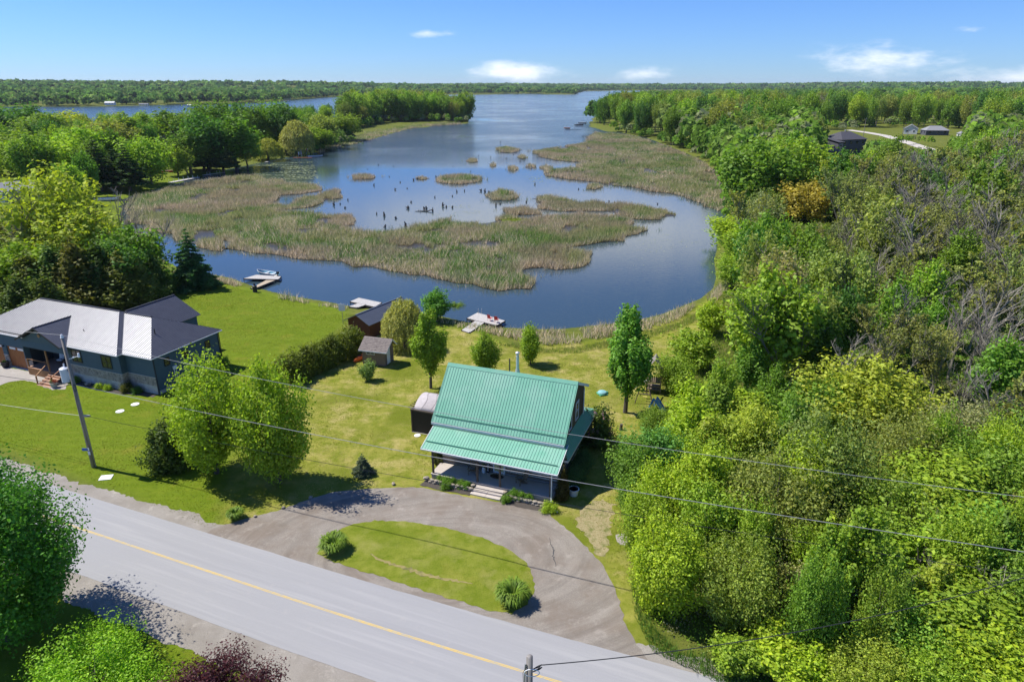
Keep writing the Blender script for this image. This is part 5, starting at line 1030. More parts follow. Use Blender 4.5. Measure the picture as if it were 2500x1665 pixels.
# --- docks
def dock(name, label, corners, z, mat, n=24, piles=True):
    a, b, c, d = [Vector((*hit(x, y, z)[:2], 0)) for x, y in corners]; o = thing(name, label, 'dock', (a.x, a.y, WATER), 0); e = (b - a); f = (d - a); h = z - WATER
    for k in range(n):
        u0, u1 = k / n, (k + .93) / n; q = [a + e * u0, a + e * u1, d + (c - d) * u1, d + (c - d) * u0]; MB().prism([((v - a).x, (v - a).y) for v in q], h - .05, h).build('plank', mat, o)
    fr = MB(); cs = [a, b, c, d]
    for i in range(4): fr.bar((cs[i] - a) + Z * (h - .16), (cs[(i + 1) % 4] - a) + Z * (h - .16), .08, .2)
    fr.build('frame', 'wet_wood', o)
    if piles:
        for q in cs: MB().tube([(q.x - a.x, q.y - a.y, -.8), (q.x - a.x, q.y - a.y, h + .08)], .06, 7).build('pile', 'wet_wood', o)
    return o
dock('dock', 'grey plank dock head where the open boat is moored', ((595,680),(680,682),(686,675),(626,671)), -.38, 'dock_grey', 30)
dock('dock', 'tan plank walkway joining the lawn to the boat dock', ((612,704),(627,702),(672,684),(650,684)), -.42, 'dock_tan', 18)
dock('dock', 'weathered pale dock behind the boathouse', ((855,736),(915,749),(932,739),(876,727)), -.35, 'dock_grey', 26)
dock('dock', 'short pale gangway from the lawn to the dock behind the boathouse', ((852,748),(872,751),(893,744),(876,740)), -.40, 'dock_grey', 10)
DK = dock('dock', 'weathered dock carrying the two red chairs', ((1140,777),(1213,794),(1233,783),(1166,763)), -.35, 'dock_grey', 30)
dock('dock', 'narrow grey gangway leading down to the red chair dock', ((1127,806),(1146,812),(1182,788),(1160,783)), -.40, 'dock_grey', 20)
q = Vector(hit(1168, 765, -.35)); lad = thing('dock_ladder', 'curved steel ladder rails on the red chair dock', 'ladder', q)
for s in (0, .5): MB().tube([(s, .1, -.5), (s, .1, .5), (s, .0, .75), (s, -.25, .75), (s, -.35, .5), (s, -.35, .0)], .025, 6).build('rail', 'steel', lad)
for z in (-.35, -.1): MB().tube([(0, .1, z), (.5, .1, z)], .02, 6).build('rung', 'steel', lad)
material('red_plastic', (.55, .02, .015), (.62, .03, .02), 3, .45)
def mchair(loc, rz, label):
    t = thing('dock_chair', label, 'chair', loc, rz, 'red chairs on the dock'); MB().box(-.26, .26, -.25, .24, .40, .43).build('seat', 'red_plastic', t); MB().obox((0, .31, .72), (.26, 0, 0), (0, .012, 0), (0, .07, .3)).build('backrest', 'red_plastic', t)
    for s in (-1, 1):
        for y in (-.24, .24): MB().tube([(s * .25, y, 0), (s * .25, y, .41)], .016, 5).build('leg', 'red_plastic', t)
        MB().tube([(s * .28, -.25, .41), (s * .28, -.25, .63), (s * .28, .28, .63)], .016, 5).build('arm', 'red_plastic', t)
mchair(Vector(hit(1196, 783, -.34)), R(150), 'red metal chair on the dock nearer the steel ladder'); mchair(Vector(hit(1212, 787, -.34)), R(165), 'red metal chair on the dock at the outer end')
# --- boats
material('boat_white', (.66, .67, .68), (.74, .75, .76), 2, .35); material('boat_blue', (.16, .36, .48), (.2, .42, .55), 2, .35); material('boat_floor', (.45, .42, .36), (.52, .49, .43), 3, .8)
def boat(name, label, loc, rz, L=4.6, Wb=1.7, hull='boat_blue', motor=True, cover=None, scale=1):
    t = thing(name, label, 'boat', loc, rz); t.scale = (scale,) * 3; S = [(-.5, .92, .0), (-.25, 1, .0), (.05, 1, .02), (.28, .78, .08), (.42, .42, .2), (.5, .03, .34)]; m = MB(); vs = []
    for u, w, rise in S:
        x = u * L; hw = w * Wb / 2; vs += [(x, -hw, .62 + rise * .7), (x, -hw * .82, .12 + rise), (x, 0, -.08 + rise * 1.6), (x, hw * .82, .12 + rise), (x, hw, .62 + rise * .7), (x, hw * .86, .6 + rise * .7), (x, hw * .7, .22 + rise), (x, -hw * .7, .22 + rise), (x, -hw * .86, .6 + rise * .7)]
    fs = [(i * 9 + k, i * 9 + (k + 1) % 9, (i + 1) * 9 + (k + 1) % 9, (i + 1) * 9 + k) for i in range(5) for k in range(9) if k != 6] + [tuple(range(9))]
    m.add(vs, fs); m.build('hull', hull, t); MB().box(-L * .47, L * .3, -Wb * .34, Wb * .34, .2, .24).build('deck', 'boat_floor', t)
    for u in (-.28, .05): MB().box(u * L - .18, u * L + .18, -Wb * .42, Wb * .42, .42, .5).build('bench', 'boat_white', t)
    for s in (-1, 1): MB().tube([(u * L, s * w * Wb / 2 * .96, .65 + r_ * .7) for u, w, r_ in S], .04, 5).build('gunwale', 'boat_white', t)
    if motor: mo = MB().box(-L * .5 - .45, -L * .5 - .06, -.17, .17, .62, 1.05).build('outboard', 'black_metal', t); MB().box(-L * .5 - .3, -L * .5 - .12, -.06, .06, -.35, .62).build('shaft', 'black_metal', mo)
    if cover: MB().box(-.8, .9, -Wb * .42, Wb * .42, 1.6, 1.68).build('bimini', cover, t); [MB().tube([(x, s * Wb * .4, .65), (x, s * Wb * .4, 1.6)], .025, 5).build('strut', 'steel', t) for x in (-.7, .8) for s in (-1, 1)]
    return t
boat('rowing_boat', 'open pale blue boat with black outboard moored at the dock head', Vector(hit(653, 673, WATER)), R(153), 4.8, 1.75)
bb = thing('burn_barrel', 'dark round barrel on the lawn by the tan walkway', 'barrel', at(623, 713)); MB().lathe([(.38, 0), (.36, .02), (.36, .95), (.4, .97), (.4, 1.05), (.2, 1.15), (.12, 1.4), (.15, 1.5)], n=16).build('barrel', 'black_metal', bb)
def bench(loc, rz, label):
    t = thing('bench', label, 'bench', loc, rz); MB().box(-.8, .8, -.2, .2, .42, .47).build('seat', 'white_plastic', t); MB().obox((0, .26, .7), (.8, 0, 0), (0, .02, 0), (0, .05, .2)).build('backrest', 'white_plastic', t); [MB().box(x - .04, x + .04, -.18, .24, 0, .42).build('leg', 'black_metal', t) for x in (-.65, .65)]
bench(at(413, 709), R(20), 'pale garden bench under the spruce'); bench(at(392, 700), R(25), 'pale garden bench in the shade of the cedars')
# --- lids in the lawn
def lid(px, py, r, label, mat='concrete', sq=False):
    q = at(px, py); o = (MB().lathe([(r, -.02), (r, .03), (r * .92, .045)], n=20) if not sq else MB().box(-r, r, -r * .8, r * .8, -.02, .05)).build('tank_lid', mat, loc=q); o.rotation_euler = (0, 0, .2); tag(o, label, 'lid')
lid(293, 1004, .42, 'round white tank lid in the lawn closer to the utility pole', 'sign_white'); lid(330, 987, .42, 'round white tank lid in the lawn closer to the blue house', 'sign_white'); lid(259, 1166, .5, 'square pale slab in the grass by the pole base', 'sign_white', True); lid(1019, 1063, .32, 'round pale lid in the grass before the gazebo', 'sign_white')
lid(1375, 1133, .1, 'small white cap', 'sign_white') if False else None
# --- boulders along the drive
for x, y, s, l in ((758,1216,.8,'grey boulder at the driveway edge under the twin maples'),(830,1205,.6,'small pale stone on the driveway edge'),(960,1183,.9,'pale round boulder on the lawn left of the porch'),(623,1262,.6,'flat stone at the corner of driveway and road beside the daylilies'),(692,1241,.7,'tan flat stone at the edge of the driveway lawn')): q = at(x, y); rock((q.x, q.y, .1), s, l, x)
# --- daylily clumps
def clump(px, py, w, label, n=420, col=(.16,.27,.03)):
    g = np.random.default_rng(int(px)); r = w / 2; a = g.uniform(0, 6.283, n); L = r * g.uniform(.7, 1.15, n); h = r * g.uniform(.65, 1.1, n); bx, by = np.cos(a) * .12 * r * g.uniform(0, 3, n), np.sin(a) * .12 * r * g.uniform(0, 3, n); V = []; F = []; wd = .035 * g.uniform(.7, 1.3, n)
    for k in range(n):
        d = np.array([math.cos(a[k]), math.sin(a[k]), 0]); s = np.array([-d[1], d[0], 0]) * wd[k]; b = len(V)
        for u, zz in ((0, 0), (.4, .8), (.75, 1.0), (1.0, .72)): c = np.array([bx[k], by[k], h[k] * zz]) + d * L[k] * u * .8; ww = (1, 1, .8, .1)[[0, .4, .75, 1.0].index(u)]; V += [c - s * ww, c + s * ww]
        F += [(b, b + 1, b + 3, b + 2), (b + 2, b + 3, b + 5, b + 4), (b + 4, b + 5, b + 7, b + 6)]
    me = meshnp('leaves', V, F, 'leaf', {'v': np.repeat(g.uniform(.7, 1.35, n), 8), 'w': np.repeat(g.uniform(0, .8, n), 8)}); q = at(px, py); q.z += .05; t = thing('daylily_clump', label, 'plant', q); o = link('leaves', me, t); o.color = (*col, 1)
clump(816, 1345, 2.1, 'big arching daylily clump at the road corner of the lawn island beside the utility lines side'.replace(' beside the utility lines side', ''), 800); clump(1252, 1470, 2.3, 'big arching daylily clump where the lawn island meets the driveway bend', 850); clump(576, 1266, 1.4, 'smaller daylily clump at the lawn corner under the twin maples')
# ================================================================== playground
material('play_wood', (.145, .105, .07), (.22, .165, .115), 5, .85, .3, stretch=(3, 3, .5)); material('play_roof', (.19, .165, .145), (.27, .24, .215), 5, .85, .3); material('toy_blue', (.015, .19, .52), (.02, .25, .6), 3, .4); material('toy_green', (.06, .30, .16), (.08, .36, .22), 3, .45); material('toy_yellow', (.6, .5, .12), (.65, .55, .15), 3, .5); material('toy_teal', (.20, .42, .42), (.26, .5, .5), 3, .4)
pa = at(1595, 955); PS = thing('play_tower', 'wooden play tower with gabled plank roof and climbing deck', 'play tower', pa, R(-14)); w = 1.5
for x in (-w / 2, w / 2):
    for y in (-w / 2, w / 2): MB().box(x - .05, x + .05, y - .05, y + .05, 0, 3.3).build('post', 'play_wood', PS)
dk = box('deck', 'play_wood', PS, -w / 2, w / 2, -w / 2, w / 2, 1.3, 1.38)
for k in range(7): MB().box(-w / 2 + .1 + k * .2, -w / 2 + .22 + k * .2, -w / 2 - .07, -w / 2 - .05, 1.4, 2.2).build('guard_slat', 'play_wood', PS); MB().box(w / 2 + .05, w / 2 + .07, -w / 2 + .1 + k * .2, -w / 2 + .22 + k * .2, 1.4, 2.2).build('guard_slat', 'play_wood', PS)
for s in (-1, 1):
    for k in range(7):
        u = k / 7; x0 = s * (.95 - .95 * u); z0 = 2.95 + 1.15 * u; MB().obox((s * (.95 - .95 * (u + .07)), 0, 2.95 + 1.15 * (u + .07)), (s * -.062, 0, .075), (0, 1.0, 0), (s * .012, 0, .01)).build('roof_plank', 'play_roof', PS)
for z in (.55, .9, 3.2): MB().box(-w / 2, w / 2, -w / 2 - .04, -w / 2 + .04, z - .05, z + .05).build('rail', 'play_wood', PS)
MB().box(-w / 2, w / 2, -w / 2 - .1, w / 2 + .1, .5, .56).build('sandbox_bench', 'play_wood', PS)
sl = MB().obox((-1.3, -.1, .85), (.75, 0, .62), (0, .22, 0), (-.01, 0, .015)).build('ladder', 'dock_grey', PS)
sw = at(1572, 978); SW = thing('swing_frame', 'wooden A-frame swing set attached to the play tower', 'swing set', sw, R(-14))
MB().bar((-.9, -.95, 0), (-.35, -.5, 2.2), .09).build('leg', 'play_wood', SW); MB().bar((1.0, -1.05, 0), (.35, -.5, 2.2), .09).build('leg', 'play_wood', SW); MB().bar((-.65, -.72, 1.1), (.68, -.78, 1.1), .08).build('cross_bar', 'play_wood', SW); MB().bar((0, -.55, 2.2), (.35, 1.6, 2.25), .1).build('top_beam', 'play_wood', SW)
for y, mm in ((-.1, 'toy_yellow'), (.6, 'black_metal')):
    s_ = box('swing_seat', mm, SW, -.15, .35, y - .1, y + .1, .5, .54); [MB().tube([(x, y, .54), (.1, y, 2.15)], .012, 4).build('chain', 'black_metal', s_) for x in (-.13, .33)]
ts = thing('toy_slide', 'blue plastic toddler slide standing by the swing set', 'slide', at(1607, 1000), R(35)); MB().add([(-.25, -.8, .05), (.25, -.8, .05), (.25, .4, 1.0), (-.25, .4, 1.0), (-.25, -.8, 0), (.25, -.8, 0), (.25, .4, .92), (-.25, .4, .92)], [(0, 1, 2, 3), (7, 6, 5, 4), (0, 4, 5, 1), (1, 5, 6, 2), (2, 6, 7, 3), (3, 7, 4, 0)]).build('chute', 'toy_teal', ts)
for s in (-1, 1): MB().bar((s * .29, -.8, .12), (s * .29, .42, 1.12), .05, .16).build('side_rail', 'toy_blue', ts); MB().bar((s * .27, .45, 1.2), (s * .36, .95, 0), .08, .2).build('leg', 'toy_blue', ts)
for k in range(3): MB().box(-.3, .3, .5 + .13 * (2 - k), .62 + .13 * (2 - k), .25 + k * .28, .3 + k * .28).build('rung', 'toy_yellow', ts)
tt = thing('turtle_sandbox', 'small green lidded sandbox shaped like a turtle on the lawn', 'sandbox', at(1470, 962), R(20)); MB().lathe([(.5, 0), (.58, .1), (.5, .22)], n=14).build('base', 'toy_green', tt); MB().lathe([(.52, .22), (.45, .32), (.2, .40), (.02, .42)], n=14).build('lid', 'toy_teal', tt); MB().lathe([(.08, 0), (.16, .08), (.12, .2), (.03, .24)], (.62, 0, 0), 10).build('head', 'toy_green', tt)
for a in (45, 135, 225, 315): MB().lathe([(.1, 0), (.14, .06), (.08, .13)], (.55 * math.cos(R(a)), .55 * math.sin(R(a)), 0), 8).build('foot', 'toy_green', tt)
so = MB().tube([(0, 0, -.1), (0, 0, .2), (.02, 0, .62)], [.2, .15, .15], 9).build('cut_stump', 'bark', loc=at(1516, 1049)); tag(so, 'short upright cut log on the lawn near the lilac', 'stump')
# mulch pile
o = link('mulch_pile', ROCKS[2], None, at(1521, 1316)); o.data = o.data.copy(); o.data.materials.clear(); o.data.materials.append(MATS['gravel']); o.scale = (2.2, 5.0, .5); tag(o, 'grey gravel heap at the edge of the thicket', 'gravel heap')
# ================================================================== houses in the distance
material('roof_grey', (.20, .205, .22), (.27, .275, .29), 3, .9, .2); material('roof_dark', (.055, .055, .068), (.075, .075, .09), 3, .9, .2); material('wall_sage', (.17, .24, .22), (.20, .27, .25), 2, .8); material('wall_slate', (.075, .08, .10), (.095, .10, .12), 2, .8); material('wall_white', (.6, .6, .58), (.68, .68, .66), 2, .8); material('wall_tan', (.34, .27, .2), (.4, .33, .25), 2, .8); material('roof_red', (.32, .07, .05), (.4, .1, .07), 2, .8)
def cottage(label, loc, rz, w, d, h, wall, roof, rise=1.6, hipf=0.0, wins=3, cat='house', floors=1):
    t = thing('cottage', label, cat, loc, rz); box('wall', wall, t, -w / 2, w / 2, -d / 2, d / 2, -.5, h); o_ = .4; k = hipf * d / 2; zr = h + rise; e0, e1 = -w / 2 - o_, w / 2 + o_; f0, f1 = -d / 2 - o_, d / 2 + o_
    rf = MB().slab([(e0, f0, h - .1), (e1, f0, h - .1), (e1 - k, 0, zr), (e0 + k, 0, zr)], .1); rf.slab([(e1, f1, h - .1), (e0, f1, h - .1), (e0 + k, 0, zr), (e1 - k, 0, zr)], .1)
    if k: rf.slab([(e1, f0, h - .1), (e1, f1, h - .1), (e1 - k, 0, zr)], .1); rf.slab([(e0, f1, h - .1), (e0, f0, h - .1), (e0 + k, 0, zr)], .1)
    else:
        [MB().add([(x, -d / 2, h), (x + .1, -d / 2, h), (x + .1, d / 2, h), (x, d / 2, h), (x, 0, zr - .15), (x + .1, 0, zr - .15)], [(0, 1, 5, 4), (1, 2, 5), (2, 3, 4, 5), (3, 0, 4)]).build('gable', wall, t) for x in (-w / 2, w / 2 - .1)]
    rf.build('roof', roof, t)
    for fl in range(floors):
        zc = (h / floors) * (fl + .58)
        for i in range(wins): window(t, (-w / 2 + w * (i + .5) / wins, -d / 2, zc), X, Z, min(1.4, w / wins * .6), 1.3, -Y_, 'white_trim' if wall != 'wall_slate' else 'black_metal', .12, 0)
        for i in range(max(1, wins - 1)):
            yy = -d / 2 + d * (i + .5) / max(1, wins - 1)
            for s in (-1, 1): window(t, (s * w / 2, yy, zc), Y_ * s, Z, 1.2, 1.3, X * s, 'white_trim' if wall != 'wall_slate' else 'black_metal', .12, 0)
    return t
c0 = at(44, 488); cottage('sage green cottage with grey shingle roof and row of dark windows across the channel', c0, R(58), 10, 8, 3.3, 'wall_sage', 'roof_grey', 2.0, 0, 4)
c1 = at(2055, 375); H1 = cottage('dark slate two-storey house with hip roof in the woods', c1, R(24), 16, 12, 7.0, 'wall_slate', 'roof_dark', 3.2, .9, 4, floors=2); box('chimney_cap', 'steel', H1, 0, .5, 0, .5, 10, 11)
bay = box('bay_wing', 'wall_slate', H1, -11.5, -8, -7.5, 1, -.5, 6.2); MB().slab([(-12, -8, 6.1), (-7.9, -8, 6.1), (-7.9, 1.2, 7.6), (-12, 1.2, 7.6)], .1).build('bay_roof', 'roof_dark', bay); window(H1, (-10, -7.5, 4.4), X, Z, 2, 1.6, -Y_, 'white_trim', .15, 1); window(H1, (-10, -7.5, 1.6), X, Z, 2, 1.8, -Y_, 'white_trim', .15, 1)
gq = at(2015, 385); cottage('low dark-roofed garage beside the slate two-storey house', gq, R(24), 9, 7, 2.8, 'wall_slate', 'roof_dark', 2.2, .8, 2, 'garage')
c2_ = at(2280, 330); cottage('grey stone bungalow with hip roof beyond the far road', c2_, R(-8), 14, 9, 3.2, 'wall_slate', 'roof_grey', 2.6, .9, 3)
c3_ = at(2222, 327); cottage('white gabled house half hidden by trees across the far road', c3_, R(60), 11, 8, 3.4, 'wall_white', 'roof_grey', 2.6, 0, 3)
c4_ = at(2346, 336); cottage('tiny white hut beside the far grey bungalow', c4_, R(10), 4, 3.5, 2.4, 'wall_white', 'roof_grey', 1.4, .9, 1, 'hut')
FARH = [(470, 262, 'white waterfront boathouse on the far lake shore with flat bright roof', 'wall_white', 'wall_white', .6, 13, 9, 3.4), (320, 252, 'tan hipped cottage among trees above the far shore', 'wall_tan', 'roof_grey', 3, 22, 13, 4), (270, 257, 'white cottage at the water edge of the far shore', 'wall_white', 'wall_white', 2, 14, 10, 3.5), (352, 259, 'pale dock house on the far shore beside the tan cottage', 'wall_white', 'roof_grey', 1, 14, 8, 3), (60, 252, 'red roofed boathouse on the far shore', 'wall_white', 'roof_red', 2, 18, 11, 3.5), (15, 254, 'grey roofed lodge with gables on the far shore', 'wall_slate', 'roof_grey', 4, 34, 14, 5), (118, 258, 'small red roofed hut on the far shore', 'wall_tan', 'roof_red', 1.6, 9, 7, 2.8), (440, 251, 'white cottage deep in the far shore trees', 'wall_white', 'roof_grey', 2, 12, 9, 4), (700, 243, 'white cottage near the narrows of the far shore', 'wall_white', 'wall_white', 2, 18, 10, 4), (1405, 219, 'white house on the distant point across the lake', 'wall_white', 'wall_white', 2, 26, 16, 6)]
for x, y, l, wm_, rm_, ri, w_, d_, h_ in FARH: q = at(x, y); cottage(l, q, R(10), w_, d_, h_, wm_, rm_, ri, 0, 3)
# far road through the woods
material('far_gravel', (.42, .39, .35), (.52, .48, .43), 2, .9)
fr_pts = [at(x, y) for x, y in ((2070,318),(2120,325),(2160,332),(2205,345),(2250,360),(2300,375),(2360,395),(2500,440))]
vs = []
for i, q in enumerate(fr_pts):
    d = (fr_pts[min(i + 1, len(fr_pts) - 1)] - fr_pts[max(i - 1, 0)]); d.z = 0; d.normalize(); nn = Vector((-d.y, d.x, 0)); vs += [q + nn * 3.4 + Z * .12, q - nn * 3.4 + Z * .12]
tag(MB().add(vs, [(2 * i, 2 * i + 1, 2 * i + 3, 2 * i + 2) for i in range(len(fr_pts) - 1)]).build('far_road', 'far_gravel', fix=False), kind='structure')
def far_pole(x, by, ty, label):
    q = at(x, by); h = h_for(q, ty); t = thing('utility_pole', label, 'utility pole', q, 0, 'poles by the far road'); MB().tube([(0, 0, -.5), (0, 0, h)], [.2, .14], 7).build('pole', 'pole_wood', t); MB().box(-1, 1, -.06, .06, h - .7, h - .5).build('cross_arm', 'pole_wood', t)
far_pole(2107, 336, 288, 'pale utility pole beside the far gravel road near the slate house'); far_pole(2200, 345, 310, 'utility pole by the far road before the white gabled house'); far_pole(2212, 348, 316, 'second utility pole by the far road before the white gabled house')
# boats and docks along the left peninsula and right point
def small_dock(label, a, b, w, mat='white_plastic', posts=0):
    a, b = Vector(hit(*a, WATER + .35)), Vector(hit(*b, WATER + .35)); d = (b - a); t = thing('dock', label, 'dock', (a.x, a.y, WATER + .35), math.atan2(d.y, d.x)); L = d.length; n = max(4, int(L / 1.2))
    for k in range(n): MB().box(L * k / n, L * (k + .96) / n, -w / 2, w / 2, -.12, 0).build('section', mat, t)
    for k in range(posts): [MB().tube([(L * (k + .5) / posts, s * w / 2, -.8), (L * (k + .5) / posts, s * w / 2, .9)], .05, 5).build('post', 'white_plastic', t) for s in (-1, 1)]
small_dock('long pale grey dock with white posts on the treed channel bank', (413, 446), (482, 433), 2.2, 'dock_grey', 6)
small_dock('grey dock at the edge of the cottage lawn', (497, 428), (545, 421), 1.6, 'dock_grey', 2); small_dock('narrow grey dock below the weeping willow', (648, 396), (688, 389), 1.3, 'dock_grey'); small_dock('red decked landing with flags beside the big willow', (716, 385), (762, 385), 2.5, 'rust_board')
small_dock('black floating dock with orange float off the wooded point', (1380, 316), (1418, 316), 2, 'black_metal'); small_dock('dark dock off the wooded point, second along the shore', (1406, 308), (1445, 308), 2, 'black_metal'); small_dock('dark dock off the wooded point, farthest along the shore', (1412, 302), (1445, 301), 2, 'black_metal'); small_dock('short dark dock by the reed bed of the wooded point', (1421, 333), (1440, 332), 2, 'black_metal')
boat('motor_boat', 'white motor boat with dark canopy at the red landing', Vector(hit(770, 384, WATER)), R(20), 7.0, 2.6, 'boat_white', True, 'roof_dark'); boat('motor_boat', 'white boat moored at the farthest dock off the wooded point', Vector(hit(1420, 301, WATER)), R(180), 8, 3, 'boat_white'); boat('motor_boat', 'dark boat moored at the second dock off the wooded point', Vector(hit(1412, 306, WATER)), R(180), 8, 3, 'black_metal'); boat('jet_boat', 'orange float boat at the end of the black floating dock', Vector(hit(1384, 314, WATER)), R(170), 5, 2.4, 'orange_plastic', False)
boat('motor_boat', 'white covered boat on the bank under the bare trees', at(262, 490), R(10), 6.5, 2.4, 'boat_white'); boat('beached_boat', 'red and white boat stored on the cottage lawn', at(415, 421), R(15), 5.5, 2.2, 'red_plastic', False)
small_dock('pale dock beneath the bare trees of the channel', (250, 486), (283, 480), 2.4, 'dock_grey'); small_dock('white dock beside the sage cottage yard', (50, 515), (110, 508), 2.2, 'white_plastic')
def flag(px, py, ty, cols, label):
    q = at(px, py); h = h_for(q, ty); t = thing('flag_pole', label, 'flag', q); MB().tube([(0, 0, 0), (0, 0, h)], .06, 6).build('pole', 'white_plastic', t)
    for k, c in enumerate(cols): MB().add([(k * .5, 0, h - 1.4), (k * .5 + .5, .1 * (-1) ** k, h - 1.5), (k * .5 + .5, .1 * (-1) ** k, h - .1), (k * .5, 0, h)], [(0, 1, 2, 3)]).build('flag', c, t)
flag(749, 384, 363, ('red_plastic', 'sign_white', 'red_plastic'), 'red and white striped flag on a pole at the landing'); flag(729, 383, 371, ('sign_white', 'toy_green'), 'white and green flag on a short pole at the landing'); 
um = thing('closed_parasol', 'closed pale parasol standing at the red landing', 'parasol', at(736, 383)); MB().tube([(0, 0, 0), (0, 0, 3.2)], .05, 6).build('pole', 'white_plastic', um); MB().lathe([(.35, 1.0), (.3, 1.8), (.1, 3.0)], n=8).build('canopy', 'canopy', um)
# ================================================================== planting
random.seed(21)
S_ = 1 / D
# --- yard trees (source pixels divided down to the reading scale)
def ts(key, x, by, ty, w, col, name, label, cat='tree', group=None, **k): return tree_d(key, x * S_, by * S_, ty * S_, w * S_, col, name, label, cat, group, **k)
ts('yard_maple', 530, 1155, 880, 160, (.28, .42, .03), 'maple_tree', 'broad bright green maple beside the dark round juniper', rz=.6)
ts('yard_maple2', 684, 1179, 884, 142, (.28, .42, .03), 'maple_tree', 'bright green maple with bare lower trunk casting shade on the driveway', rz=2.1)
ts('cedar_bush', 424, 1138, 1030, 92, (0.085, 0.138, 0.021), 'juniper', 'dark round juniper bush under the maple', 'shrub')
ts('small_spruce', 887, 1157, 1108, 54, 'blue', 'blue_spruce', 'tiny blue-green spruce on the front lawn', 'shrub')
ts('column', 1052, 948, 763, 66, 'spring', 'pear_tree', 'slender upright tree between the shed and the green roof')
ts('sapling', 1184, 912, 806, 58, 'spring', 'pear_tree', 'upright green tree rising just behind the green roof ridge')
ts('young', 1295, 890, 797, 48, 'spring', 'young_tree', 'small young tree on the back lawn between roof and lake')
ts('column', 1526, 1007, 752, 98, (0.145, 0.326, 0.033), 'pear_tree', 'tall spindle shaped tree beside the play tower')
ts('pine_bush', 901, 928, 880, 36, (0.204, 0.326, 0.090), 'young_pine', 'small bushy pine in front of the shed', 'shrub')
ts('willow', 990, 850, 724, 112, 'willow', 'willow', 'grey-green weeping willow beside the boathouse')
ts('young', 1068, 782, 710, 58, (0.136, 0.326, 0.045), 'young_tree', 'bright green tree on the shore behind the willow')
ts('bush', 1115, 760, 738, 36, 'mid', 'shore_shrub', 'low green shrub on the bank left of the red chair dock', 'shrub')
ts('bush', 1457, 1085, 990, 78, (0.127, 0.188, 0.038), 'lilac', 'lilac bush with purple blooms at the corner of the log house', 'shrub')
# purple blooms on the lilac
lil = [o for o in bpy.data.objects if o.name == 'lilac'][0]
g = np.random.default_rng(2); C = []
for k in range(26):
    a = g.uniform(0, 6.28); q = g.uniform(0, 1) ** .5; c = np.array([math.cos(a) * q * 1.3, math.sin(a) * q * 1.3, 2.4 * (1 - .55 * q * q)]); C.append(c + g.normal(0, .07, (26, 3)))
bl = link('blossom', crown_mesh('blossom', np.concatenate(C), np.full(26 * 26, .07), np.tile([0, 0, 1.0], (26 * 26, 1)), g), lil); bl.color = (.30, .20, .30, 1)
# --- hedge: one clipped row of cedars
hp0, hp1 = at(705, 946), at(884, 862); n = 11
hg = thing('cedar_hedge', 'tall dense cedar hedge dividing the two lawns', 'hedge', hp0); g = np.random.default_rng(5); L = hp1 - hp0; ln = L.length; dv = L.normalized(); sdv = Vector((-dv.y, dv.x, 0)); C = []; B = []
nclump = 420
for k in range(nclump):
    u = g.uniform(0, 1); hh = 3.0 + .5 * math.sin(u * 21) * .4 + .35 * g.normal() * .5; th = g.uniform(-.1, math.pi + .1); r_ = 1.35 * (1 + .12 * math.sin(u * 33)); c = np.array(dv) * ln * u + np.array(sdv) * (math.cos(th) * r_ + 1.1) + np.array([0, 0, max(.15, hh * abs(math.sin(th)) ** .55 * g.uniform(.35, 1) ** .4)]); nn = np.array(sdv) * math.cos(th) + np.array([0, 0, math.sin(th) + .2])
    P = c + g.normal(0, 1, (85, 3)) * np.array([.24, .24, .30]); C.append(P); B.append(np.tile(nn, (85, 1)))
C = np.concatenate(C); o = link('foliage', crown_mesh('foliage', C, np.full(len(C), .13), np.concatenate(B) * .9, g, 1.9), hg); o.color = (.15, .20, .022, 1)
for k in range(n): q = dv * ln * (k + .5) / n + sdv * 1.1; MB().tube([q - Z * .2, q + Z * 1.5, q + Z * 2.7], [.09, .07, .02], 6).build('stem', 'bark', hg)
# --- trees on the camera's side of the road
ts('big_maple', 20, 1560, 1175, 370, (0.081, 0.241, 0.024), 'maple_tree', 'large dark green maple overhanging the road edge', rz=1.0)
ts('lime_maple', 255, 1750, 1590, 290, (0.255, 0.480, 0.021), 'maple_tree', 'lime green round maple beside the purple tree')
ts('lime_maple', 530, 1810, 1650, 270, 'purple', 'purple_maple', 'dark purple leaved maple near the gravel shoulder')
# --- left: behind the blue house and round the channel
LB = 'trees crowding behind the blue house'
for k, (key, x, by, ty, w, c, lab) in enumerate([
 ('ash', 165, 640, 385, 165, 'yellow', 'tall yellow-green ash rising over the channel'), ('maple', 318, 672, 522, 120, 'green', 'vivid green maple over the dark cedars beside the channel'),
 ('spruce', 447, 662, 528, 98, (0.060, 0.164, 0.048), 'dark green spruce standing alone at the lawn edge'), ('maple', 290, 690, 560, 110, 'deep', 'deep green maple between the cedars'),
 ('ash', 190, 660, 470, 150, 'yellow', 'yellow-green tree leaning over the white dock'), ('oak', 130, 660, 520, 130, 'olive', 'olive green tree beside the bare grey trees'), ('maple', 60, 690, 560, 140, 'spring', 'bright green tree at the back of the blue house garage'), ('maple', 10, 640, 500, 140, 'cedar', 'dark bronze tree beside the sage cottage')]):
    tree_d(key, x, by, ty, w, c, 'spruce_tree' if key == 'spruce' else 'leafy_tree', lab)
for (x, by, ty, w) in [(30, 700, 610, 95), (85, 705, 590, 100), (140, 702, 575, 105), (195, 704, 560, 110), (245, 700, 565, 105), (290, 702, 590, 95), (330, 695, 600, 80), (360, 680, 590, 75), (-20, 700, 600, 100), (60, 735, 640, 90), (120, 735, 640, 90)]:
    tree_d('cedar', x, by, ty, w, random.choice(('cedar', (0.094, 0.164, 0.024), (0.145, 0.192, 0.030))), 'cedar_tree', 'dark cedar in the dense row behind the blue house', 'tree', 'cedars behind the blue house', jitter=.15)
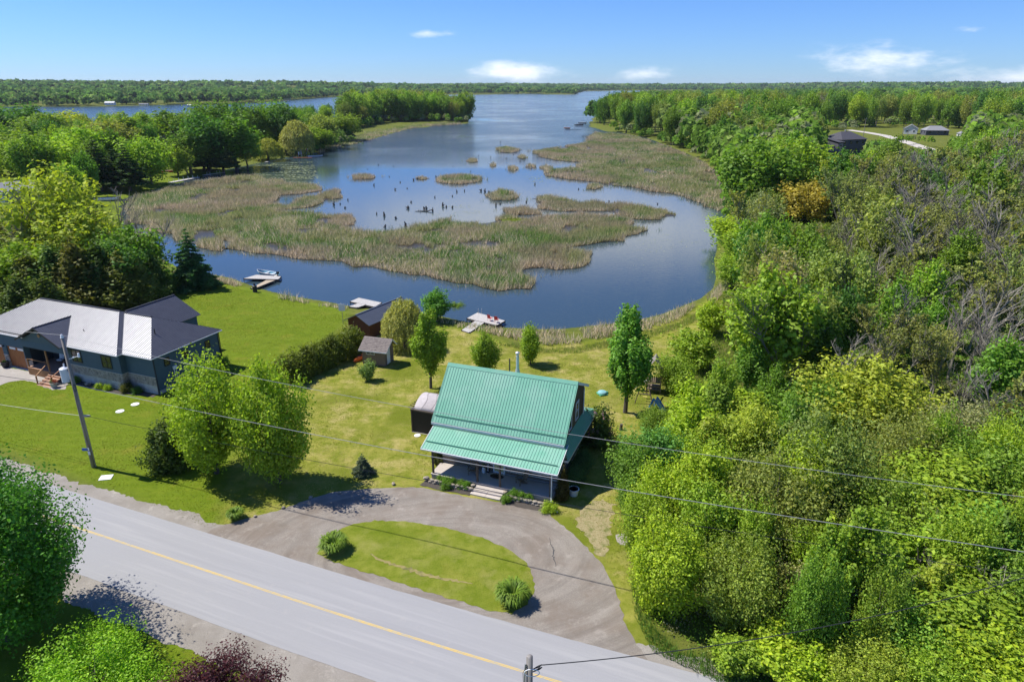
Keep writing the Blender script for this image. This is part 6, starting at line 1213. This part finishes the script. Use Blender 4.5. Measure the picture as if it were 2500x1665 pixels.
for i, (key, x, by, ty, w) in enumerate([('bare', 55, 660, 440, 150), ('bare2', 95, 640, 480, 130), ('bare', 285, 640, 425, 130), ('bare2', 330, 650, 480, 150), ('bare', 250, 640, 470, 110), ('bare', 20, 650, 500, 120)]):
    tree_d(key, x, by, ty, w, 'grey', 'bare_tree', 'leafless grey tree by the channel behind the blue house', 'tree', 'bare trees by the channel')
# --- left peninsula
PEN = 'trees on the cottage peninsula'
for (key, x, by, ty, w, c) in [('oak', 55, 335, 240, 120, 'deep'), ('maple', 115, 345, 262, 110, 'mid'), ('maple', 165, 335, 258, 85, 'yellow'), ('oak', 20, 400, 300, 110, 'mid'), ('maple', 75, 410, 318, 120, 'spring'), ('oak', 140, 420, 320, 130, 'lime'), ('maple', 205, 400, 295, 110, 'spring'), ('ash', 262, 380, 275, 100, 'olive'), ('poplar', 300, 370, 262, 95, 'mid'), ('oak', 350, 424, 315, 92, 'spring'), ('elm', 330, 360, 262, 90, 'spring'), ('maple', 395, 352, 255, 80, 'green'), ('poplar', 440, 400, 300, 70, 'green'), ('maple', 480, 395, 262, 95, 'deep'), ('oak', 500, 340, 232, 90, 'green'), ('poplar', 545, 390, 268, 85, 'green'), ('maple', 555, 340, 238, 70, 'deep'), ('poplar', 590, 350, 245, 55, 'green'), ('oak', 640, 345, 232, 75, 'green'), ('poplar', 665, 350, 245, 60, 'deep'), ('maple', 735, 345, 295, 70, 'spring'), ('maple', 745, 340, 265, 60, 'olive'), ('oak', 790, 322, 262, 60, 'mid'), ('maple', 715, 330, 262, 55, 'mid'), ('airy', 610, 330, 258, 60, 'olive'), ('ash', 570, 388, 320, 60, 'mid'), ('maple', 410, 405, 330, 60, 'mid')]:
    tree_d(key, x, by, ty, w * 1.08, c, KN[key][0], f'{KN[key][1]} {CN[c]} tree on the cottage peninsula across the bay', 'tree', PEN + ', ' + CN[c] + ' ' + KN[key][1], jitter=.14)
for (x, by, ty, w) in [(235, 440, 318, 80), (300, 440, 335, 75), (270, 432, 345, 70), (470, 392, 330, 60), (515, 400, 300, 60), (20, 345, 268, 60)]: tree_d('pine', x, by, ty, w, 'dark', 'pine_tree', 'dark ragged pine on the cottage peninsula', 'tree', 'pines on the cottage peninsula', jitter=.2)
tree_d('bare2', 432, 400, 300, 75, 'grey', 'bare_tree', 'leafless grey tree standing on the cottage lawn')
tree_d('big_willow', 687, 357, 273, 78, 'willow', 'willow', 'large weeping willow beside the red landing'); tree_d('big_willow', 618, 368, 316, 70, (0.340, 0.384, 0.060), 'willow', 'low golden willow over the grey dock')
VIS = [(1905, 2010, 455, 545), (2004, 2078, 312, 380), (2078, 2095, 312, 366), (2112, 2180, 320, 338), (2190, 2300, 340, 362), (2205, 2240, 312, 328), (2250, 2345, 312, 330), (0, 78, 432, 495), (335, 480, 415, 448), (495, 570, 395, 420), (640, 790, 365, 392), (250, 290, 470, 492), (50, 112, 500, 520), (1350, 1450, 295, 335), (240, 700, 246, 275)]
def keep_clear(q, z, h, w):          # nothing tall stands in the open sight lines to the cottages, clearings and docks
    bx, by, dep = pix((q[0], q[1], z)); hw = w / 2 * FPX / dep
    for (x0, x1, y0, y1) in VIS:
        if bx + hw * .8 > x0 and bx - hw * .8 < x1 and by > y1 - 2:
            top = pix((q[0], q[1], z + h))[1]
            if top < y1: h = min(h, h_for((q[0], q[1], z), y1))
    return h
def fill(poly, spacing, hfun, kinds, name, label, group, seed, clear=(), wf=.6, zc=0.0, maxn=999):
    g = np.random.default_rng(seed); rr = random.Random(seed); w = dpoly(poly, zc); lo, hi = w.min(0), w.max(0); P = []; cell = {}
    tries = int((hi - lo).prod() / spacing ** 2 * 5); Q = g.uniform(lo, hi, (tries, 2)); Q = Q[inside(Q, w)]
    for c in clear: Q = Q[~inside(Q, c)]
    Q = Q[~inside(Q, LAKE)]
    for q in Q:
        k = (int(q[0] // spacing), int(q[1] // spacing))
        if any((q[0] - r[0]) ** 2 + (q[1] - r[1]) ** 2 < spacing ** 2 for i in (-1, 0, 1) for j in (-1, 0, 1) for r in cell.get((k[0] + i, k[1] + j), ())): continue
        cell.setdefault(k, []).append(q); P.append(q)
        if len(P) >= maxn: break
    if not P: return []
    zz = ground(np.array(P))
    for q, z in zip(P, zz):
        kw = kinds(q, rr); h = hfun(q, rr); nm, lb, gp = (name, label, group)
        nm, sh = KN[kw[0]]; cn = CN.get(kw[1], '') if isinstance(kw[1], str) and 'bare' not in kw[0] and 'half' not in kw[0] else ''; lb = ' '.join(f'{sh} {cn} tree {label}'.split()); gp = group + ', ' + (cn + ' ' + sh).strip()
        h = keep_clear(q, z, h, h * wf * kw[2])
        if h < 2.5: continue
        put_tree(kw[0], (q[0], q[1], z - .1), h, h * wf * rr.uniform(.8, 1.2) * kw[2], kw[1], nm, lb, 'tree', gp, jitter=.22)
    return P
leafy = [('oak', 'mid', 1), ('maple', 'spring', 1), ('poplar', 'green', .9), ('ash', 'olive', 1), ('elm', 'green', .95), ('maple', 'green', 1), ('oak', 'deep', 1), ('poplar', 'spring', .9)]
fill([(-60, 330), (300, 318), (600, 300), (760, 285), (740, 320), (560, 345), (420, 360), (280, 400), (200, 470), (-60, 480)], 13, lambda q, r: r.uniform(11, 17), lambda q, r: r.choice(leafy), 'leafy_tree', 'on the cottage peninsula across the bay', PEN, 3, (dpoly([(320, 432), (480, 400), (470, 380), (320, 410)], 0), dpoly([(-20, 420), (75, 420), (75, 470), (-20, 470)], 0)))
SPIT = 'trees on the narrow spit'
fill([(850, 290), (880, 283), (960, 280), (1066, 279), (1078, 274), (1050, 268), (900, 264), (800, 272), (790, 300)], 8.5, lambda q, r: r.choice((r.uniform(20, 27), r.uniform(12, 22))), lambda q, r: r.choice(leafy[:2] + leafy[2:6] + [('airy', 'olive', .9)]), 'leafy_tree', 'on the wooded spit in the lake', SPIT, 4, wf=.68)
# --- right: the wood.  Clearings first
CLR = [dpoly([(1870, 372), (1870, 312), (1950, 298), (2080, 294), (2240, 304), (2250, 318), (2130, 322), (2220, 352), (2200, 356), (2060, 322), (1995, 372)], 0), dpoly([(2085, 690), (2180, 690), (2200, 790), (2080, 790)], 0), dpoly([(1640, 700), (1735, 705), (1730, 850), (1690, 975), (1590, 940), (1620, 800)], 0)]
WOOD = 'leafy trees of the wood beside the driveway'
# near edge, placed by eye
EDGE = [('young', 1590, 852, 760, 86, 'spring'), ('young', 1632, 770, 695, 62, 'lime'), ('upright', 1555, 905, 815, 80, 'spring'), ('sapling', 1575, 1010, 870, 95, 'lime'), ('thicket', 1505, 1010, 940, 80, 'mid'), ('upright', 1462, 1185, 1020, 110, 'green'), ('upright2', 1500, 1160, 985, 110, (0.119, 0.288, 0.045)), ('sapling', 1590, 1120, 915, 130, 'lime'), ('upright', 1530, 1255, 1060, 115, 'lime'), ('upright2', 1590, 1265, 1030, 120, 'lime'), ('upright', 1500, 1400, 1185, 115, 'lime'), ('upright2', 1545, 1420, 1230, 120, 'lime'), ('upright2', 1610, 1340, 1120, 120, 'spring'), ('upright', 1480, 1290, 1120, 90, 'spring'), ('upright', 1625, 1170, 1000, 110, 'spring'), ('upright2', 1560, 1110, 960, 100, 'lime'),
 ('crabapple', 1745, 1300, 1060, 270, 'olive'), ('crabapple', 1690, 1440, 1240, 210, (0.255, 0.355, 0.053)), ('crabapple', 1860, 1230, 960, 240, (0.221, 0.316, 0.068)), ('thicket', 1835, 1430, 1300, 150, 'sage'), ('yard_maple2', 1960, 1030, 830, 220, 'yellow'), ('yard_maple', 1850, 1020, 880, 190, 'green'), ('yard_maple2', 1720, 1020, 910, 120, 'green'),
 ('thicket', 2010, 1290, 1100, 220, 'mid'), ('upright2', 2120, 1250, 1060, 220, 'spring'), ('thicket', 2240, 1220, 1020, 230, 'mid'), ('upright', 1960, 1420, 1290, 170, 'spring'), ('upright', 2100, 1400, 1230, 230, 'spring'), ('thicket', 2250, 1380, 1190, 250, (0.171, 0.365, 0.045)), ('thicket', 2050, 1530, 1380, 200, (0.213, 0.393, 0.045)), ('upright2', 2210, 1540, 1370, 240, 'spring'), ('thicket', 2340, 1500, 1300, 240, 'mid'), ('young', 1790, 1540, 1450, 130, 'lime'), ('young', 1860, 1590, 1500, 120, 'lime'), ('thicket', 1980, 1620, 1490, 170, 'yellow'), ('thicket', 2150, 1640, 1500, 220, 'spring'), ('upright2', 2330, 1640, 1470, 230, 'lime'), ('crabapple', 2060, 1150, 960, 210, 'olive'), ('crabapple', 2180, 1100, 930, 200, 'grey'), ('thicket', 2330, 1130, 950, 200, (0.171, 0.307, 0.045)), ('thicket', 1700, 1140, 1010, 150, 'mid'), ('thicket', 1640, 1060, 960, 100, 'spring'), ('thicket', 1800, 1110, 980, 170, (0.187, 0.326, 0.060)), ('sapling', 1880, 1370, 1210, 130, 'lime'), ('young', 1690, 1540, 1470, 100, 'spring')]
EL = {'lime': ('lime green young tree at the edge of the thicket by the driveway', 'lime green trees at the wood edge'), 'spring': ('bright green tree in the thicket by the driveway', 'bright green trees of the thicket'), 'mid': ('mid green bushy tree in the thicket by the driveway', 'mid green trees of the thicket'), 'olive': ('olive green crabapple with tiny blooms in the thicket', 'olive crabapples of the thicket'), 'sage': ('pale sage grey-green bush in the thicket', None), 'yellow': ('yellow-green tree among the thicket', 'yellow-green trees of the thicket'), 'green': ('rich green maple in the thicket behind the play tower', 'rich green trees of the thicket'), 'grey': ('greyish green crabapple in the deep thicket', None)}
ge = random.Random(31)
for k in range(34):
    x = ge.uniform(1560, 2350); by = ge.uniform(1020, 1560)
    if by > 1250 and x < 1620: continue
    EDGE.append((ge.choice(('sapling', 'upright', 'upright2', 'column')), x, by, by - ge.uniform(150, 235) * (.8 + .5 * (by - 1000) / 600), ge.uniform(70, 120), ge.choice(('lime', 'spring', 'spring', 'mid', 'yellow', 'green'))))
for k in range(9):
    x = ge.uniform(1700, 2350); by = ge.uniform(1000, 1500); tree_d(ge.choice(('bare', 'half', 'bare2')), x, by, by - ge.uniform(150, 210), 110, (.25, .27, .06), 'bare_tree', 'thin half-dead tree poking out of the driveway thicket', 'tree', 'half-dead trees in the thicket')
for (key, x, by, ty, w, c) in EDGE:
    w *= .84 if key in ('thicket', 'crabapple') else 1
    lb, gp = EL[c] if isinstance(c, str) else ('dense green tree packed into the thicket by the driveway', 'dense trees of the thicket'); tree_d(key, x, by, ty, w, c, 'leafy_tree', lb, 'tree', gp, jitter=.08)
for (key, x, by, ty, w, c, nm, lb) in [('half2', 1800, 905, 640, 190, 'spring', 'leafy_tree', 'tall forked tree with dark bare trunk beside the wood clearing'), ('elm', 1760, 890, 620, 170, 'spring', 'leafy_tree', 'tall airy green tree leaning over the lake edge of the wood'), ('oak', 1840, 520, 418, 115, 'gold', 'golden_tree', 'golden bronze leaved tree beside the lake edge wood'), ('maple', 1730, 505, 325, 140, 'green', 'leafy_tree', 'large rich green tree at the head of the bay'), ('maple', 1820, 480, 318, 120, 'spring', 'leafy_tree', 'tall bright green tree behind the golden bronze tree'), ('poplar', 1915, 510, 350, 90, 'deep', 'leafy_tree', 'dark forked tree right of the golden bronze tree'), ('oak', 1690, 560, 500, 110, 'lime', 'shore_shrub', 'low lime green willow shrub on the bank at the head of the bay'), ('oak', 1720, 600, 530, 130, 'spring', 'shore_shrub', 'rounded bright green shrub on the bay bank'), ('oak', 1690, 660, 585, 95, 'spring', 'shore_shrub', 'rounded green shrub overhanging the bay corner'), ('oak', 1790, 590, 515, 120, 'mid', 'shore_shrub', 'broad green shrub behind the bay bank')]:
    tree_d(key, x, by, ty, w, c, nm, lb, 'shrub' if nm == 'shore_shrub' else 'tree')
BARE_D = [(2100, 730, 470, 170), (1850, 690, 560, 130), (1790, 680, 570, 120), (1985, 730, 560, 150), (2050, 650, 470, 140), (2180, 700, 500, 150), (2250, 740, 520, 160), (2310, 760, 540, 170), (2200, 640, 450, 130), (2290, 640, 470, 140), (2340, 690, 500, 150), (2140, 860, 700, 140), (2250, 900, 740, 160), (2330, 920, 760, 170), (2030, 900, 760, 120), (2140, 580, 430, 110), (1930, 620, 500, 110), (2330, 590, 430, 120), (2240, 560, 420, 110), (2270, 1060, 860, 190), (2200, 1000, 820, 160), (2345, 1080, 880, 180), (1860, 830, 700, 110)]
for i, (x, by, ty, w) in enumerate(BARE_D): tree_d(('bare', 'bare2', 'half', 'bare')[i % 4], x, by, ty, w, (0.289, 0.365, 0.075), 'bare_tree', 'leafless grey tree standing in the wood', 'tree', 'grey bare trees of the wood')
def hmid(q, r): return float(np.interp(q[1], [40, 70, 110, 170, 300], [6.5, 9.5, 12, 15, 17])) * r.uniform(.7, 1.25)
def kmid(q, r):
    px = pix((q[0], q[1], 5)); zone_b = px[0] > 1930 * D and 400 * D < px[1] < 960 * D; bareness = .3
    u = r.random()
    if zone_b and u < .62: return (r.choice(('bare', 'half', 'half2', 'bare', 'half2')), (.25, .31, .08), 1.0)
    if u < .50 * bareness: return (r.choice(('bare', 'half', 'bare2', 'half2', 'half')), (0.324, 0.365, 0.075), 1.0)
    if u < .72 * bareness: return ('airy', r.choice(('olive', 'grey', 'yellow')), 1.0)
    return r.choice(leafy + [('airy', 'olive', 1), ('ash', 'grey', 1)])
ed = fill([(1640, 1010), (1700, 800), (1690, 690), (1720, 640), (1740, 560), (1900, 500), (2420, 420), (2430, 640), (2430, 1100), (2100, 1010), (1900, 960)], 4.6, hmid, kmid, 'leafy_tree', 'in the mixed wood beyond the driveway thicket', WOOD, 9, CLR, .5, 0, 330)
GREYZ = 'grey bare trees of the deep wood'
fill([(1960, 900), (1950, 700), (1960, 560), (2050, 470), (2400, 440), (2420, 980), (2150, 980)], 4.2, lambda q, r: hmid(q, r) * 1.12, lambda q, r: (r.choice(('bare', 'half2', 'bare', 'half')), (.25, .30, .08), 1.0), 'bare_tree', 'in the deep grey part of the wood', GREYZ, 19, CLR, .5, 0, 135)
NORTH = 'leafy trees of the wooded point'
def hfar(q, r): return float(np.interp(q[1], [150, 230, 400], [15, 19, 24])) * r.uniform(.8, 1.12)
def kfar(q, r): return r.choice(leafy + leafy + [('airy', 'olive', 1), ('bare', 'grey', 1), ('airy', 'yellow', .9)])
fill([(1690, 495), (1675, 430), (1655, 392), (1618, 366), (1560, 340), (1500, 318), (1440, 304), (1366, 292), (1372, 282), (1440, 268), (1600, 268), (1900, 268), (2330, 262), (2500, 300), (2500, 400), (2000, 490), (1760, 505)], 9.0, hfar, kfar, 'leafy_tree', 'in the wood around the far point', NORTH, 12, CLR[:1], .52, 0, 300)
# --- undergrowth of the wood: leaf litter of shrubs nobody could count
def cover(polys, dens, leaf, hmax, name, label, cols, clear=(), hs=3.0, z0=0.0):
    VV = []; CC = []
    for pl in polys:
        w = dpoly(pl, z0); P = scatter_in(w, dens)
        for c in clear: P = P[~inside(P, c)]
        P = P[~inside(P, LAKE)]
        if not len(P): continue
        x, y = P[:, 0], P[:, 1]; hgt = hmax * np.clip(fbm(x, y, hs, 70) * 1.7 - .35, .05, 1); z = ground(P) + hgt * rn.uniform(.15, 1, len(P)) ** .6; dd = np.hypot(x, y)
        V = cards(np.stack([x, y, z], 1), leaf * np.clip(dd / 60, .8, 4), np.tile([0, 0, .9], (len(P), 1)), rn); k = rn.integers(0, len(cols), len(P)); pk = (fbm(x, y, 7, 80) * len(cols) * 1.2).astype(int) % len(cols); k = np.where(rn.uniform(0, 1, len(P)) < .65, pk, k)
        VV.append(V); CC.append(np.repeat(np.array(cols)[k] * rn.uniform(.65, 1.35, (len(P), 1)), 4, 0))
    V = np.concatenate(VV); return tag(link(name, meshnp(name, V, np.arange(len(V)).reshape(-1, 4), 'reed', {'Col': np.concatenate(CC)})), label, 'undergrowth', kind='stuff')
UC = [(0.185, 0.340, 0.040), (0.244, 0.370, 0.050), (0.143, 0.290, 0.035), (0.269, 0.350, 0.100), (0.286, 0.440, 0.040), (0.294, 0.290, 0.160)]
cover([[(1500, 1440), (1490, 1300), (1480, 1200), (1560, 1010), (1640, 960), (1700, 850), (1710, 700), (2500, 700), (2700, 1200), (2700, 1700), (1900, 1700)]], 40, .115, .95, 'undergrowth', 'tangled green undergrowth filling the thicket by the driveway', UC, CLR[1:])
cover([[(1660, 690), (1665, 560), (1700, 500), (2450, 440), (2600, 700)]], 7, .2, 1.8, 'undergrowth', 'rough green undergrowth of the wood beyond the bay', UC, CLR[1:2], 5)
cover([[(280, 690), (-40, 690), (-40, 560), (240, 500), (280, 540), (330, 590), (470, 640), (470, 655), (370, 670)]], 6, .2, 1.6, 'undergrowth', 'green undergrowth beneath the cedars along the channel', UC, (), 5)
# --- tall rough grass at the wood edge
def tallgrass(polys, dens, h0, h1, name, label, cols, wid=.05):
    VV = []; CC = []
    for pl in polys:
        w = dpoly(pl, 0); P = scatter_in(w, dens); P = P[~inside(P, LAKE)]; n0 = len(RV); blades(P, h0, h1, wid, ground(P) - .02); V = RV[n0]; k = rn.integers(0, len(cols), len(P)); VV.append(V); CC.append(np.repeat(np.array(cols)[k] * rn.uniform(.7, 1.3, (len(P), 1)), 3, 0))
    V = np.concatenate(VV); tag(link(name, meshnp(name, V, np.arange(len(V)).reshape(-1, 3), 'reed', {'Col': np.concatenate(CC)})), label, 'grass', kind='stuff')
tallgrass([[(1450, 1340), (1470, 1330), (1500, 1440), (1560, 1500), (1760, 1540), (1880, 1640), (1780, 1640), (1600, 1545), (1500, 1500), (1460, 1420)]], 130, .35, .8, 'tall_grass', 'tall dark green grass along the driveway verge', [(.13, .25, .04), (.11, .22, .045), (.18, .29, .04)])
tallgrass([[(1590, 960), (1680, 975), (1730, 850), (1735, 705), (1650, 690), (1630, 800), (1590, 900)], [(1180, 782), (1260, 795), (1330, 790), (1400, 775), (1560, 735), (1640, 690), (1650, 710), (1560, 750), (1440, 785), (1330, 806), (1240, 806), (1150, 785)], [(2085, 690), (2180, 690), (2200, 790), (2080, 790)]], 75, .25, .6, 'tall_grass', 'rough unmown grass between the lawn, the reeds and the wood', [(.20, .32, .04), (.25, .33, .055), (.16, .27, .035), (.36, .31, .14)])
# lawn tufts: short mown blades give the turf its grain
LT = dpoly([(-60, 870), (380, 700), (520, 650), (800, 712), (860, 735), (1060, 755), (1180, 790), (1400, 780), (1560, 745), (1620, 830), (1560, 960), (1450, 1080), (1440, 1160), (1470, 1400), (1300, 1180), (930, 1160), (800, 1110), (640, 1180), (480, 1215), (60, 1040), (-100, 1000)], 0)
P = scatter_in(LT, 52); 
for bl_ in (np.array([lh(x, y)[:2] for x, y in ((-1, -1.6), (12, -1.6), (12, 12), (-1, 12))]), np.array([bh(x, y)[:2] for x, y in ((-29, -3.5), (.2, -1.8), (.2, 13), (-29, 13))]), np.array(outw), np.array(apron)): P = P[~inside(P, bl_)]
n0 = len(RV); blades(P, .035, .085, .07, ground(P) - .005); V = RV[n0]; q = fbm(P[:, 0], P[:, 1], 5, 90); isd = inside(P, DRY); base = np.where(isd[:, None], np.array([.27, .28, .04]), np.array([.17, .215, .012])); dryc = np.array([.50, .41, .17]); wq = (smooth(q, .48, .68) * np.where(isd, .75, .12) + .1 * rn.uniform(0, 1, len(P)))[:, None]
tag(link('lawn_grass', meshnp('lawn_grass', V, np.arange(len(V)).reshape(-1, 3), 'reed', {'Col': np.repeat((base * (1 - wq) + dryc * wq) * rn.uniform(.75, 1.25, (len(P), 1)), 3, 0)})), 'short mown grass of the lawns around both houses', 'grass', kind='stuff')
# --- far forest: one canopy of thousands of crowns
def crowd(P, H, Wd, cols, nq, name, label, seed, conif=.08):
    g = np.random.default_rng(seed); n = len(P); z0 = ground(P); con = g.uniform(0, 1, n) < conif; cl = np.array(cols)[g.integers(0, len(cols), n)] * g.uniform(.75, 1.25, (n, 1)); cl[con] = np.array([.03, .06, .022])
    u = g.normal(0, 1, (n, nq, 3)); u /= np.linalg.norm(u, axis=2)[:, :, None]; u[:, :, 2] = np.abs(u[:, :, 2]) * 1.25 - .45; tt = g.uniform(.65, 1, (n, nq, 1)); off = u * tt * np.stack([Wd / 2, Wd / 2, H * .42], 1)[:, None, :]
    cz = (z0 + H * .58)[:, None]; hz = (off[:, :, 2] / (H[:, None] * .42) + .45) / 1.25; shrink = np.where(con[:, None], np.clip(1.0 - hz, .08, 1), 1.0); C = np.stack([P[:, 0:1] + off[:, :, 0] * shrink, P[:, 1:2] + off[:, :, 1] * shrink, cz + off[:, :, 2]], 2).reshape(-1, 3)
    size = np.repeat(Wd * (1.55 / math.sqrt(nq)) * 1.15, nq); V = cards(C, size, (u.reshape(-1, 3) * 1.3 + np.array([0, 0, .35])), g, 1.3); col = np.repeat(np.repeat(cl, nq, 0) * g.uniform(.7, 1.3, (n * nq, 1)), 4, 0)
    return tag(link(name, meshnp(name, V, np.arange(len(V)).reshape(-1, 4), 'reed', {'Col': col})), label, 'forest', kind='stuff')
FCOL = [(0.126, 0.250, 0.050), (0.151, 0.290, 0.050), (0.185, 0.310, 0.060), (0.109, 0.220, 0.050), (0.202, 0.290, 0.080), (0.084, 0.180, 0.050)]
FCOL2 = [(0.168, 0.300, 0.040), (0.210, 0.350, 0.040), (0.235, 0.320, 0.080), (0.126, 0.250, 0.035), (0.252, 0.290, 0.140), (0.185, 0.300, 0.060)]
def rnd_poly(poly, spacing_fn, seed, n):
    g = np.random.default_rng(seed); w = dpoly(poly, 0); lo, hi = w.min(0), w.max(0); P = []
    while sum(map(len, P)) < n: Q = g.uniform(lo, hi, (n * 2, 2)); Q = Q[inside(Q, w)]; P.append(Q[~inside(Q, LAKE)])
    return np.concatenate(P)[:n]
g = np.random.default_rng(77)
# right woods beyond the point, thinning with distance
def wedge(n, a0, a1, r0, r1, seed, pw=1.0):
    g = np.random.default_rng(seed); a = np.radians(g.uniform(a0, a1, n)); r = r0 * (r1 / r0) ** (g.uniform(0, 1, n) ** pw); P = np.stack([np.sin(a) * r, np.cos(a) * r], 1); return P[~inside(P, LAKE)]
Pn = wedge(2600, 12, 43, 190, 460, 8, 1.0); Pn = Pn[inside(Pn, dpoly([(1690, 470), (1660, 392), (1560, 336), (1440, 302), (1375, 290), (1372, 270), (2700, 258), (2700, 420), (2200, 440)], 0)) & ~inside(Pn, CLR[0])]
hh_ = g.uniform(.75, 1.1, len(Pn)) * np.interp(Pn[:, 1], [150, 230, 400], [13, 17, 21]); zz_ = ground(Pn); hh_ = np.array([keep_clear(q, z, h, 8) for q, z, h in zip(Pn, zz_, hh_)]); Pn = Pn[hh_ > 3]; hh_ = hh_[hh_ > 3]
crowd(Pn, hh_, hh_ * .5, FCOL2, 60, 'wood_canopy', 'unbroken mass of mixed leafy canopy filling the wood behind the point', 44, .0)
Pm = wedge(3600, 4, 42, 440, 2600, 1, 1.1); keep = np.ones(len(Pm), bool); Pm = Pm[(np.hypot(Pm[:, 0], Pm[:, 1]) > 380)]
inn = inside(Pm, dpoly([(1366, 292), (1690, 495), (2500, 400), (2500, 300), (2330, 262), (1372, 275)], 0)); Pm = Pm[~inn]
crowd(Pm, g.uniform(15, 22, len(Pm)), g.uniform(9, 15, len(Pm)) * np.clip(np.hypot(Pm[:, 0], Pm[:, 1]) / 900, 1, 2.2), FCOL, 58, 'distant_forest', 'continuous leafy forest stretching beyond the wooded point', 41, .03)
Pf = wedge(11000, -42, 42, 1000, 7000, 2, 1.2); d_ = edge_dist(Pf, LAKE); rr_ = np.hypot(Pf[:, 0], Pf[:, 1]); Pf = Pf[~((np.degrees(np.arctan2(Pf[:, 0], Pf[:, 1])) > 4) & (rr_ < 2600))]; rr_ = np.hypot(Pf[:, 0], Pf[:, 1])
crowd(Pf, g.uniform(14, 21, len(Pf)), g.uniform(11, 17, len(Pf)) * np.clip(rr_ / 1500, 1, 3.2), FCOL, 20, 'distant_forest', 'far wooded hills along the horizon across the lake', 42, .06)
# understory at the feet of the lakeside woods
def rim(poly, n, inward, seed):
    w = dpoly(poly, 0); g = np.random.default_rng(seed); P = []
    for i in range(len(w) - 1):
        a, b = w[i], w[i + 1]; L = np.hypot(*(b - a)); k = max(1, int(n * L)); u = g.uniform(0, 1, k)[:, None]; P.append(a + (b - a) * u + g.normal(0, inward, (k, 2)))
    P = np.concatenate(P); return P[~inside(P, LAKE)]
Pu = np.concatenate([rim([(1690, 500), (1676, 440), (1652, 393), (1616, 368), (1560, 342), (1500, 320), (1440, 306), (1400, 300)], .55, 3.0, 1), rim([(800, 300), (850, 290), (880, 284), (960, 281), (1066, 280), (1080, 275)], .5, 3.5, 2), rim([(1890, 300), (2000, 292), (2120, 291), (2250, 300)], .5, 6, 3), rim([(720, 350), (760, 340), (800, 310)], .4, 3, 4)])
crowd(Pu, g.uniform(3, 8, len(Pu)), g.uniform(3.5, 7, len(Pu)), FCOL2, 90, 'lakeside_understory', 'low leafy understory at the feet of the lakeside woods', 45, .0)
# dense front row along the far shore
SH_ = []; gi = np.random.default_rng(6)
for i in range(len(LAKE)):
    a, b = LAKE[i], LAKE[(i + 1) % len(LAKE)]
    if min(np.hypot(*a), np.hypot(*b)) < 900 or max(abs(a[0]), abs(b[0])) > 3500: continue
    L = np.hypot(*(b - a)); k = int(L / 2.2); u = gi.uniform(0, 1, k)[:, None]; nrm = np.array([-(b - a)[1], (b - a)[0]]) / (L + 1e-9); off = 2 + 75 * gi.uniform(0, 1, k)[:, None] ** 2.2
    for s in (-1, 1): SH_.append(a + (b - a) * u + nrm * off * s)
Ps = np.concatenate(SH_); Ps = Ps[~inside(Ps, LAKE)]; ang = np.degrees(np.arctan2(Ps[:, 0], Ps[:, 1])); Ps = Ps[np.abs(ang) < 41]
for x, y, *_ in FARH:
    q = at(x, y); Ps = Ps[~((np.abs(Ps[:, 0] - q.x) < 14) & (Ps[:, 1] < q.y + 10) & (Ps[:, 1] > q.y - 90))]; 
Ps = Ps[gi.permutation(len(Ps))[:5200]]
crowd(Ps, gi.uniform(8, 20, len(Ps)), gi.uniform(9, 15, len(Ps)), FCOL, 20, 'shore_forest', 'band of trees lining the far lake shore', 43, .22)
# ================================================================== air
hm = bpy.data.materials.new('haze'); hm.use_nodes = True; t = hm.node_tree; t.nodes.clear()
pv = N(t, 'ShaderNodeVolumePrincipled', i_Density=.000034, i_Anisotropy=.2); pv.inputs['Color'].default_value = (.80, .90, 1.0, 1); ho = N(t, 'ShaderNodeOutputMaterial'); t.links.new(pv.outputs[0], ho.inputs['Volume']); MATS['haze'] = hm
tag(MB().box(-9500, 9500, -450, 11500, -4.0, 95).build('haze', 'haze'), 'thin pale blue air over the lake and woods', 'haze', kind='stuff')
